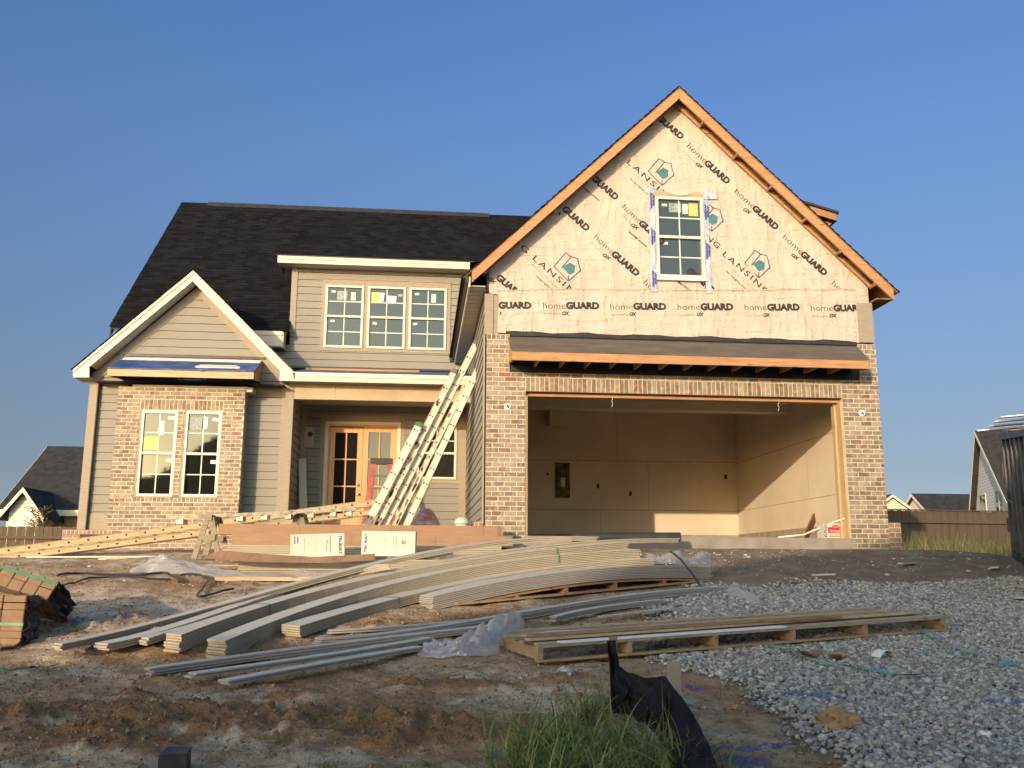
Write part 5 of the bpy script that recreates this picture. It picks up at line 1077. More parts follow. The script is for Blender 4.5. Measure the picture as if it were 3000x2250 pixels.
# loose strips in front
yl2 = lambda px: np.interp(px, [320, 900, 1250, 1620], [-7.35, -6.15, -5.0, -3.75])
def lp(pts, off=0, n=20):
    px = [p[0] for p in pts]; py = [p[1] for p in pts]; k = np.linspace(px[0], px[-1], n); c = np.polyfit((np.array(px)-px[0])/(px[-1]-px[0]), py, min(3, len(pts)-1)); yy = np.polyval(c, (k-px[0])/(px[-1]-px[0]))
    return seated(k, yy, np.array([yl2(a)+off for a in k]), .075)
MG = [prime_m, grey_edge]
for pts, off, n_, wd, lab in (
    (mixp((UC, 960, 1018), (UC, 1770, 905), (QC, 650, 1225), (QC, 1500, 1120), (QC, 2212, 1040)), .25, 3, .12, 'narrow primed strips running from the left, second row from the camera'),
    (mixp((QC, 650, 1172), (QC, 1200, 1105), (QC, 1900, 1030), (TC, 300, 830), (TC, 900, 715), (TC, 1500, 640), (TC, 2045, 605)), .42, 4, .13, 'long arched strips running under the black strap to the white bag at right'),
    (mixp((QC, 725, 1095), (QC, 1200, 1070), (QC, 1900, 1010)), .62, 2, .1, 'short primed strip just below the front bundle'),
    (mixp((UC, 1245, 1050), (UC, 1770, 975), (QC, 500, 1330), (QC, 1100, 1235), (QC, 1600, 1150)), .10, 2, .12, 'wide pale strips nearer the camera, pointing left over the clods'),
    (mixp((UC, 1450, 1098), (UC, 1770, 1050), (QC, 400, 1400), (QC, 1000, 1310), (QC, 1500, 1225)), -.08, 2, .12, 'lowest and nearest pair of pale siding strips on the dirt'),
    (mixp((TC, 620, 850), (TC, 1000, 770), (TC, 1300, 730), (TC, 1520, 706)), .18, 3, .1, 'short dark-edged strips sagging beneath the arched strips'),
    (mixp((TC, 1000, 846), (TC, 1300, 812), (TC, 1630, 775)), -.22, 1, .09, 'single short white strip with a teal tie behind the long pallet')):
    planks('siding_strips', lp(pts, off), n_, wd, MG, lab, group='loose siding strips on the ground', th=.019, jit=.008)
# ---- long pallet in the foreground
def gpt(px, py, y, z=None):
    p = aY(px, py, y); return p
FL = np.array([-.74, -7.50]); FR = np.array([3.42, -6.33]); BL = np.array([-1.0, -6.30]); dL = (FR-FL)/np.linalg.norm(FR-FL); L_ = np.linalg.norm(FR-FL); wv_ = np.array([-dL[1], dL[0]]); WD = 1.15
zA = gz(*FL)+.02; zB = gz(*FR)+.03; hP = .135
lpz = lambda s: zA+(zB-zA)*s
def pal(s, t, h): q = FL+dL*L_*s+wv_*t; return (q[0], q[1], lpz(s)+h+t*.04)
lpal = empty('long_pallet', (FL[0]+dL[0]*L_/2, FL[1]+dL[1]*L_/2, lpz(.5)), 'long weathered pallet with gaps between its boards lying half on the gravel', 'pallet')
for s in (.003, .19, .385, .575, .765, .985):
    m = MB(); m.bar(pal(s, 0, hP/2), pal(s, WD, hP/2), .045, hP-.045); m.build('stringer', pallet_y, lpal)
for t_ in (0.0, WD-.1, WD/2):
    m = MB(); m.bar(pal(0, t_+.045, .011), pal(1, t_+.045, .011), .09, .02); m.build('bottom_board', pallet_m, lpal)
pbm = [wood('deck_grey', (.33, .28, .20), (.20, .16, .11), 'X'), wood('deck_tan', (.47, .38, .24), (.30, .23, .13), 'X'), wood('deck_brown', (.30, .20, .11), (.18, .11, .06), 'X')]
for t_, wb_ in ((0.0, .09), (.14, .09), (.33, .09), (.52, .09), (.75, .09), (.93, .09), (1.06, .09)):
    m = MB(); j = random.uniform(-.01, .012); m.bar(pal(0+j, t_+wb_/2, hP-.012), pal(1+j, t_+wb_/2, hP-.012), wb_, .02); m.build('deck_board', pbm[int(t_*10) % 3], lpal)
m = MB(); 
o = MB(); o.bar(pal(.05, .07, hP+.006), pal(.56, .07, hP+.006), .13, .012); tag(o.build('trim_strip', simple('primed_white_strip', (.70, .71, .70), .6, .03, 3)), 'smooth white trim strip on the front edge of the long pallet', 'trim board')
o = MB(); o.prism([pal(.02, .60, hP+.002), pal(.16, .50, hP+.002), pal(.2, .66, hP+.002), pal(.1, .78, hP+.002)], (0, 0, .01)); tag(o.build('trim_offcut', prime_m), 'white triangular offcut lying across the pallet boards at the left', 'trim board')
for k, (s0, s1, t0, t1, hh, lab) in enumerate(((0.0, .98, .26, .30, .006, 'lower of the loose boards lying along the long pallet'), (.01, .74, .33, .24, .030, 'topmost loose board on the long pallet, reaching its left end'), (.32, .86, .42, .47, .006, 'loose board behind the topmost one, starting a third along the long pallet'), (.30, .90, .62, .66, 0, 'thin loose board near the back edge of the long pallet'))):
    o = MB(); o.bar(pal(s0, t0, hP+.012+hh), pal(s1, t1, hP+.012+hh), .10, .02); tag(o.build('loose_board', pbm[(k+1) % 3]), lab, 'board', 'loose boards on the long pallet')
# ---- brick bundles at the left
pav = islands('paver_brick', [(0, (.20, .12, .065)), (.5, (.25, .155, .085)), (1, (.30, .20, .11))], smear=(.36, .26, .16), sc=7)
def brick_bundle(base, rot, nx, ny, nz, size, label, strap, wrapm):
    root = empty('brick_bundle', tuple(base), label, 'bricks', 'strapped brick bundles'); bx, by, bz = size
    for i in range(nx):
        for j in range(ny):
            for k in range(nz):
                if 0 < i < nx-1 and 0 < j < ny-1 and k < nz-1: continue
                m = LB(); jx, jy, jz = [random.uniform(-.004, .004) for _ in range(3)]; g = .003; r = random.uniform(.94, 1)
                x, y, z = i*bx+jx, j*by+jy, k*bz+jz; c = .006
                m.add([(x+g+c, y+g, z+g), (x+bx-g-c, y+g, z+g), (x+bx-g, y+g+c, z+g), (x+bx-g, y+by-g, z+g), (x+g, y+by-g, z+g), (x+g, y+g+c, z+g)]+[(x+g+c, y+g, z+bz-g), (x+bx-g-c, y+g, z+bz-g), (x+bx-g, y+g+c, z+bz-g), (x+bx-g, y+by-g, z+bz-g), (x+g, y+by-g, z+bz-g), (x+g, y+g+c, z+bz-g)],
                      [(5, 4, 3, 2, 1, 0), (6, 7, 8, 9, 10, 11)]+[(a, (a+1) % 6, 6+(a+1) % 6, 6+a) for a in range(6)]); m.build('brick', pav, root)
    X, Yy, Zz = nx*bx, ny*by, nz*bz
    for (a, b_) in strap:
        m = LB(); y = a; h = Zz*b_ if b_ < 1 else Zz
        if b_ < 1: m.box(-.006, X+.006, -.012, -.008, h-.014, h+.014); m.box(X+.004, X+.008, -.01, Yy, h-.014, h+.014)
        else: m.box(a-.014, a+.014, -.012, -.007, 0, Zz); m.box(a-.014, a+.014, -.012, Yy, Zz+.003, Zz+.008)
        m.build('strap', strap_g, root)
    m = LB(); V = []
    for i in range(9):
        for j in range(7): V.append((X+.02+.05*mnoise.noise(Vector((i*.9, j*.8, rot[2]*9)))+.03*(i % 2), -.03+Yy*.9*j/6, Zz*i/8+.02*mnoise.noise(Vector((i, j, 3)))))
    m.add(V, [(i*7+j, i*7+j+1, i*7+j+8, i*7+j+7) for i in range(8) for j in range(6)])
    m.build('black_wrap', blackp, root)
    root.rotation_euler = rot; return root
q = aY(75, 1376, -6.35)
brick_bundle((q[0]-1.02, -6.45, gz(q[0]-.4, -6.4)-.02), (0, R_(1), R_(-4)), 5, 3, 7, (.195, .095, .06), 'lower straight stack of strapped tan bricks at the left edge', [(0, .42)], None)
brick_bundle((q[0]-1.05, -6.25, gz(q[0]-.4, -6.2)+.66), (R_(-24), R_(17), R_(-4)), 9, 3, 2, (.13, .2, .1), 'upper tilted bundle of tan bricks sliding off the lower stack', [(0, .8)], None)
# ---- carton piles and boards behind
def boxat(x0, x1, y0, y1, z0, z1, name, mat, label, cat, group=None, tilt=0, root=None):
    m = MB(); n = 12; V = []; 
    m.box(x0, x1, y0, y1, z0, z1); o = m.build(name, mat, root)
    if label: tag(o, label, cat, group)
    return o
cz1 = .03
for k, (xa, xb, z0, z1, yy, lab) in enumerate(((-4.50, -.28, -.285, -.135, -.72, 'lower long flat cardboard carton, reaching farther right than the one on it'), (-4.72, -.42, -.133, .028, -.62, 'upper long flat cardboard carton on top of the other, in front of the porch'))):
    r = empty('long_carton', ((xa+xb)/2, yy, z0), lab, 'carton', 'long cardboard cartons'); m = MB(); m.box(xa, xb, yy, yy+.34, z0, z1); m.build('carton_body', card, r)
    for i, f in enumerate((.28, .42, .60, .72, .93)):
        if i % 2 == k: continue
        m = MB(); x = xa+(xb-xa)*f; m.box(x-.004, x+.004, yy-.003, yy-.0005, z0, z1); m.build('fold_seam', card_d, r)
    m = MB(); m.box(xb-.09, xb-.03, yy-.004, yy-.0008, z0+.002, z1-.002); m.build('end_flap', card_d if k else card, r)
# stacks of boards carrying them
sb = 0
for (x0, x1, y0, y1, zb, zt_, mt, lab) in ((-4.3, -.5, -1.05, .1, -.62, -.29, [prime_m, edge_m], 'low stack of primed boards carrying the cardboard cartons'), (-3.95, -1.1, -2.15, -1.10, -.74, -.50, [prime_m, edge_m], 'wide stack of pale boards under the two white cartons')):
    n = max(2, int((zt_-zb)/.03)); r = empty('board_stack', ((x0+x1)/2, (y0+y1)/2, zb), lab, 'boards', 'pale board stacks before the porch')
    for i in range(n):
        m = MB(); j = random.uniform(-.12, .12)*(1 if i < n-1 else .3)-i*.03; k_ = (zt_-zb)/n; m.box(x0+j, x1+random.uniform(-.05, .05), y0+random.uniform(-.02, .02), y1, zb+i*k_, zb+(i+1)*k_-.004); m.m = [1]+[0]+[1]*4; m.build('board', mt, r)
for i, (a, b, z, lab) in enumerate(((-4.55, -3.3, -.46, 'upper thin offcut left of the white carton'), (-4.75, -3.6, -.60, 'yellowish offcut low at the left of the board stack'))):
    m = MB(); m.box(a, b, -1.75+i*.3, -1.6+i*.3, z, z+.02); tag(m.build('trim_board', [tan_wood, white_m][1-i]), lab, 'board')
# white cartons with printing
def carton(x0, x1, y0, y1, z0, z1, rot, label, items, its_front=()):
    cx_, cy_ = (x0+x1)/2, (y0+y1)/2; r = empty('white_carton', (cx_, cy_, z0), label, 'carton', 'white cartons of siding accessories'); w, d, h = x1-x0, y1-y0, z1-z0
    m = LB(); m.box(-w/2, w/2, -d/2, d/2, 0, h); m.build('carton_body', white_box, r)
    for mt, nm, its in items:
        m = LB(); lettering(m, [(t_, (a[0]*w-w/2, a[1]*h), (b[0]*w-w/2, b[1]*h), hh*h if hh else None, bo, 0, 1) for t_, a, b, hh, bo in its], lambda u, v: (u, -d/2-.002, v)); m.build(nm, mt, r)
    r.rotation_euler = rot; return r, w, d, h
cA = aY(626, 1206, -2.05); cB = aY(746, 1152, -2.05)
TL = 'TRI-BUILT'
r, w, d, h = carton(cA[0], cB[0]-.01, -2.05, -1.75, cA[2]+.01, cB[2]-.01, (0, R_(-2.2), R_(3)), 'left white carton standing on the board stack, printed with large blue and black lettering', [
  (black_print, 'printed_lettering', [('BUILT', (.925, .57), (.925, .12), .12, .04), ('Smooth Acrylic', (.74, .92), (.74, .20), .075, .01), ('SIDING TRIM COIL', (.68, .75), (.66, .2), .045, .02), ('HANDLE DO NOT DROP', (.26, .85), (.26, .3), .024, .02), ('PROTECT FROM MOISTURE', (.47, .8), (.47, .25), .02, 0), ('FRAGILE', (.08, .92), (.08, .6), .05, .05), ('|||||||||||', (.14, .9), (.14, .62), .05, .04)]),
  (blue_print, 'printed_name', [('TRI-', (.925, .90), (.925, .6), .12, .04)])])
cA = aY(781, 1201, -2.0); cB = aY(899, 1148, -2.0)
carton(cA[0], cB[0], -2.0, -1.7, cA[2], cB[2], (0, R_(.6), R_(-4)), 'right white carton on the board stack, with a round black seal on its side', [
  (black_print, 'printed_lettering', [('BUILT', (.075, .52), (.075, .9), .09, .04), ('DO NOT STACK', (.6, .75), (.6, .4), .03, .02), ('THIS END UP', (.65, .8), (.65, .35), .03, .02), ('100% SILICONE', (.88, .72), (.88, .4), .018, 0), ('QUALITY', (.76, .65), (.76, .45), .03, .02), ('O', (.755, .56), (.825, .56), None, .04)]),
  (blue_print, 'printed_name', [('TRI-', (.075, .14), (.075, .48), .09, .04)]), (grey_print, 'faint_print', [('RECYCLE', (.43, .72), (.43, .2), .035, 0)])])
# crumpled cardboard sheet at the front of the stack
m = MB(); n = 24; V = []; pts = [QC(0-400, 500), QC(0, 520), QC(400, 548), QC(900, 560), QC(1150, 520)]
for i in range(n+1):
    px = 445+(810-445)*i/n; py = np.interp(px, [445, 470, 560, 680, 810], [1203, 1188, 1196, 1203, 1196]); a = aY(px, py, -2.45); zb_ = aY(px, np.interp(px, [445, 560, 700, 810], [1207, 1214, 1216, 1210]), -2.5)[2]; V += [(a[0], -2.45+.02*math.sin(i), a[2]), (a[0], -2.40, a[2]-.0), (a[0], -2.47, zb_)]
m.add(V, [(i*3+2, i*3+5, i*3+3, i*3) for i in range(n)]+[(i*3, i*3+3, i*3+4, i*3+1) for i in range(n)]); V2 = [(x, y+.006, z-.004) for x, y, z in V]; m.add(V2, [(i*3, i*3+3, i*3+5, i*3+2) for i in range(n)])
tag(m.build('cardboard_sheet', card_d), 'folded dark brown cardboard sheet in front of the white cartons', 'cardboard')
m = MB(); a = aY(470, 1216, -2.6); b = aY(760, 1228, -2.75); m.box(a[0], b[0], -2.72, -2.5, gz(-3.3, -2.6)+.01, gz(-3.3, -2.6)+.06); tag(m.build('lumber_board', tan_wood), 'yellow board flat on the sand under the dark cardboard sheet', 'board')
m = MB(); a = aY(60, 1196, 1.0); b = aY(420, 1192, 1.0); z = gz(a[0]+1, 1.0)+.02; m.bar((a[0], 1.0, z+.01), (b[0], 1.3, z+.03), .09, .025); m.bar((a[0]+1.2, .8, z-.02), (b[0]+.6, .75, z+.0), .12, .02); [tag(o_, l_, 'board') for o_, l_ in zip(build_each(m, 'trim_board', white_m), ('thin white board on the dirt below the brick bay', 'pale board on the dirt nearest under the long ladder'))]
# ---- ladders
def rail_bar(m, a, b, w, t, mi=0):                  # broad face towards -Y
    a = Vector(a); b = Vector(b); d = (b-a).normalized(); s_ = d.cross(Vector((0, 1, 0))).normalized()*w/2; o = Vector((0, t, 0))
    m.hexa([a-s_, a+s_, a+s_+o, a-s_+o, b-s_, b+s_, b+s_+o, b-s_+o][0:4]+[b-s_, b+s_, b+s_+o, b-s_+o], mi)
def ladder(name, a, b, w, mat, cap, label, n_off=.15, back=.42, double=True, group=None, dots=blackp, pitch=.3048, splat=False):
    a = Vector(a); b = Vector(b); L = (b-a).length; d = (b-a).normalized(); s_ = d.cross(Vector((0, 1, 0))).normalized(); root = empty(name, tuple(a), label, 'ladder', group)
    for yo in (0, back):
        m = MB(); o = Vector((0, yo, 0)); rail_bar(m, a+o, b+o, w, .012)
        for q in (-1, 1): rail_bar(m, a+o+s_*q*(w/2-.004)-Vector((0, .010 if yo == 0 else 0, 0)), b+o+s_*q*(w/2-.004)-Vector((0, .010 if yo == 0 else 0, 0)), .008, .032)
        m.build('rail', mat, root)
        if cap:
            c = MB(); c.prism([b+o-s_*w*.62-d*.02-Vector((0, .02, 0)), b+o+s_*w*.62-d*.02-Vector((0, .02, 0)), b+o+s_*w*.35+d*.06-Vector((0, .02, 0)), b+o-s_*w*.35+d*.06-Vector((0, .02, 0))], (0, .05, 0)); c.build('end_cap', cap, root)
    k = n_off; 
    while k < L-.08:
        p = a+d*k; m = MB(); m.tube([p+Vector((0, .012, 0)), p+Vector((0, back, 0))], .014, 8); m.build('rung', mat, root)
        m = MB()
        for q in ((-1, 1) if double else (0,)):
            c = p+s_*q*w*.24-Vector((0, .003, 0)); m.prism([c+(s_*math.cos(t_)+d*math.sin(t_))*.018 for t_ in [i*math.pi/4 for i in range(8)]], (0, .002, 0))
        m.build('rung_rivets', dots, root); k += pitch
    if splat:
        rr = random.Random(int(L*100))
        for i in range(9):
            c = a+d*rr.uniform(.6, L-.5)+s_*rr.uniform(-.2, .2)*w-Vector((0, .0025, 0)); m = MB(); lx = rr.uniform(.03, .11); m.prism([c+d*lx*math.cos(t_)*rr.uniform(.7, 1)+s_*w*.28*math.sin(t_)*rr.uniform(.5, 1) for t_ in [j*math.pi/5 for j in range(10)]], (0, .0015, 0)); m.build('tape_patch', grey_cap if i % 2 else dark_m, root)
    return root
def lad_px(p0, p1, y): a = aY(*p0, y); b = aY(*p1, y); a = Vector(a); b = Vector(b); d = (a-b).normalized(); t_ = (b.z-(-.5))/max(1e-3, -d.z); return tuple(b+d*t_), tuple(b)
EZ2 = lambda x, y: ((800+.27125*x)*.7373, (1100+.27125*y)*.7373)
lads = [((1047, 1537), (1570, 540), 2.30, .13, alu, green_cap, 'shortest leaning ladder, leftmost, with a green cap, in the row against the garage wall', True, False),
        ((1156, 1541), (1950, -40), 2.42, .115, alu_old, grey_cap, 'leaning ladder with a rounded dark grey cap, second from the left', True, True),
        ((1266, 1496), (2190, -345), 2.54, .115, alu, blue_cap, 'tallest leaning ladder, third from the left, with a blue cap', True, False),
        ((1373, 1503), (2095, 60), 2.60, .095, alu_old, None, 'narrow leaning ladder without caps, fourth from the left', False, True),
        ((1497, 1490), (2215, -75), 2.48, .12, alu, green_cap, 'rightmost leaning ladder with a green cap and a chain hanging at its side', True, False)]
for p0, p1, y, w, mt, cp, lab, dbl, spl in lads:
    a, b = lad_px(EZ2(*p0), EZ2(*p1), y); L = (Vector(b)-Vector(a)).length; q = Vector(aY(*EZ2(*p0), y)); off = (q-Vector(a)).length % .3048
    lr = ladder('extension_ladder', a, b, w, mt, cp, lab, n_off=off, double=dbl, group='ladders leaning on the garage wall', splat=spl)
ch = MB(); P = [aY(*EZ2(x, y), 2.40) for x, y in ((1690, 1180), (1665, 1250), (1640, 1310), (1610, 1380))]; P = [Vector(P[0]).lerp(Vector(P[-1]), t_) for t_ in np.linspace(0, 1, 15)]
for i in range(14): ch.tube([P[i]+Vector((.012*(i % 2), 0, 0)), P[i+1]+Vector((.012*(i % 2), 0, 0))], .009, 6)
tag(ch.build('chain', grey_cap), 'dark chain hanging beside the rightmost leaning ladder', 'chain')
# long ladder lying on the sawhorses: two sections on top of each other
a = aY(-40, 1196.5, 1.35); b = aY(812, 1084, 2.9)
lr = ladder('extension_ladder', tuple(a), tuple(b), .105, rail_wood, None, 'long wooden-coloured ladder lying level across the sawhorses below the brick bay, upper section', double=False, n_off=.1, back=.4, group='ladder sections on the sawhorses', dots=dark_m)
a2 = aY(-40, 1211, 1.33); b2 = aY(800, 1106, 2.87)
ladder('extension_ladder', tuple(a2), tuple(b2), .095, rail_wood, None, 'lower section of the long ladder across the sawhorses', double=False, n_off=.25, back=.4, group='ladder sections on the sawhorses', dots=dark_m)
# sawhorses and aluminium plank
def sawhorse(px, ptop, y, foot, lab, hw=.2, mt=grey_wood):
    t_ = aY(px, ptop, y); r = empty('sawhorse', (t_[0], y+.25, foot), lab, 'sawhorse', 'wooden sawhorses'); z1 = t_[2]
    m = MB(); m.box(t_[0]-.045, t_[0]+.045, y-.05, y+.75, z1-.09, z1); m.build('top_beam', mt, r)
    for yo in (0, .65):
        for sx in (-1, 1): m = MB(); m.bar((t_[0]+sx*.03, y+yo, z1-.05), (t_[0]+sx*hw, y+yo-.05 if yo == 0 else y+yo+.05, foot), .04, .085, up=(1, 0, 0)); m.build('leg', mt, r)
        m = MB(); zz = z1-(z1-foot)*.5; m.box(t_[0]-hw*.62, t_[0]+hw*.62, y+yo-.075, y+yo-.05, zz-.045, zz+.045); m.build('brace', mt, r)
sawhorse(453, 1112, .55, gz(-5.1, .55), 'weathered sawhorse with splayed legs at the left end of the aluminium plank')
sawhorse(646, 1106, 1.5, gz(-3.8, 1.5), 'sawhorse in front of the porch, only its top showing over the cartons')
a = aY(368, 1117, .55); b = aY(770, 1099, 1.75)
wp = empty('scaffold_plank', tuple(a), 'aluminium scaffold plank resting across the two sawhorses', 'scaffold plank')
m = MB(); m.bar(tuple(a+np.array([0, .15, 0])), tuple(b+np.array([0, .15, 0])), .36, .022); m.build('deck', tan_wood, wp)
m = MB(); m.bar(tuple(a+np.array([0, -.045, -.012])), tuple(b+np.array([0, -.045, -.012])), .02, .05); m.build('side_rail', alu_old, wp)
for px in (388, 450, 510, 562, 614, 664, 715, 752):
    t_ = (px-368)/(770-368); p = a+(b-a)*t_; m = MB(); m.box(p[0]-.05, p[0]+.05, p[1]-.03, p[1]+.3, p[2]-.115, p[2]-.038); m.build('cross_channel', alu_old, wp)
# red step ladder on the porch
y = 5.0; tl_ = aY(*EZ2(1065, 905), y); tr_ = aY(*EZ2(1285, 920), y); sr = empty('step_ladder', ((tl_[0]+tr_[0])/2, y, -.06), 'red fibreglass step ladder with a black top standing on the porch', 'step ladder'); zt_ = tl_[2]
m = MB(); m.box(tl_[0]-.02, tr_[0]+.02, y-.16, y+.16, zt_-.10, zt_+.01); m.build('top_cap', blackp, sr)
m = MB(); m.bar((tl_[0]+.05, y-.1, zt_-.07), (tl_[0]-.12, y-.55, -.06), .03, .11, up=(1, 0, 0)); m.build('front_rail', red_frp, sr); m = MB(); m.bar((tr_[0]-.05, y-.1, zt_-.07), (tr_[0]+.12, y-.55, -.06), .03, .11, up=(1, 0, 0)); m.build('front_rail', red_frp, sr)
for sx, x in ((-1, tl_[0]+.05), (1, tr_[0]-.05)): m = MB(); m.bar((x, y+.1, zt_-.07), (x+sx*.12, y+.6, -.06), .03, .06, up=(1, 0, 0)); m.build('rear_rail', red_frp, sr)
for k in range(1, 6):
    f = k/6; z = zt_-.07-(zt_-.0)*f; m = MB(); m.box(tl_[0]+.05-.17*f, tr_[0]-.05+.17*f, y-.1-.45*f-.04, y-.1-.45*f+.05, z-.03, z); m.build('step', grey_cap, sr)
# leaning board, bagged bundle, bucket
a = aY(*EZ2(185, 880), 5.45); b = aY(*EZ2(235, 1445), 5.05); m = MB(); m.bar((-4.32, 5.78, a[2]), (-4.14, 5.25, -.06), .16, .03, up=(0, 1, .1)); tag(m.build('leaning_board', white_m), 'grey trim board leaning in the left corner of the porch', 'board')
q = aY(*EZ2(1650, 1480), 3.6); bg = empty('wrapped_bags', (q[0], 3.7, -.5), 'red and white bags bundled in clear plastic beside the leaning ladders', 'bags')
m = MB(); nn, mm = 18, 14; V = []
for i in range(nn):
    for j in range(mm):
        th_ = 2*math.pi*j/mm; ph = i/(nn-1); r_ = .30*(math.sin(math.pi*min(.98, .12+ph*.88))**.45)*(1+.07*mnoise.noise(Vector((math.cos(th_)*2, math.sin(th_)*2, ph*4)))); V.append((q[0]+r_*math.cos(th_), 3.7+r_*.8*math.sin(th_), -.45+ph*(.98)))
F = [(i*mm+j, i*mm+(j+1) % mm, (i+1)*mm+(j+1) % mm, (i+1)*mm+j) for i in range(nn-1) for j in range(mm)]+[tuple(range(mm-1, -1, -1)), tuple((nn-1)*mm+j for j in range(mm))]
t = NT('bag_print'); c_ = t.ramp(t.noise(t.co('Object', (1, 1, 2)), 2.3, 2), [(.42, (.62, .52, .48)), (.47, (.50, .06, .07)), (.56, (.52, .08, .08)), (.6, (.62, .50, .46))]); t.col(c_); t.set(Roughness=.3); t.bump(t.noise(t.co('Object'), 7, 4), .7, .04)
m.add(V, F); m.build('bags', t.m, bg, smooth=True)
V3 = [(q[0]+(x-q[0])*1.06, 3.7+(y_-3.7)*1.06, z+.02) for x, y_, z in V]; m = MB(); m.add(V3, F); m.build('plastic_wrap', plastic_m, bg)
q = aY(*EZ2(2040, 1600), 3.0); m = MB(); m.lathe((q[0], 3.0, q[2]-.3), [(.11, 0), (.13, .28), (.15, .3), (.15, .33), (.135, .37), (.09, .41), (.03, .425)], 18); tag(m.build('white_bucket', st_pale, smooth=False), 'white domed bucket top beside the bottom of the garage wall', 'bucket')
# ---- things at the garage mouth
a = aY(1362, 1163, -.55); b = aY(1462, 1163, -.35); m = MB(); r_ = .072; zz = gz(1.5, -.5)+r_+.15
for k in range(1): m.tube([(a[0]-.9, -.35, zz-.01), (a[0], -.5, zz), (b[0], -.55, zz+.005)], r_, 18)
rl = m.build('felt_roll', black_m); tag(rl, 'black roll of roofing felt lying before the garage opening behind the siding pile', 'roll')
m = MB(); m.tube([(b[0]+.001, -.55, zz+.005), (b[0]+.004, -.55, zz+.005)], [.06, .03], 18); m.build('roll_core', gutter_m, rl)
C4 = lambda x, y: ((2150+.22604*x)*.7373, (1280+.22604*y)*.7373)
a = aY(*C4(1045, 1045), 1.6); b = aY(*C4(920, 1335), .7); m = MB(); m.bar(tuple(a), (b[0], .7, SLAB+.01), .17, .03, up=(0, 1, .3)); tag(m.build('scrap_board', dark_wood), 'reddish brown board propped up inside the garage behind the white pipe', 'board')
P = [aY(*C4(x, y), yy) for x, y, yy in ((575, 1330, .45), (900, 1270, .5), (1150, 1165, .4), (1300, 1105, .3), (1500, 1040, .05))]; P[0][2] = SLAB+.02; m = MB(); m.tube([tuple(p) for p in P], .017, 8); tag(m.build('plastic_pipe', white_m, smooth=True), 'thin white pipe leaning from the slab up to the right garage jamb', 'pipe')
a = aY(*C4(1165, 1340), .25); b = aY(*C4(1410, 1130), .25); bx = empty('compound_box', ((a[0]+b[0])/2, .4, SLAB), 'white box with a red printed panel at the right side of the garage mouth', 'box')
x0, x1, z0, z1 = a[0], b[0], SLAB, b[2]
m = MB(); m.box(x0, x1, .25, .5, z0, z1); m.build('box_body', white_box, bx)
w_, h_ = x1-x0, z1-z0; m = MB(); m.box(x0+.24*w_, x1-.04*w_, .244, .2485, z0+.38*h_, z0+.78*h_); m.build('red_panel', red_print, bx)
m = MB(); m.prism([(x0+.62*w_+.19*w_*math.cos(t_), .240, z0+.8*h_+.14*h_*math.sin(t_)) for t_ in [k*math.pi/10 for k in range(20)]], (0, .0035, 0)); m.build('red_seal', red_print, bx)
m = MB(); lettering(m, [('Sheetrock', (x0+.48*w_, z0+.8*h_), (x0+.76*w_, z0+.8*h_), None, .02, 0, 1), ('All Purpose', (x0+.32*w_, z0+.52*h_), (x0+.88*w_, z0+.52*h_), None, .03, 0, 1)], lambda u, v: (u, .238, v)); m.build('white_lettering', white_m, bx)
m = MB(); lettering(m, [('JOINT COMPOUND', (x0+.3*w_, z0+.25*h_), (x0+.92*w_, z0+.25*h_), None, .01, 0, 1)], lambda u, v: (u, .247, v)); m.box(x0+.28*w_, x1-.04*w_, .246, .2485, z0+.12*h_, z0+.17*h_); m.build('small_lettering', red_print, bx)
m = MB(); m.box(x0+.005, x0+.2*w_, .246, .249, z0+.02, z1-.01); m.build('side_text_block', st_dark, bx)
# ---- plastic sheets
def sheet(path, width, height, seed, mat, label, cat='plastic sheet', nu=60, nv=22, rough=1., name='plastic_sheet', group=None):
    """crumpled sheet along a ground path; path: (x,y) points"""
    P = np.array(path, float); t_ = np.linspace(0, len(P)-1, nu); X = np.interp(t_, range(len(P)), P[:, 0]); Y_ = np.interp(t_, range(len(P)), P[:, 1]); V = []
    hh = height if hasattr(height, '__len__') else [height]*len(P); H_ = np.interp(t_, range(len(P)), hh); W_ = np.interp(t_, range(len(P)), width if hasattr(width, '__len__') else [width]*len(P))
    for i in range(nu):
        d = np.array([X[min(i+1, nu-1)]-X[max(i-1, 0)], Y_[min(i+1, nu-1)]-Y_[max(i-1, 0)]]); d /= np.linalg.norm(d); nn_ = np.array([-d[1], d[0]]); endf = min(1, min(i, nu-1-i)/(nu*.10))**.5
        for j in range(nv):
            v = j/(nv-1)*2-1; n1 = mnoise.noise(Vector((i*.13, j*.22, seed))); n2 = mnoise.noise(Vector((i*.38, j*.5, seed+9))); w = W_[i]*(.75+.45*mnoise.noise(Vector((i*.12, seed, v*.6))))*(.3+.7*endf); o = nn_*v*w+d*n2*.05*rough
            x, y = X[i]+o[0], Y_[i]+o[1]; fold = .45+.55*n1+.22*abs(n2); V.append((x, y, gz(x, y)+.012+H_[i]*endf*(1-v*v)**.7*max(.05, fold)))
    m = MB(); m.add(V, [(i*nv+j, (i+1)*nv+j, (i+1)*nv+j+1, i*nv+j+1) for i in range(nu-1) for j in range(nv-1)]); o = m.build(name, mat, smooth=True); return tag(o, label, cat, group)
g2 = lambda px, py: tuple(aG(px, py)[:2])
sheet([g2(300, 1228), g2(360, 1232), g2(470, 1240), g2(600, 1242), g2(740, 1236)], [.35, .45, .35, .35, .3], [.16, .30, .12, .15, .10], 3, plastic_w, 'long clear plastic sheet crumpled on the sand left of the siding pile')
p0 = aY(1385, 1190, -2.9); p1 = aY(1520, 1185, -2.6)
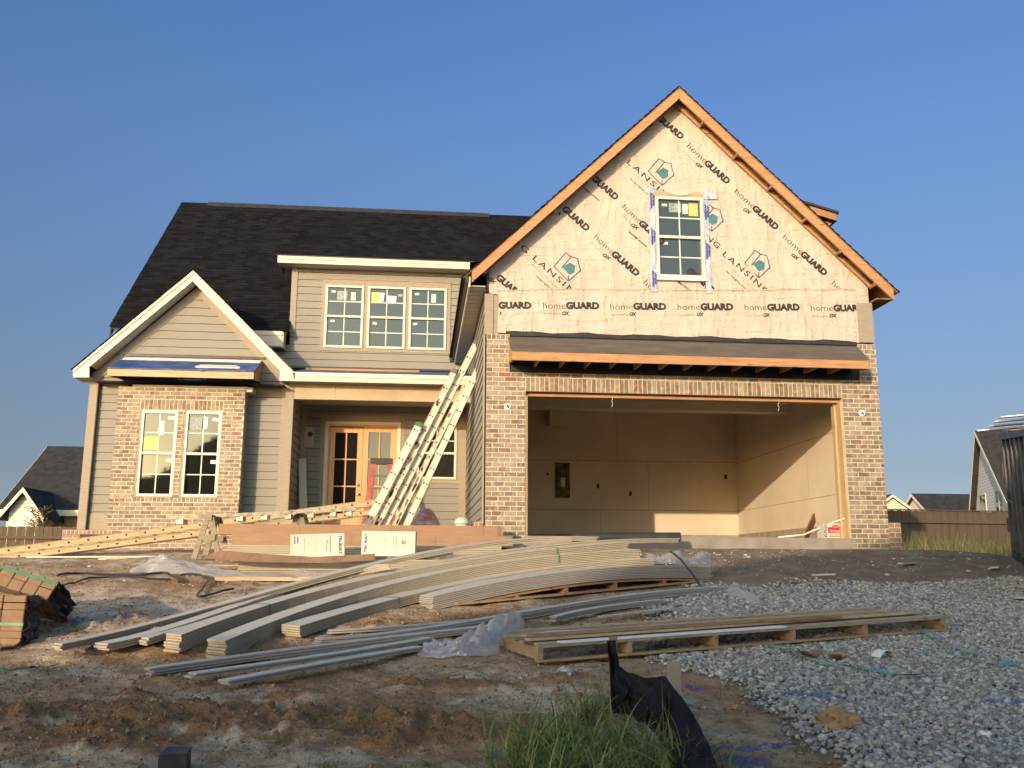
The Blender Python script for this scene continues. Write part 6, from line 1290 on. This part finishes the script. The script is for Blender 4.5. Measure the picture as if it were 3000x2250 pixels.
sh = sheet([(p0[0]-.05, -3.0), (p0[0]+.35, -2.95), (p1[0]-.15, -2.75), (p1[0]+.05, -2.6)], [.2, .28, .28, .2], [.16, .22, .2, .26], 5, plastic_m, 'clear crumpled plastic bag on top of the right end of the siding pile', nu=46)
me = sh.data
for v in me.vertices: v.co.z += (float(np.interp(v.co.x+sh.location.x, [p0[0], p1[0]], [e0[-4][2]+.02, e0[-1][2]+.03]))-(gz(v.co.x+sh.location.x, v.co.y+sh.location.y)))*.97
sheet([g2(895, 1412), g2(960, 1418), g2(1020, 1408), g2(1070, 1385), g2(1120, 1345)], [.14, .24, .26, .22, .2], [.07, .14, .22, .30, .26], 8, plastic_w, 'milky plastic wrap heaped against the left end of the long pallet', nu=70, nv=26)
sheet([g2(1578, 1275), g2(1600, 1290), g2(1648, 1310)], [.12, .16, .1], [.16, .12, .07], 12, plastic_w, 'small white plastic bag caught on the right ends of the arched strips', nu=30, nv=14)
sheet([g2(1205, 1477), g2(1240, 1480)], [.05, .06], [.04, .05], 14, plastic_w, 'tiny scrap of white plastic on the sand left of the black silt fence', nu=16, nv=9)
# ---- straps and hoses
def ribbon(pts, w, mat, label, cat='strap', lift=.02, tube=False, absz=None, name='strap', group=None, n=40):
    P = np.array([p if len(p) == 3 else (*aG(*p)[:2], np.nan) for p in pts], float); t_ = np.linspace(0, len(P)-1, n)
    X = np.interp(t_, range(len(P)), P[:, 0]); Y_ = np.interp(t_, range(len(P)), P[:, 1]); Z = np.interp(t_, range(len(P)), P[:, 2]) if not np.isnan(P[:, 2]).any() else np.array([gz(x, y)+lift for x, y in zip(X, Y_)])
    ker = np.array([1, 2, 3, 2, 1])/9.
    for A in (X, Y_, Z): A[2:-2] = np.convolve(A, ker, 'valid')
    m = MB()
    if tube: m.tube(list(zip(X, Y_, Z)), w/2, 7)
    else:
        for i in range(n-1): pass
        V = []
        for i in range(n):
            d = np.array([X[min(i+1, n-1)]-X[max(i-1, 0)], Y_[min(i+1, n-1)]-Y_[max(i-1, 0)], 0]); d /= max(1e-6, np.linalg.norm(d)); s_ = np.array([-d[1], d[0], .5*math.sin(i*.5)])*w/2; c = np.array([X[i], Y_[i], Z[i]]); V += [c-s_, c+s_, c+s_-[0, 0, .002], c-s_-[0, 0, .002]]
        m.add(V, [(i*4+a, i*4+4+a, i*4+4+(a+1) % 4, i*4+(a+1) % 4) for i in range(n-1) for a in range(4)]+[(0, 1, 2, 3), (4*n-1, 4*n-2, 4*n-3, 4*n-4)])
    return tag(m.build(name, mat), label, cat, group)
ribbon([UC(0, 1065), UC(180, 1020), UC(380, 985)], .035, strap_g, 'green strap lying on the sand at the lower left')
ribbon([UC(465, 740), UC(500, 770), UC(535, 795)], .03, strap_g, 'short green strap offcut in front of the brick bundles', n=16)
ribbon([UC(1650, 845), UC(1690, 880)], .03, strap_g, 'small green strap end in the dirt under the siding pile', n=12)
ribbon([ZC(415, 230), ZC(440, 275), ZC(555, 315)], .03, strap_t, 'short bent teal strap behind the long pallet', n=16)
ribbon([ZC(330, 632), ZC(480, 655), ZC(620, 715), ZC(800, 775), ZC(960, 800), ZC(1150, 828), ZC(1350, 852), ZC(1560, 848)], .026, strap_t, 'long curving teal strap on the gravel in front of the long pallet', lift=.05)
ribbon([ZC(1470, 535), ZC(1620, 610), ZC(1820, 690), ZC(2050, 755), ZC(2180, 780), ZC(1950, 778)], .03, strap_t, 'bright teal strap running to the right edge over the gravel', lift=.06)
ribbon([ZC(1480, 655), ZC(1640, 690), ZC(1900, 755)], .02, strap_t, 'thin dull teal strap between the two longer ones on the gravel', lift=.05)
ribbon([VC(1165, 592), VC(1200, 590), VC(1265, 605)], .03, strap_t, 'small teal strap on the sand just left of the silt fence', n=14)
ribbon([VC(1820, 795), VC(1900, 850), VC(1985, 865)], .03, strap_t, 'teal strap offcut on the sand right of the silt fence post', n=14)
ribbon([UC(370, 435), UC(500, 410), UC(700, 412), UC(900, 425), UC(1080, 410), UC(1150, 450), UC(1160, 480)], .032, blackp, 'black hose looping over the sand, nearest the brick bundles', 'hose', tube=True, lift=.03, name='black_hose')
ribbon([UC(380, 500), UC(480, 470), UC(550, 445), UC(700, 430), UC(920, 440), UC(1100, 455)], .026, blackp, 'second black hose lying below the looping one', 'hose', tube=True, lift=.03, name='black_hose')
ribbon([UC(1170, 425), UC(1290, 430), UC(1360, 470), UC(1300, 530), UC(1270, 565), UC(1400, 550), UC(1510, 528)], .028, blackp, 'zigzag bent black pipe beside the left part of the siding pile', 'hose', tube=True, lift=.04, name='black_hose')
ribbon([UC(0, 890), UC(90, 870), UC(170, 830), UC(200, 800)], .03, blackp, 'black cord curling at the foot of the lower brick bundle', 'cord', tube=True, lift=.02, name='power_cord')
P = [aY(*TC(x, y), yy) for x, y, yy in ((1565, 322, -3.0), (1640, 380, -3.3), (1720, 480, -3.55), (1800, 590, -3.75), (1870, 680, -3.85), (1950, 710, -3.9), (2030, 680, -3.85), (2060, 620, -3.8), (2030, 590, -3.75))]
m = MB(); m.tube([tuple(p) for p in P], .012, 7); tag(m.build('black_strap', blackp), 'black strap drooping from the plastic bag down over the grey stack', 'strap')
# ---- silt fence, stakes, posts
sl0 = [((1268, 330), -9.55), ((1282, 480), -9.6), ((1390, 565), -9.7), ((1530, 612), -9.8), ((1690, 605), -9.9), ((1780, 720), -10.05), ((1900, 880), -10.25), ((2000, 1080), -10.5), ((2110, 1330), -10.8), ((2200, 1560), -11.1)]
sb0 = [(1285, 870), (1330, 885), (1430, 905), (1520, 960), (1620, 1040), (1680, 1150), (1720, 1250), (1740, 1340), (1800, 1480), (1860, 1640)]
m = MB(); V = []; nu, nv = 80, 22; tt = np.linspace(0, 9, nu)
for i, s in enumerate(tt):
    px = np.interp(s, range(10), [p[0][0] for p in sl0]); py = np.interp(s, range(10), [p[0][1] for p in sl0]); yy = np.interp(s, range(10), [p[1] for p in sl0]); bx_ = np.interp(s, range(10), [p[0] for p in sb0]); by_ = np.interp(s, range(10), [p[1] for p in sb0])
    A = aY(*VC(px, py), yy); Bq = aY(*VC(bx_, by_), yy-.10)
    for j in range(nv):
        f = j/(nv-1); q = A*(1-f)+Bq*f; q = q+np.array([0, .10*math.sin(f*3.1)*mnoise.noise(Vector((s*.9, f*1.8, 4)))*1.6+.035*mnoise.noise(Vector((s*3, f*5, 1))), .02*mnoise.noise(Vector((s*1.4, f*2, 8)))]); V.append(tuple(q))
fs = [(i*nv+j, i*nv+j+1, (i+1)*nv+j+1, (i+1)*nv+j) for i in range(nu-1) for j in range(nv-1)]; m.add(V, fs)
fab = NT('silt_fabric'); fab.col(fab.ramp(fab.noise(fab.co('Object'), 5, 4), [(.3, (.004, .005, .006)), (.7, (.011, .012, .015))])); fab.set(Roughness=.6, Specular_IOR_Level=.15); fab.bump(fab.noise(fab.co('Object', (2, 2, 2)), 9, 5), .5, .02)
sf = m.build('silt_fence', fab.m, smooth=True); tag(sf, 'black silt fence fabric sagging from its stake in the foreground', 'silt fence')
m2 = MB(); fo = [(1252, 330), (1312, 330), (1318, 400), (1335, 480), (1335, 860), (1285, 870), (1268, 480), (1250, 400)]; yy = -9.62; m2.prism([tuple(aY(*VC(x, y), yy+.02*math.sin(x))) for x, y in fo], (0, .03, 0)); m2.build('fabric_fold', fab.m, sf)
a = aY(*VC(1285, 300), -9.55); m = MB(); m.box(a[0]-.018, a[0]+.028, -9.57, -9.53, gz(a[0], -9.55)-.1, a[2]); tag(m.build('wooden_stake', grey_wood), 'square wooden stake holding up the end of the black silt fence', 'stake')
a = aY(*VC(1757, 490), -9.15); m = MB(); m.box(a[0]-.04, a[0]+.035, -9.17, -9.12, gz(a[0], -9.15)-.1, a[2]); tag(m.build('wooden_stake', simple('stake_grey', (.33, .28, .20), .9, .1, 6)), 'pale worn stake standing right behind the sagging silt fabric', 'stake')
a = aY(380, 1622, -10.05); m = MB(); m.hexa([(a[0]-.07, -10.12, -1.75), (a[0]+.07, -10.12, -1.75), (a[0]+.07, -10.0, -1.75), (a[0]-.07, -10.0, -1.75), (a[0]-.066, -10.12, a[2]-.005), (a[0]+.07, -10.12, a[2]+.0), (a[0]+.062, -9.99, a[2]+.008), (a[0]-.055, -9.99, a[2]+.012)]); tag(m.build('black_post', simple('post_black', (.018, .022, .035), .55, .3, 12, .4, 40)), 'short black post top at the bottom left edge', 'post')
# ---- clod and scraps
clodm = simple('ochre_clay', (.34, .205, .095), .95, .2, 9, .8, 26)
def lump(p, r, mat, label, cat, name, sq=(1.3, 1, .75), seed=1):
    bm = bmesh.new(); bmesh.ops.create_icosphere(bm, subdivisions=4, radius=1); 
    for v in bm.verts:
        n = mnoise.noise(v.co*1.5+Vector((seed, 0, 0)))*.35+mnoise.noise(v.co*4+Vector((seed, 3, 0)))*.16+mnoise.noise(v.co*11+Vector((seed, 3, 0)))*.05; v.co = v.co*(1+n)
        v.co.z = max(v.co.z, -.45); v.co = Vector((v.co.x*r*sq[0], v.co.y*r*sq[1], v.co.z*r*sq[2]))
    me = bpy.data.meshes.new(name); bm.to_mesh(me); bm.free(); me.materials.append(mat); o = bpy.data.objects.new(name, me); col.objects.link(o); o.location = (p[0], p[1], gz(p[0], p[1])+r*.3); return tag(o, label, cat)
lump(aG(1810, 1575), .105, clodm, 'ochre clay clod resting on the edge of the gravel', 'clod', 'clay_clod')
lump(aG(1588, 1528), .03, clodm, 'small ochre clod on the sand beside the silt fence stake', 'clod', 'clay_clod', seed=4)
lump(aG(2090, 1612), .028, simple('red_scrap', (.42, .07, .08), .6), 'small red scrap among the gravel at the lower right', 'scrap', 'red_scrap', seed=6)
lump(aG(2130, 1600), .035, st_white, 'white rubble piece on the gravel near the red scrap', 'scrap', 'rubble_piece', seed=9)
def curl(px, py, w, l, mat, rz, label, arc=1.6):
    p = aG(px, py); m = MB(); V = []; n = 10
    for i in range(n+1):
        a_ = -arc/2+arc*i/n; R0 = l/arc
        for j in (-1, 1):
            for k in (0, 1): V.append((math.sin(a_)*R0, j*w/2, (1-math.cos(a_))*R0*-1+R0*(1-math.cos(arc/2))-k*.004) if mat is st_white else (math.sin(a_)*R0, j*w/2, (1-math.cos(a_))*R0-k*.004))
    V = [(p[0]+x*math.cos(rz)-y*math.sin(rz), p[1]+x*math.sin(rz)+y*math.cos(rz), gz(p[0], p[1])+.035+z) for x, y, z in V]
    m.add(V, [(i*4, i*4+4, i*4+6, i*4+2) for i in range(n)]+[(i*4+1, i*4+3, i*4+7, i*4+5) for i in range(n)]+[(i*4, i*4+1, i*4+5, i*4+4) for i in range(n)]+[(i*4+2, i*4+6, i*4+7, i*4+3) for i in range(n)]); tag(m.build('cardboard_scrap', mat), label, 'scrap')
curl(1752, 1427, .11, .22, card_d, .5, 'curled brown cardboard scrap on the gravel, left of the other two scraps'); curl(1808, 1433, .1, .17, card, 1.0, 'tan curled cardboard scrap on the gravel between a brown and a white one'); curl(1910, 1430, .12, .2, st_white, .2, 'arched white scrap on the gravel right of the cardboard scraps', 2.4)
for px, py, w, l, rz, lab in ((1960, 1160+58, .08, .4, .5, 'grey offcut on the dark dirt left of the dumpster'), (2150, 1232, .12, .25, .9, 'small pale block on the dirt at the corner of the dumpster'), (2200, 1300, .14, .3, 1.2, 'pale grey board scrap at the right edge of the gravel'), (1780, 1255, .05, .3, -.2, 'thin white offcut on the dirt behind the gravel')):
    p = aG(px, py); m = MB(); m.bar((p[0]-l/2*math.cos(rz), p[1]-l/2*math.sin(rz), gz(p[0], p[1])+.04), (p[0]+l/2*math.cos(rz), p[1]+l/2*math.sin(rz), gz(p[0], p[1])+.05), w, .02); tag(m.build('board_scrap', prime_m), lab, 'scrap')
# ---- dumpster
dmp = empty('dumpster', (8.1, -.3, 0), 'dark ribbed steel dumpster heaped with boards at the right edge', 'dumpster')
dm_ = simple('dumpster_steel', (.035, .036, .04), .45, .5, 2.5, .3, 14); dr_ = simple('rusty_steel', (.10, .065, .045), .7, .5, 4, .4, 14)
C0 = np.array([8.1, -.33]); dd = np.array([-1.27, -2.57]); dd /= np.linalg.norm(dd); rr_v = np.array([-dd[1], dd[0]])      # towards the viewer, to the right
zb0, zb1 = -.40, -1.06; zt0 = aY(2150, 937, -.33)[2]; LD = 6.0
def DP(s, t_, h): q = C0+dd*s+rr_v*t_; zb = zb0+(zb1-zb0)*s/LD; zt = zt0-.63*s/LD; return (q[0], q[1], zb+(zt-zb)*h)
def dbox(s0, s1, t0, t1, h0, h1, name, mt=dm_): m = MB(); m.hexa([DP(s0, t0, h0), DP(s1, t0, h0), DP(s1, t1, h0), DP(s0, t1, h0), DP(s0, t0, h1), DP(s1, t0, h1), DP(s1, t1, h1), DP(s0, t1, h1)]); return m.build(name, mt, dmp)
dbox(0, LD, .10, .14, 0.03, .95, 'side_panel'); dbox(0, LD, 2.3, 2.34, .03, .95, 'side_panel'); dbox(0, .05, .14, 2.3, .03, .95, 'end_panel'); dbox(LD-.05, LD, .14, 2.3, .03, .95, 'end_panel'); dbox(0, LD, .1, 2.3, .0, .029, 'floor_plate')
dbox(-.03, LD, -.02, .16, .951, 1.0, 'top_rim'); dbox(-.04, LD, .0, .1, .0, .05, 'bottom_rail')
for k in range(13): s = .0+k*.46; dbox(s, s+.11, .0, .099, .051, .95, 'rib', dm_)
for k in range(5): t_ = .15+k*.5; dbox(LD+.001, LD+.09, t_, t_+.1, .05, .95, 'rib')
for h in (.25, .70): dbox(-.12, -.03, -.02, .08, h-.05, h+.06, 'hinge', dr_)
m = MB(); P = [DP(.2, -.03, .48), DP(.6, -.05, .47), DP(1.2, -.05, .45)]; m.tube(P, .018, 7); m.build('latch_rod', dm_, dmp)
for k, (s, t0, t1, h, mt, lab) in enumerate(((.1, -.35, 1.6, 1.03, st_white, 'longest pale board sticking out left over the dumpster rim'), (.35, -.2, 1.7, 1.06, tan_wood, 'wooden board lying across the dumpster rim'), (.6, -.15, 1.4, 1.09, st_white, 'white board on top of the rubbish in the dumpster'), (.25, .1, 1.9, 1.02, dark_wood, 'dark board lowest in the dumpster load'), (.9, -.1, 1.5, 1.12, st_white, 'nearest white board over the dumpster rim'))):
    m = MB(); m.bar(DP(s, t0, h), DP(s+.5-.2*k, t1, h+.04), .13, .02); tag(m.build('waste_board', mt), lab, 'board', 'boards piled in the dumpster')
# ------------------------------------------------------------------ gravel, debris, grass
def ico():
    bm = bmesh.new(); bmesh.ops.create_icosphere(bm, subdivisions=1, radius=1); bm.verts.ensure_lookup_table(); v = np.array([q.co[:] for q in bm.verts]); f = np.array([[q.index for q in p.verts] for p in bm.faces]); bm.free(); return v, f
IV, IF = ico()
def scatter(name, P, R, mat, kindlabel, seed=1, flat=.7, attr=None):
    r = np.random.default_rng(seed); n = len(P); nv = len(IV)
    jit = 1+r.uniform(-.28, .28, (n, nv, 1)); sc = r.uniform(.65, 1.25, (n, 1, 3)); sc[:, :, 2] *= flat
    a = r.uniform(0, 2*np.pi, n); ca, sa = np.cos(a), np.sin(a); V = IV[None]*jit*sc*R[:, None, None]
    b = r.uniform(-.6, .6, n); cb_, sb_ = np.cos(b), np.sin(b); x = V[..., 0]*cb_[:, None]+V[..., 2]*sb_[:, None]; z = -V[..., 0]*sb_[:, None]+V[..., 2]*cb_[:, None]; V = np.stack([x*ca[:, None]-V[..., 1]*sa[:, None], x*sa[:, None]+V[..., 1]*ca[:, None], z], -1)
    V = (V+P[:, None]).reshape(-1, 3); F = (IF[None]+(np.arange(n)*nv)[:, None, None]).reshape(-1, 3); me = fast_mesh(name, V, F)
    if attr is not None: at = me.attributes.new('tint', 'FLOAT', 'POINT'); at.data.foreach_set('value', np.repeat(attr, nv).astype(np.float32))
    me.materials.append(mat); o = bpy.data.objects.new(name, me); col.objects.link(o); return tag(o, kindlabel[0], kindlabel[1], kind='stuff')
r = np.random.default_rng(11); N = 240000
x = r.uniform(-1.5, 9.5, N); y = r.uniform(-11.6, -2.4, N); dcam = np.hypot(x-CX, y-CY); lat = (x-CX)*_r[0]+(y-CY)*_r[1]; dep = (x-CX)*math.sin(YAW)+(y-CY)*math.cos(YAW)
vis = (np.abs(lat) < dep*.58+.4) & (r.random(N) < gravel_mask(x, y)**1.3); x, y = x[vis], y[vis]
kp = r.random(len(x)) < np.clip(1.15-(y+9)*.045, .55, 1); x, y = x[kp], y[kp]; print('stones', len(x))
R0 = (.009+.017*r.random(len(x))**1.5)*np.where(r.random(len(x)) < .06, 1.4, 1); z = G(x, y)+R0*.35+.012*r.random(len(x))
blue = np.zeros(len(x))
def near_px(px, py, x, y, rad, ry): p = aG(px, py); return (((x-p[0])/rad)**2+((y-p[1])/ry)**2) < 1
for px, py, a_, b_ in ((1640, 1512, .14, .05), (1700, 1508, .10, .05), (1760, 1512, .12, .05), (1790, 1516, .1, .04), (2160, 1526, .14, .05), (2200, 1530, .1, .04)): blue[near_px(px, py, x, y, a_, b_) & (r.random(len(x)) < .8)] = 1
t = NT('gravel_stone'); g = t.n('NewGeometry').outputs['Random Per Island']; c = t.ramp(g, [(0, (.15, .145, .13)), (.35, (.29, .275, .245)), (.75, (.43, .41, .36)), (.94, (.57, .53, .46)), (1, (.45, .36, .25))]); c = t.mix(t.ramp(t.noise(t.co('Object'), 60, 4), [(.4, (0, 0, 0)), (.7, (.5, .5, .5))]), c, (.12, .12, .12)); c = t.mix(t.math('MULTIPLY', t.n('Attribute', attribute_name='tint').outputs['Fac'], .75), c, (.06, .11, .30)); t.col(c); t.set(Roughness=.9)
scatter('gravel', np.stack([x, y, z], -1), R0, t.m, ('bed of loose grey crushed stone in the driveway', 'gravel'), attr=blue)
# earth crumbs
N = 60000; x = r.uniform(-7.5, 4, N); y = r.uniform(-11.4, -1, N); ok = (r.random(N) < .25+.75*clay_mask(x, y)+.3*(fnoise(x, y, 1.1, 3, 3) > .05)) & (gravel_mask(x, y) < .35) & (r.random(N) < np.where(y < -5, .8, .3)); x, y = x[ok], y[ok]
R0 = r.uniform(.004, .013, len(x))*np.where(r.random(len(x)) < .03, 1.8, 1); z = G(x, y)+R0*.3
cr = islands('soil_crumb', [(0, (.14, .085, .045)), (.6, (.25, .165, .095)), (1, (.36, .27, .18))], bump=0); scatter('soil_crumbs', np.stack([x, y, z], -1), R0, cr, ('brown crumbs of clay scattered on the bare soil', 'soil'), seed=5, flat=.8)
# pale chips of masonry on the dirt
N = 420; x = np.concatenate([r.uniform(0, 7.5, N), r.uniform(-8, -3.5, N//3)]); y = np.concatenate([-.4-np.abs(r.normal(0, 1.3, N)), r.uniform(-5, 0, N//3)]); R0 = r.uniform(.006, .022, len(x))*np.where(r.random(len(x)) < .1, 1.9, 1); chipm = islands('masonry_chip', [(0, (.34, .31, .26)), (1, (.60, .56, .48))], bump=0)
scatter('masonry_chips', np.stack([x, y, G(x, y)+.006], -1), R0, chipm, ('pale chips of mortar and trim strewn over the dirt', 'debris'), seed=8, flat=.35)
# grass
def blades(name, P, H_, W_, mat, lab, lean=.5, seg=5, seed=1, parent=None, dirb=None, kind='stuff'):
    r = np.random.default_rng(seed); n = len(P); a = r.uniform(0, 2*np.pi, n) if dirb is None else dirb+r.normal(0, .8, n); ln = lean*r.uniform(.3, 1.6, n); t_ = np.linspace(0, 1, seg+1); fa = a+np.pi/2+r.uniform(-.8, .8, n); V = np.zeros((n, seg+1, 2, 3))
    for i, s in enumerate(t_):
        off = H_*ln*s**2; zz = H_*(s-.32*ln*s**2.4); w = W_*(1-s**1.6)*.5+.0004; cx_ = P[:, 0]+np.cos(a)*off; cy_ = P[:, 1]+np.sin(a)*off
        for k, sg in enumerate((-1, 1)): V[:, i, k] = np.stack([cx_+sg*np.cos(fa)*w, cy_+sg*np.sin(fa)*w, P[:, 2]+zz], -1)
    base = (np.arange(n)*(seg+1)*2)[:, None, None]; F = np.array([[i*2, i*2+1, i*2+3, i*2+2] for i in range(seg)])[None]+base; me = fast_mesh(name, V.reshape(-1, 3), F.reshape(-1, 4)); me.materials.append(mat); o = bpy.data.objects.new(name, me); col.objects.link(o); return tag(o, lab[0], lab[1], kind=kind)
def grass_mat(name, stops):
    t = NT(name); g = t.n('NewGeometry').outputs['Random Per Island']; t.col(t.ramp(g, stops)); t.set(Roughness=.55); t.b.inputs['Specular IOR Level'].default_value = .3; tl = t.n('BsdfTranslucent'); t.l(t.ramp(g, stops), tl.inputs[0]); mx = t.n('MixShader', i_0=.3); t.l(t.b.outputs[0], mx.inputs[1]); t.l(tl.outputs[0], mx.inputs[2]); t.l(mx.outputs[0], t.t.nodes['Material Output'].inputs[0]); return t.m
gm1 = grass_mat('meadow_grass', [(0, (.09, .14, .03)), (.5, (.17, .24, .06)), (.8, (.28, .32, .10)), (1, (.46, .38, .20))])
gm2 = grass_mat('dry_tall_grass', [(0, (.06, .11, .025)), (.4, (.12, .17, .045)), (.7, (.28, .25, .12)), (1, (.42, .33, .17))])
def clump(cx_, cy_, n, rad, rng_): a = rng_.uniform(0, 2*np.pi, n); d = np.abs(rng_.normal(0, rad, n)); x = cx_+d*np.cos(a); y = cy_+d*np.sin(a); return x, y
rg = np.random.default_rng(21); X = []; Y_ = []
for px, py, n, rad in ((1230, 1600, 150, .16), (1180, 1640, 140, .17), (1290, 1630, 140, .14), (1340, 1600, 100, .10), (1260, 1560, 110, .09), (1130, 1620, 110, .10), (1400, 1655, 150, .12), (1330, 1540, 160, .05), (1230, 1680, 170, .17), (1330, 1690, 130, .15), (1480, 1680, 300, .10), (1120, 1690, 150, .14)):
    p = aG(px, py); x, y = clump(p[0], p[1], n, rad, rg); X.append(x); Y_.append(y)
X = np.concatenate(X); Y_ = np.concatenate(Y_); n = len(X); Hh = rg.uniform(.06, .34, n)*np.where(rg.random(n) < .12, 1.4, 1); blades('grass_tuft', np.stack([X, Y_, G(X, Y_)-.01], -1), Hh, rg.uniform(.006, .014, n), gm1, ('dense tuft of green grass around the silt fence in the foreground', 'grass'), lean=1.0, seed=2)
X = []; Y_ = []
for px, py, n, rad in ((1330, 1590, 24, .07), (1240, 1600, 18, .1), (1420, 1600, 18, .09), (1180, 1600, 12, .1), (1470, 1650, 16, .08), (1130, 1600, 5, .1), (1560, 1560, 3, .05)):
    p = aG(px, py); x, y = clump(p[0], p[1], n, rad, rg); X.append(x); Y_.append(y)
X = np.concatenate(X); Y_ = np.concatenate(Y_); n = len(X); blades('grass_stalks', np.stack([X, Y_, G(X, Y_)-.01], -1), rg.uniform(.25, .48, n), rg.uniform(.003, .006, n), gm2, ('tall thin seed stalks rising from the foreground grass tuft', 'grass'), lean=.4, seed=3, seg=7)
X = []; Y_ = []
for px, py, n, rad in ((780, 1562, 120, .14), (600, 1600, 60, .12), (1000, 1560, 30, .06), (700, 1650, 40, .08), (1060, 1520, 24, .04), (920, 1640, 40, .06), (130, 1560, 30, .1), (420, 1560, 30, .2), (460, 1500, 30, .3)):
    p = aG(px, py); x, y = clump(p[0], p[1], n, rad, rg); X.append(x); Y_.append(y)
X = np.concatenate(X); Y_ = np.concatenate(Y_); n = len(X); blades('weeds', np.stack([X, Y_, G(X, Y_)-.005], -1), rg.uniform(.02, .07, n), rg.uniform(.003, .006, n), gm1, ('sparse low weeds sprouting on the bare soil', 'weeds'), lean=1.1, seed=4)
# straw-like roots on the soil
N = 15000; x = rg.uniform(-6.5, 1.4, N); y = rg.uniform(-11, -4.2, N); ok = fnoise(x, y, .8, 17, 3) > -.1; x, y = x[ok], y[ok]; n = len(x); blades('dead_roots', np.stack([x, y, G(x, y)+.004], -1), rg.uniform(.02, .07, n), rg.uniform(.0015, .0035, n), grass_mat('dead_root', [(0, (.10, .06, .03)), (.6, (.22, .15, .08)), (1, (.38, .30, .19))]), ('fine dead roots and straw lying on the churned soil', 'straw'), lean=2.4, seed=6, seg=3)
# tall grass by the right fence
N = 15000; x = rg.uniform(6.6, 17, N); y = rg.uniform(4.0, 13.6, N); ok = rg.random(N) < .55+.5*fnoise(x, y, .6, 31, 2); x, y = x[ok], y[ok]; n = len(x); blades('tall_grass', np.stack([x, y, G0(x, y)-.02], -1), rg.uniform(.25, .8, n)*(1+.5*fnoise(x, y, .5, 33, 2)), rg.uniform(.008, .018, n), gm2, ('tall unmown green and straw grass in front of the right fence', 'grass'), lean=.35, seed=7)
N = 3000; x = rg.uniform(-16, -8.9, N); y = rg.uniform(6, 16, N); n = N; blades('tall_grass', np.stack([x, y, G0(x, y)-.02], -1), rg.uniform(.1, .3, n), rg.uniform(.008, .014, n), gm2, ('short grass at the foot of the left fence', 'grass'), lean=.35, seed=9)
# bare shrub beside the left neighbour's wall
b = aY(235*.3332, 1430*.3332, 20); q = aY(82, 1105, 20.); sh = empty('bare_shrub', (q[0], 20, -.6), 'small bare twiggy tree in front of the white neighbour house', 'tree')
m = MB(); m.tube([(q[0], 20, -.6), (q[0]+.02, 20, .6), (q[0]+.03, 20, q[2]+.1)], [.03, .02, .006], 6); m.build('trunk', dark_wood, sh); m = MB(); rr = random.Random(5)
for i in range(34):
    z = rr.uniform(.5, q[2]); a_ = rr.uniform(0, 6.28); l = rr.uniform(.2, .65); p = Vector((q[0]+.02, 20, z)); d = Vector((math.cos(a_), math.sin(a_)*.5, .35)).normalized(); m.tube([p, p+d*l*.6, p+d*l+Vector((0, 0, .05))], [.012, .008, .003], 4)
    for k in range(4): s = p+d*l*(.35+.16*k); e = s+Vector((rr.uniform(-.16, .16), rr.uniform(-.1, .1), rr.uniform(-.05, .16))); m.tube([s, e], [.006, .012], 4)
m.build('crown', simple('twig', (.09, .07, .03), .9), sh)
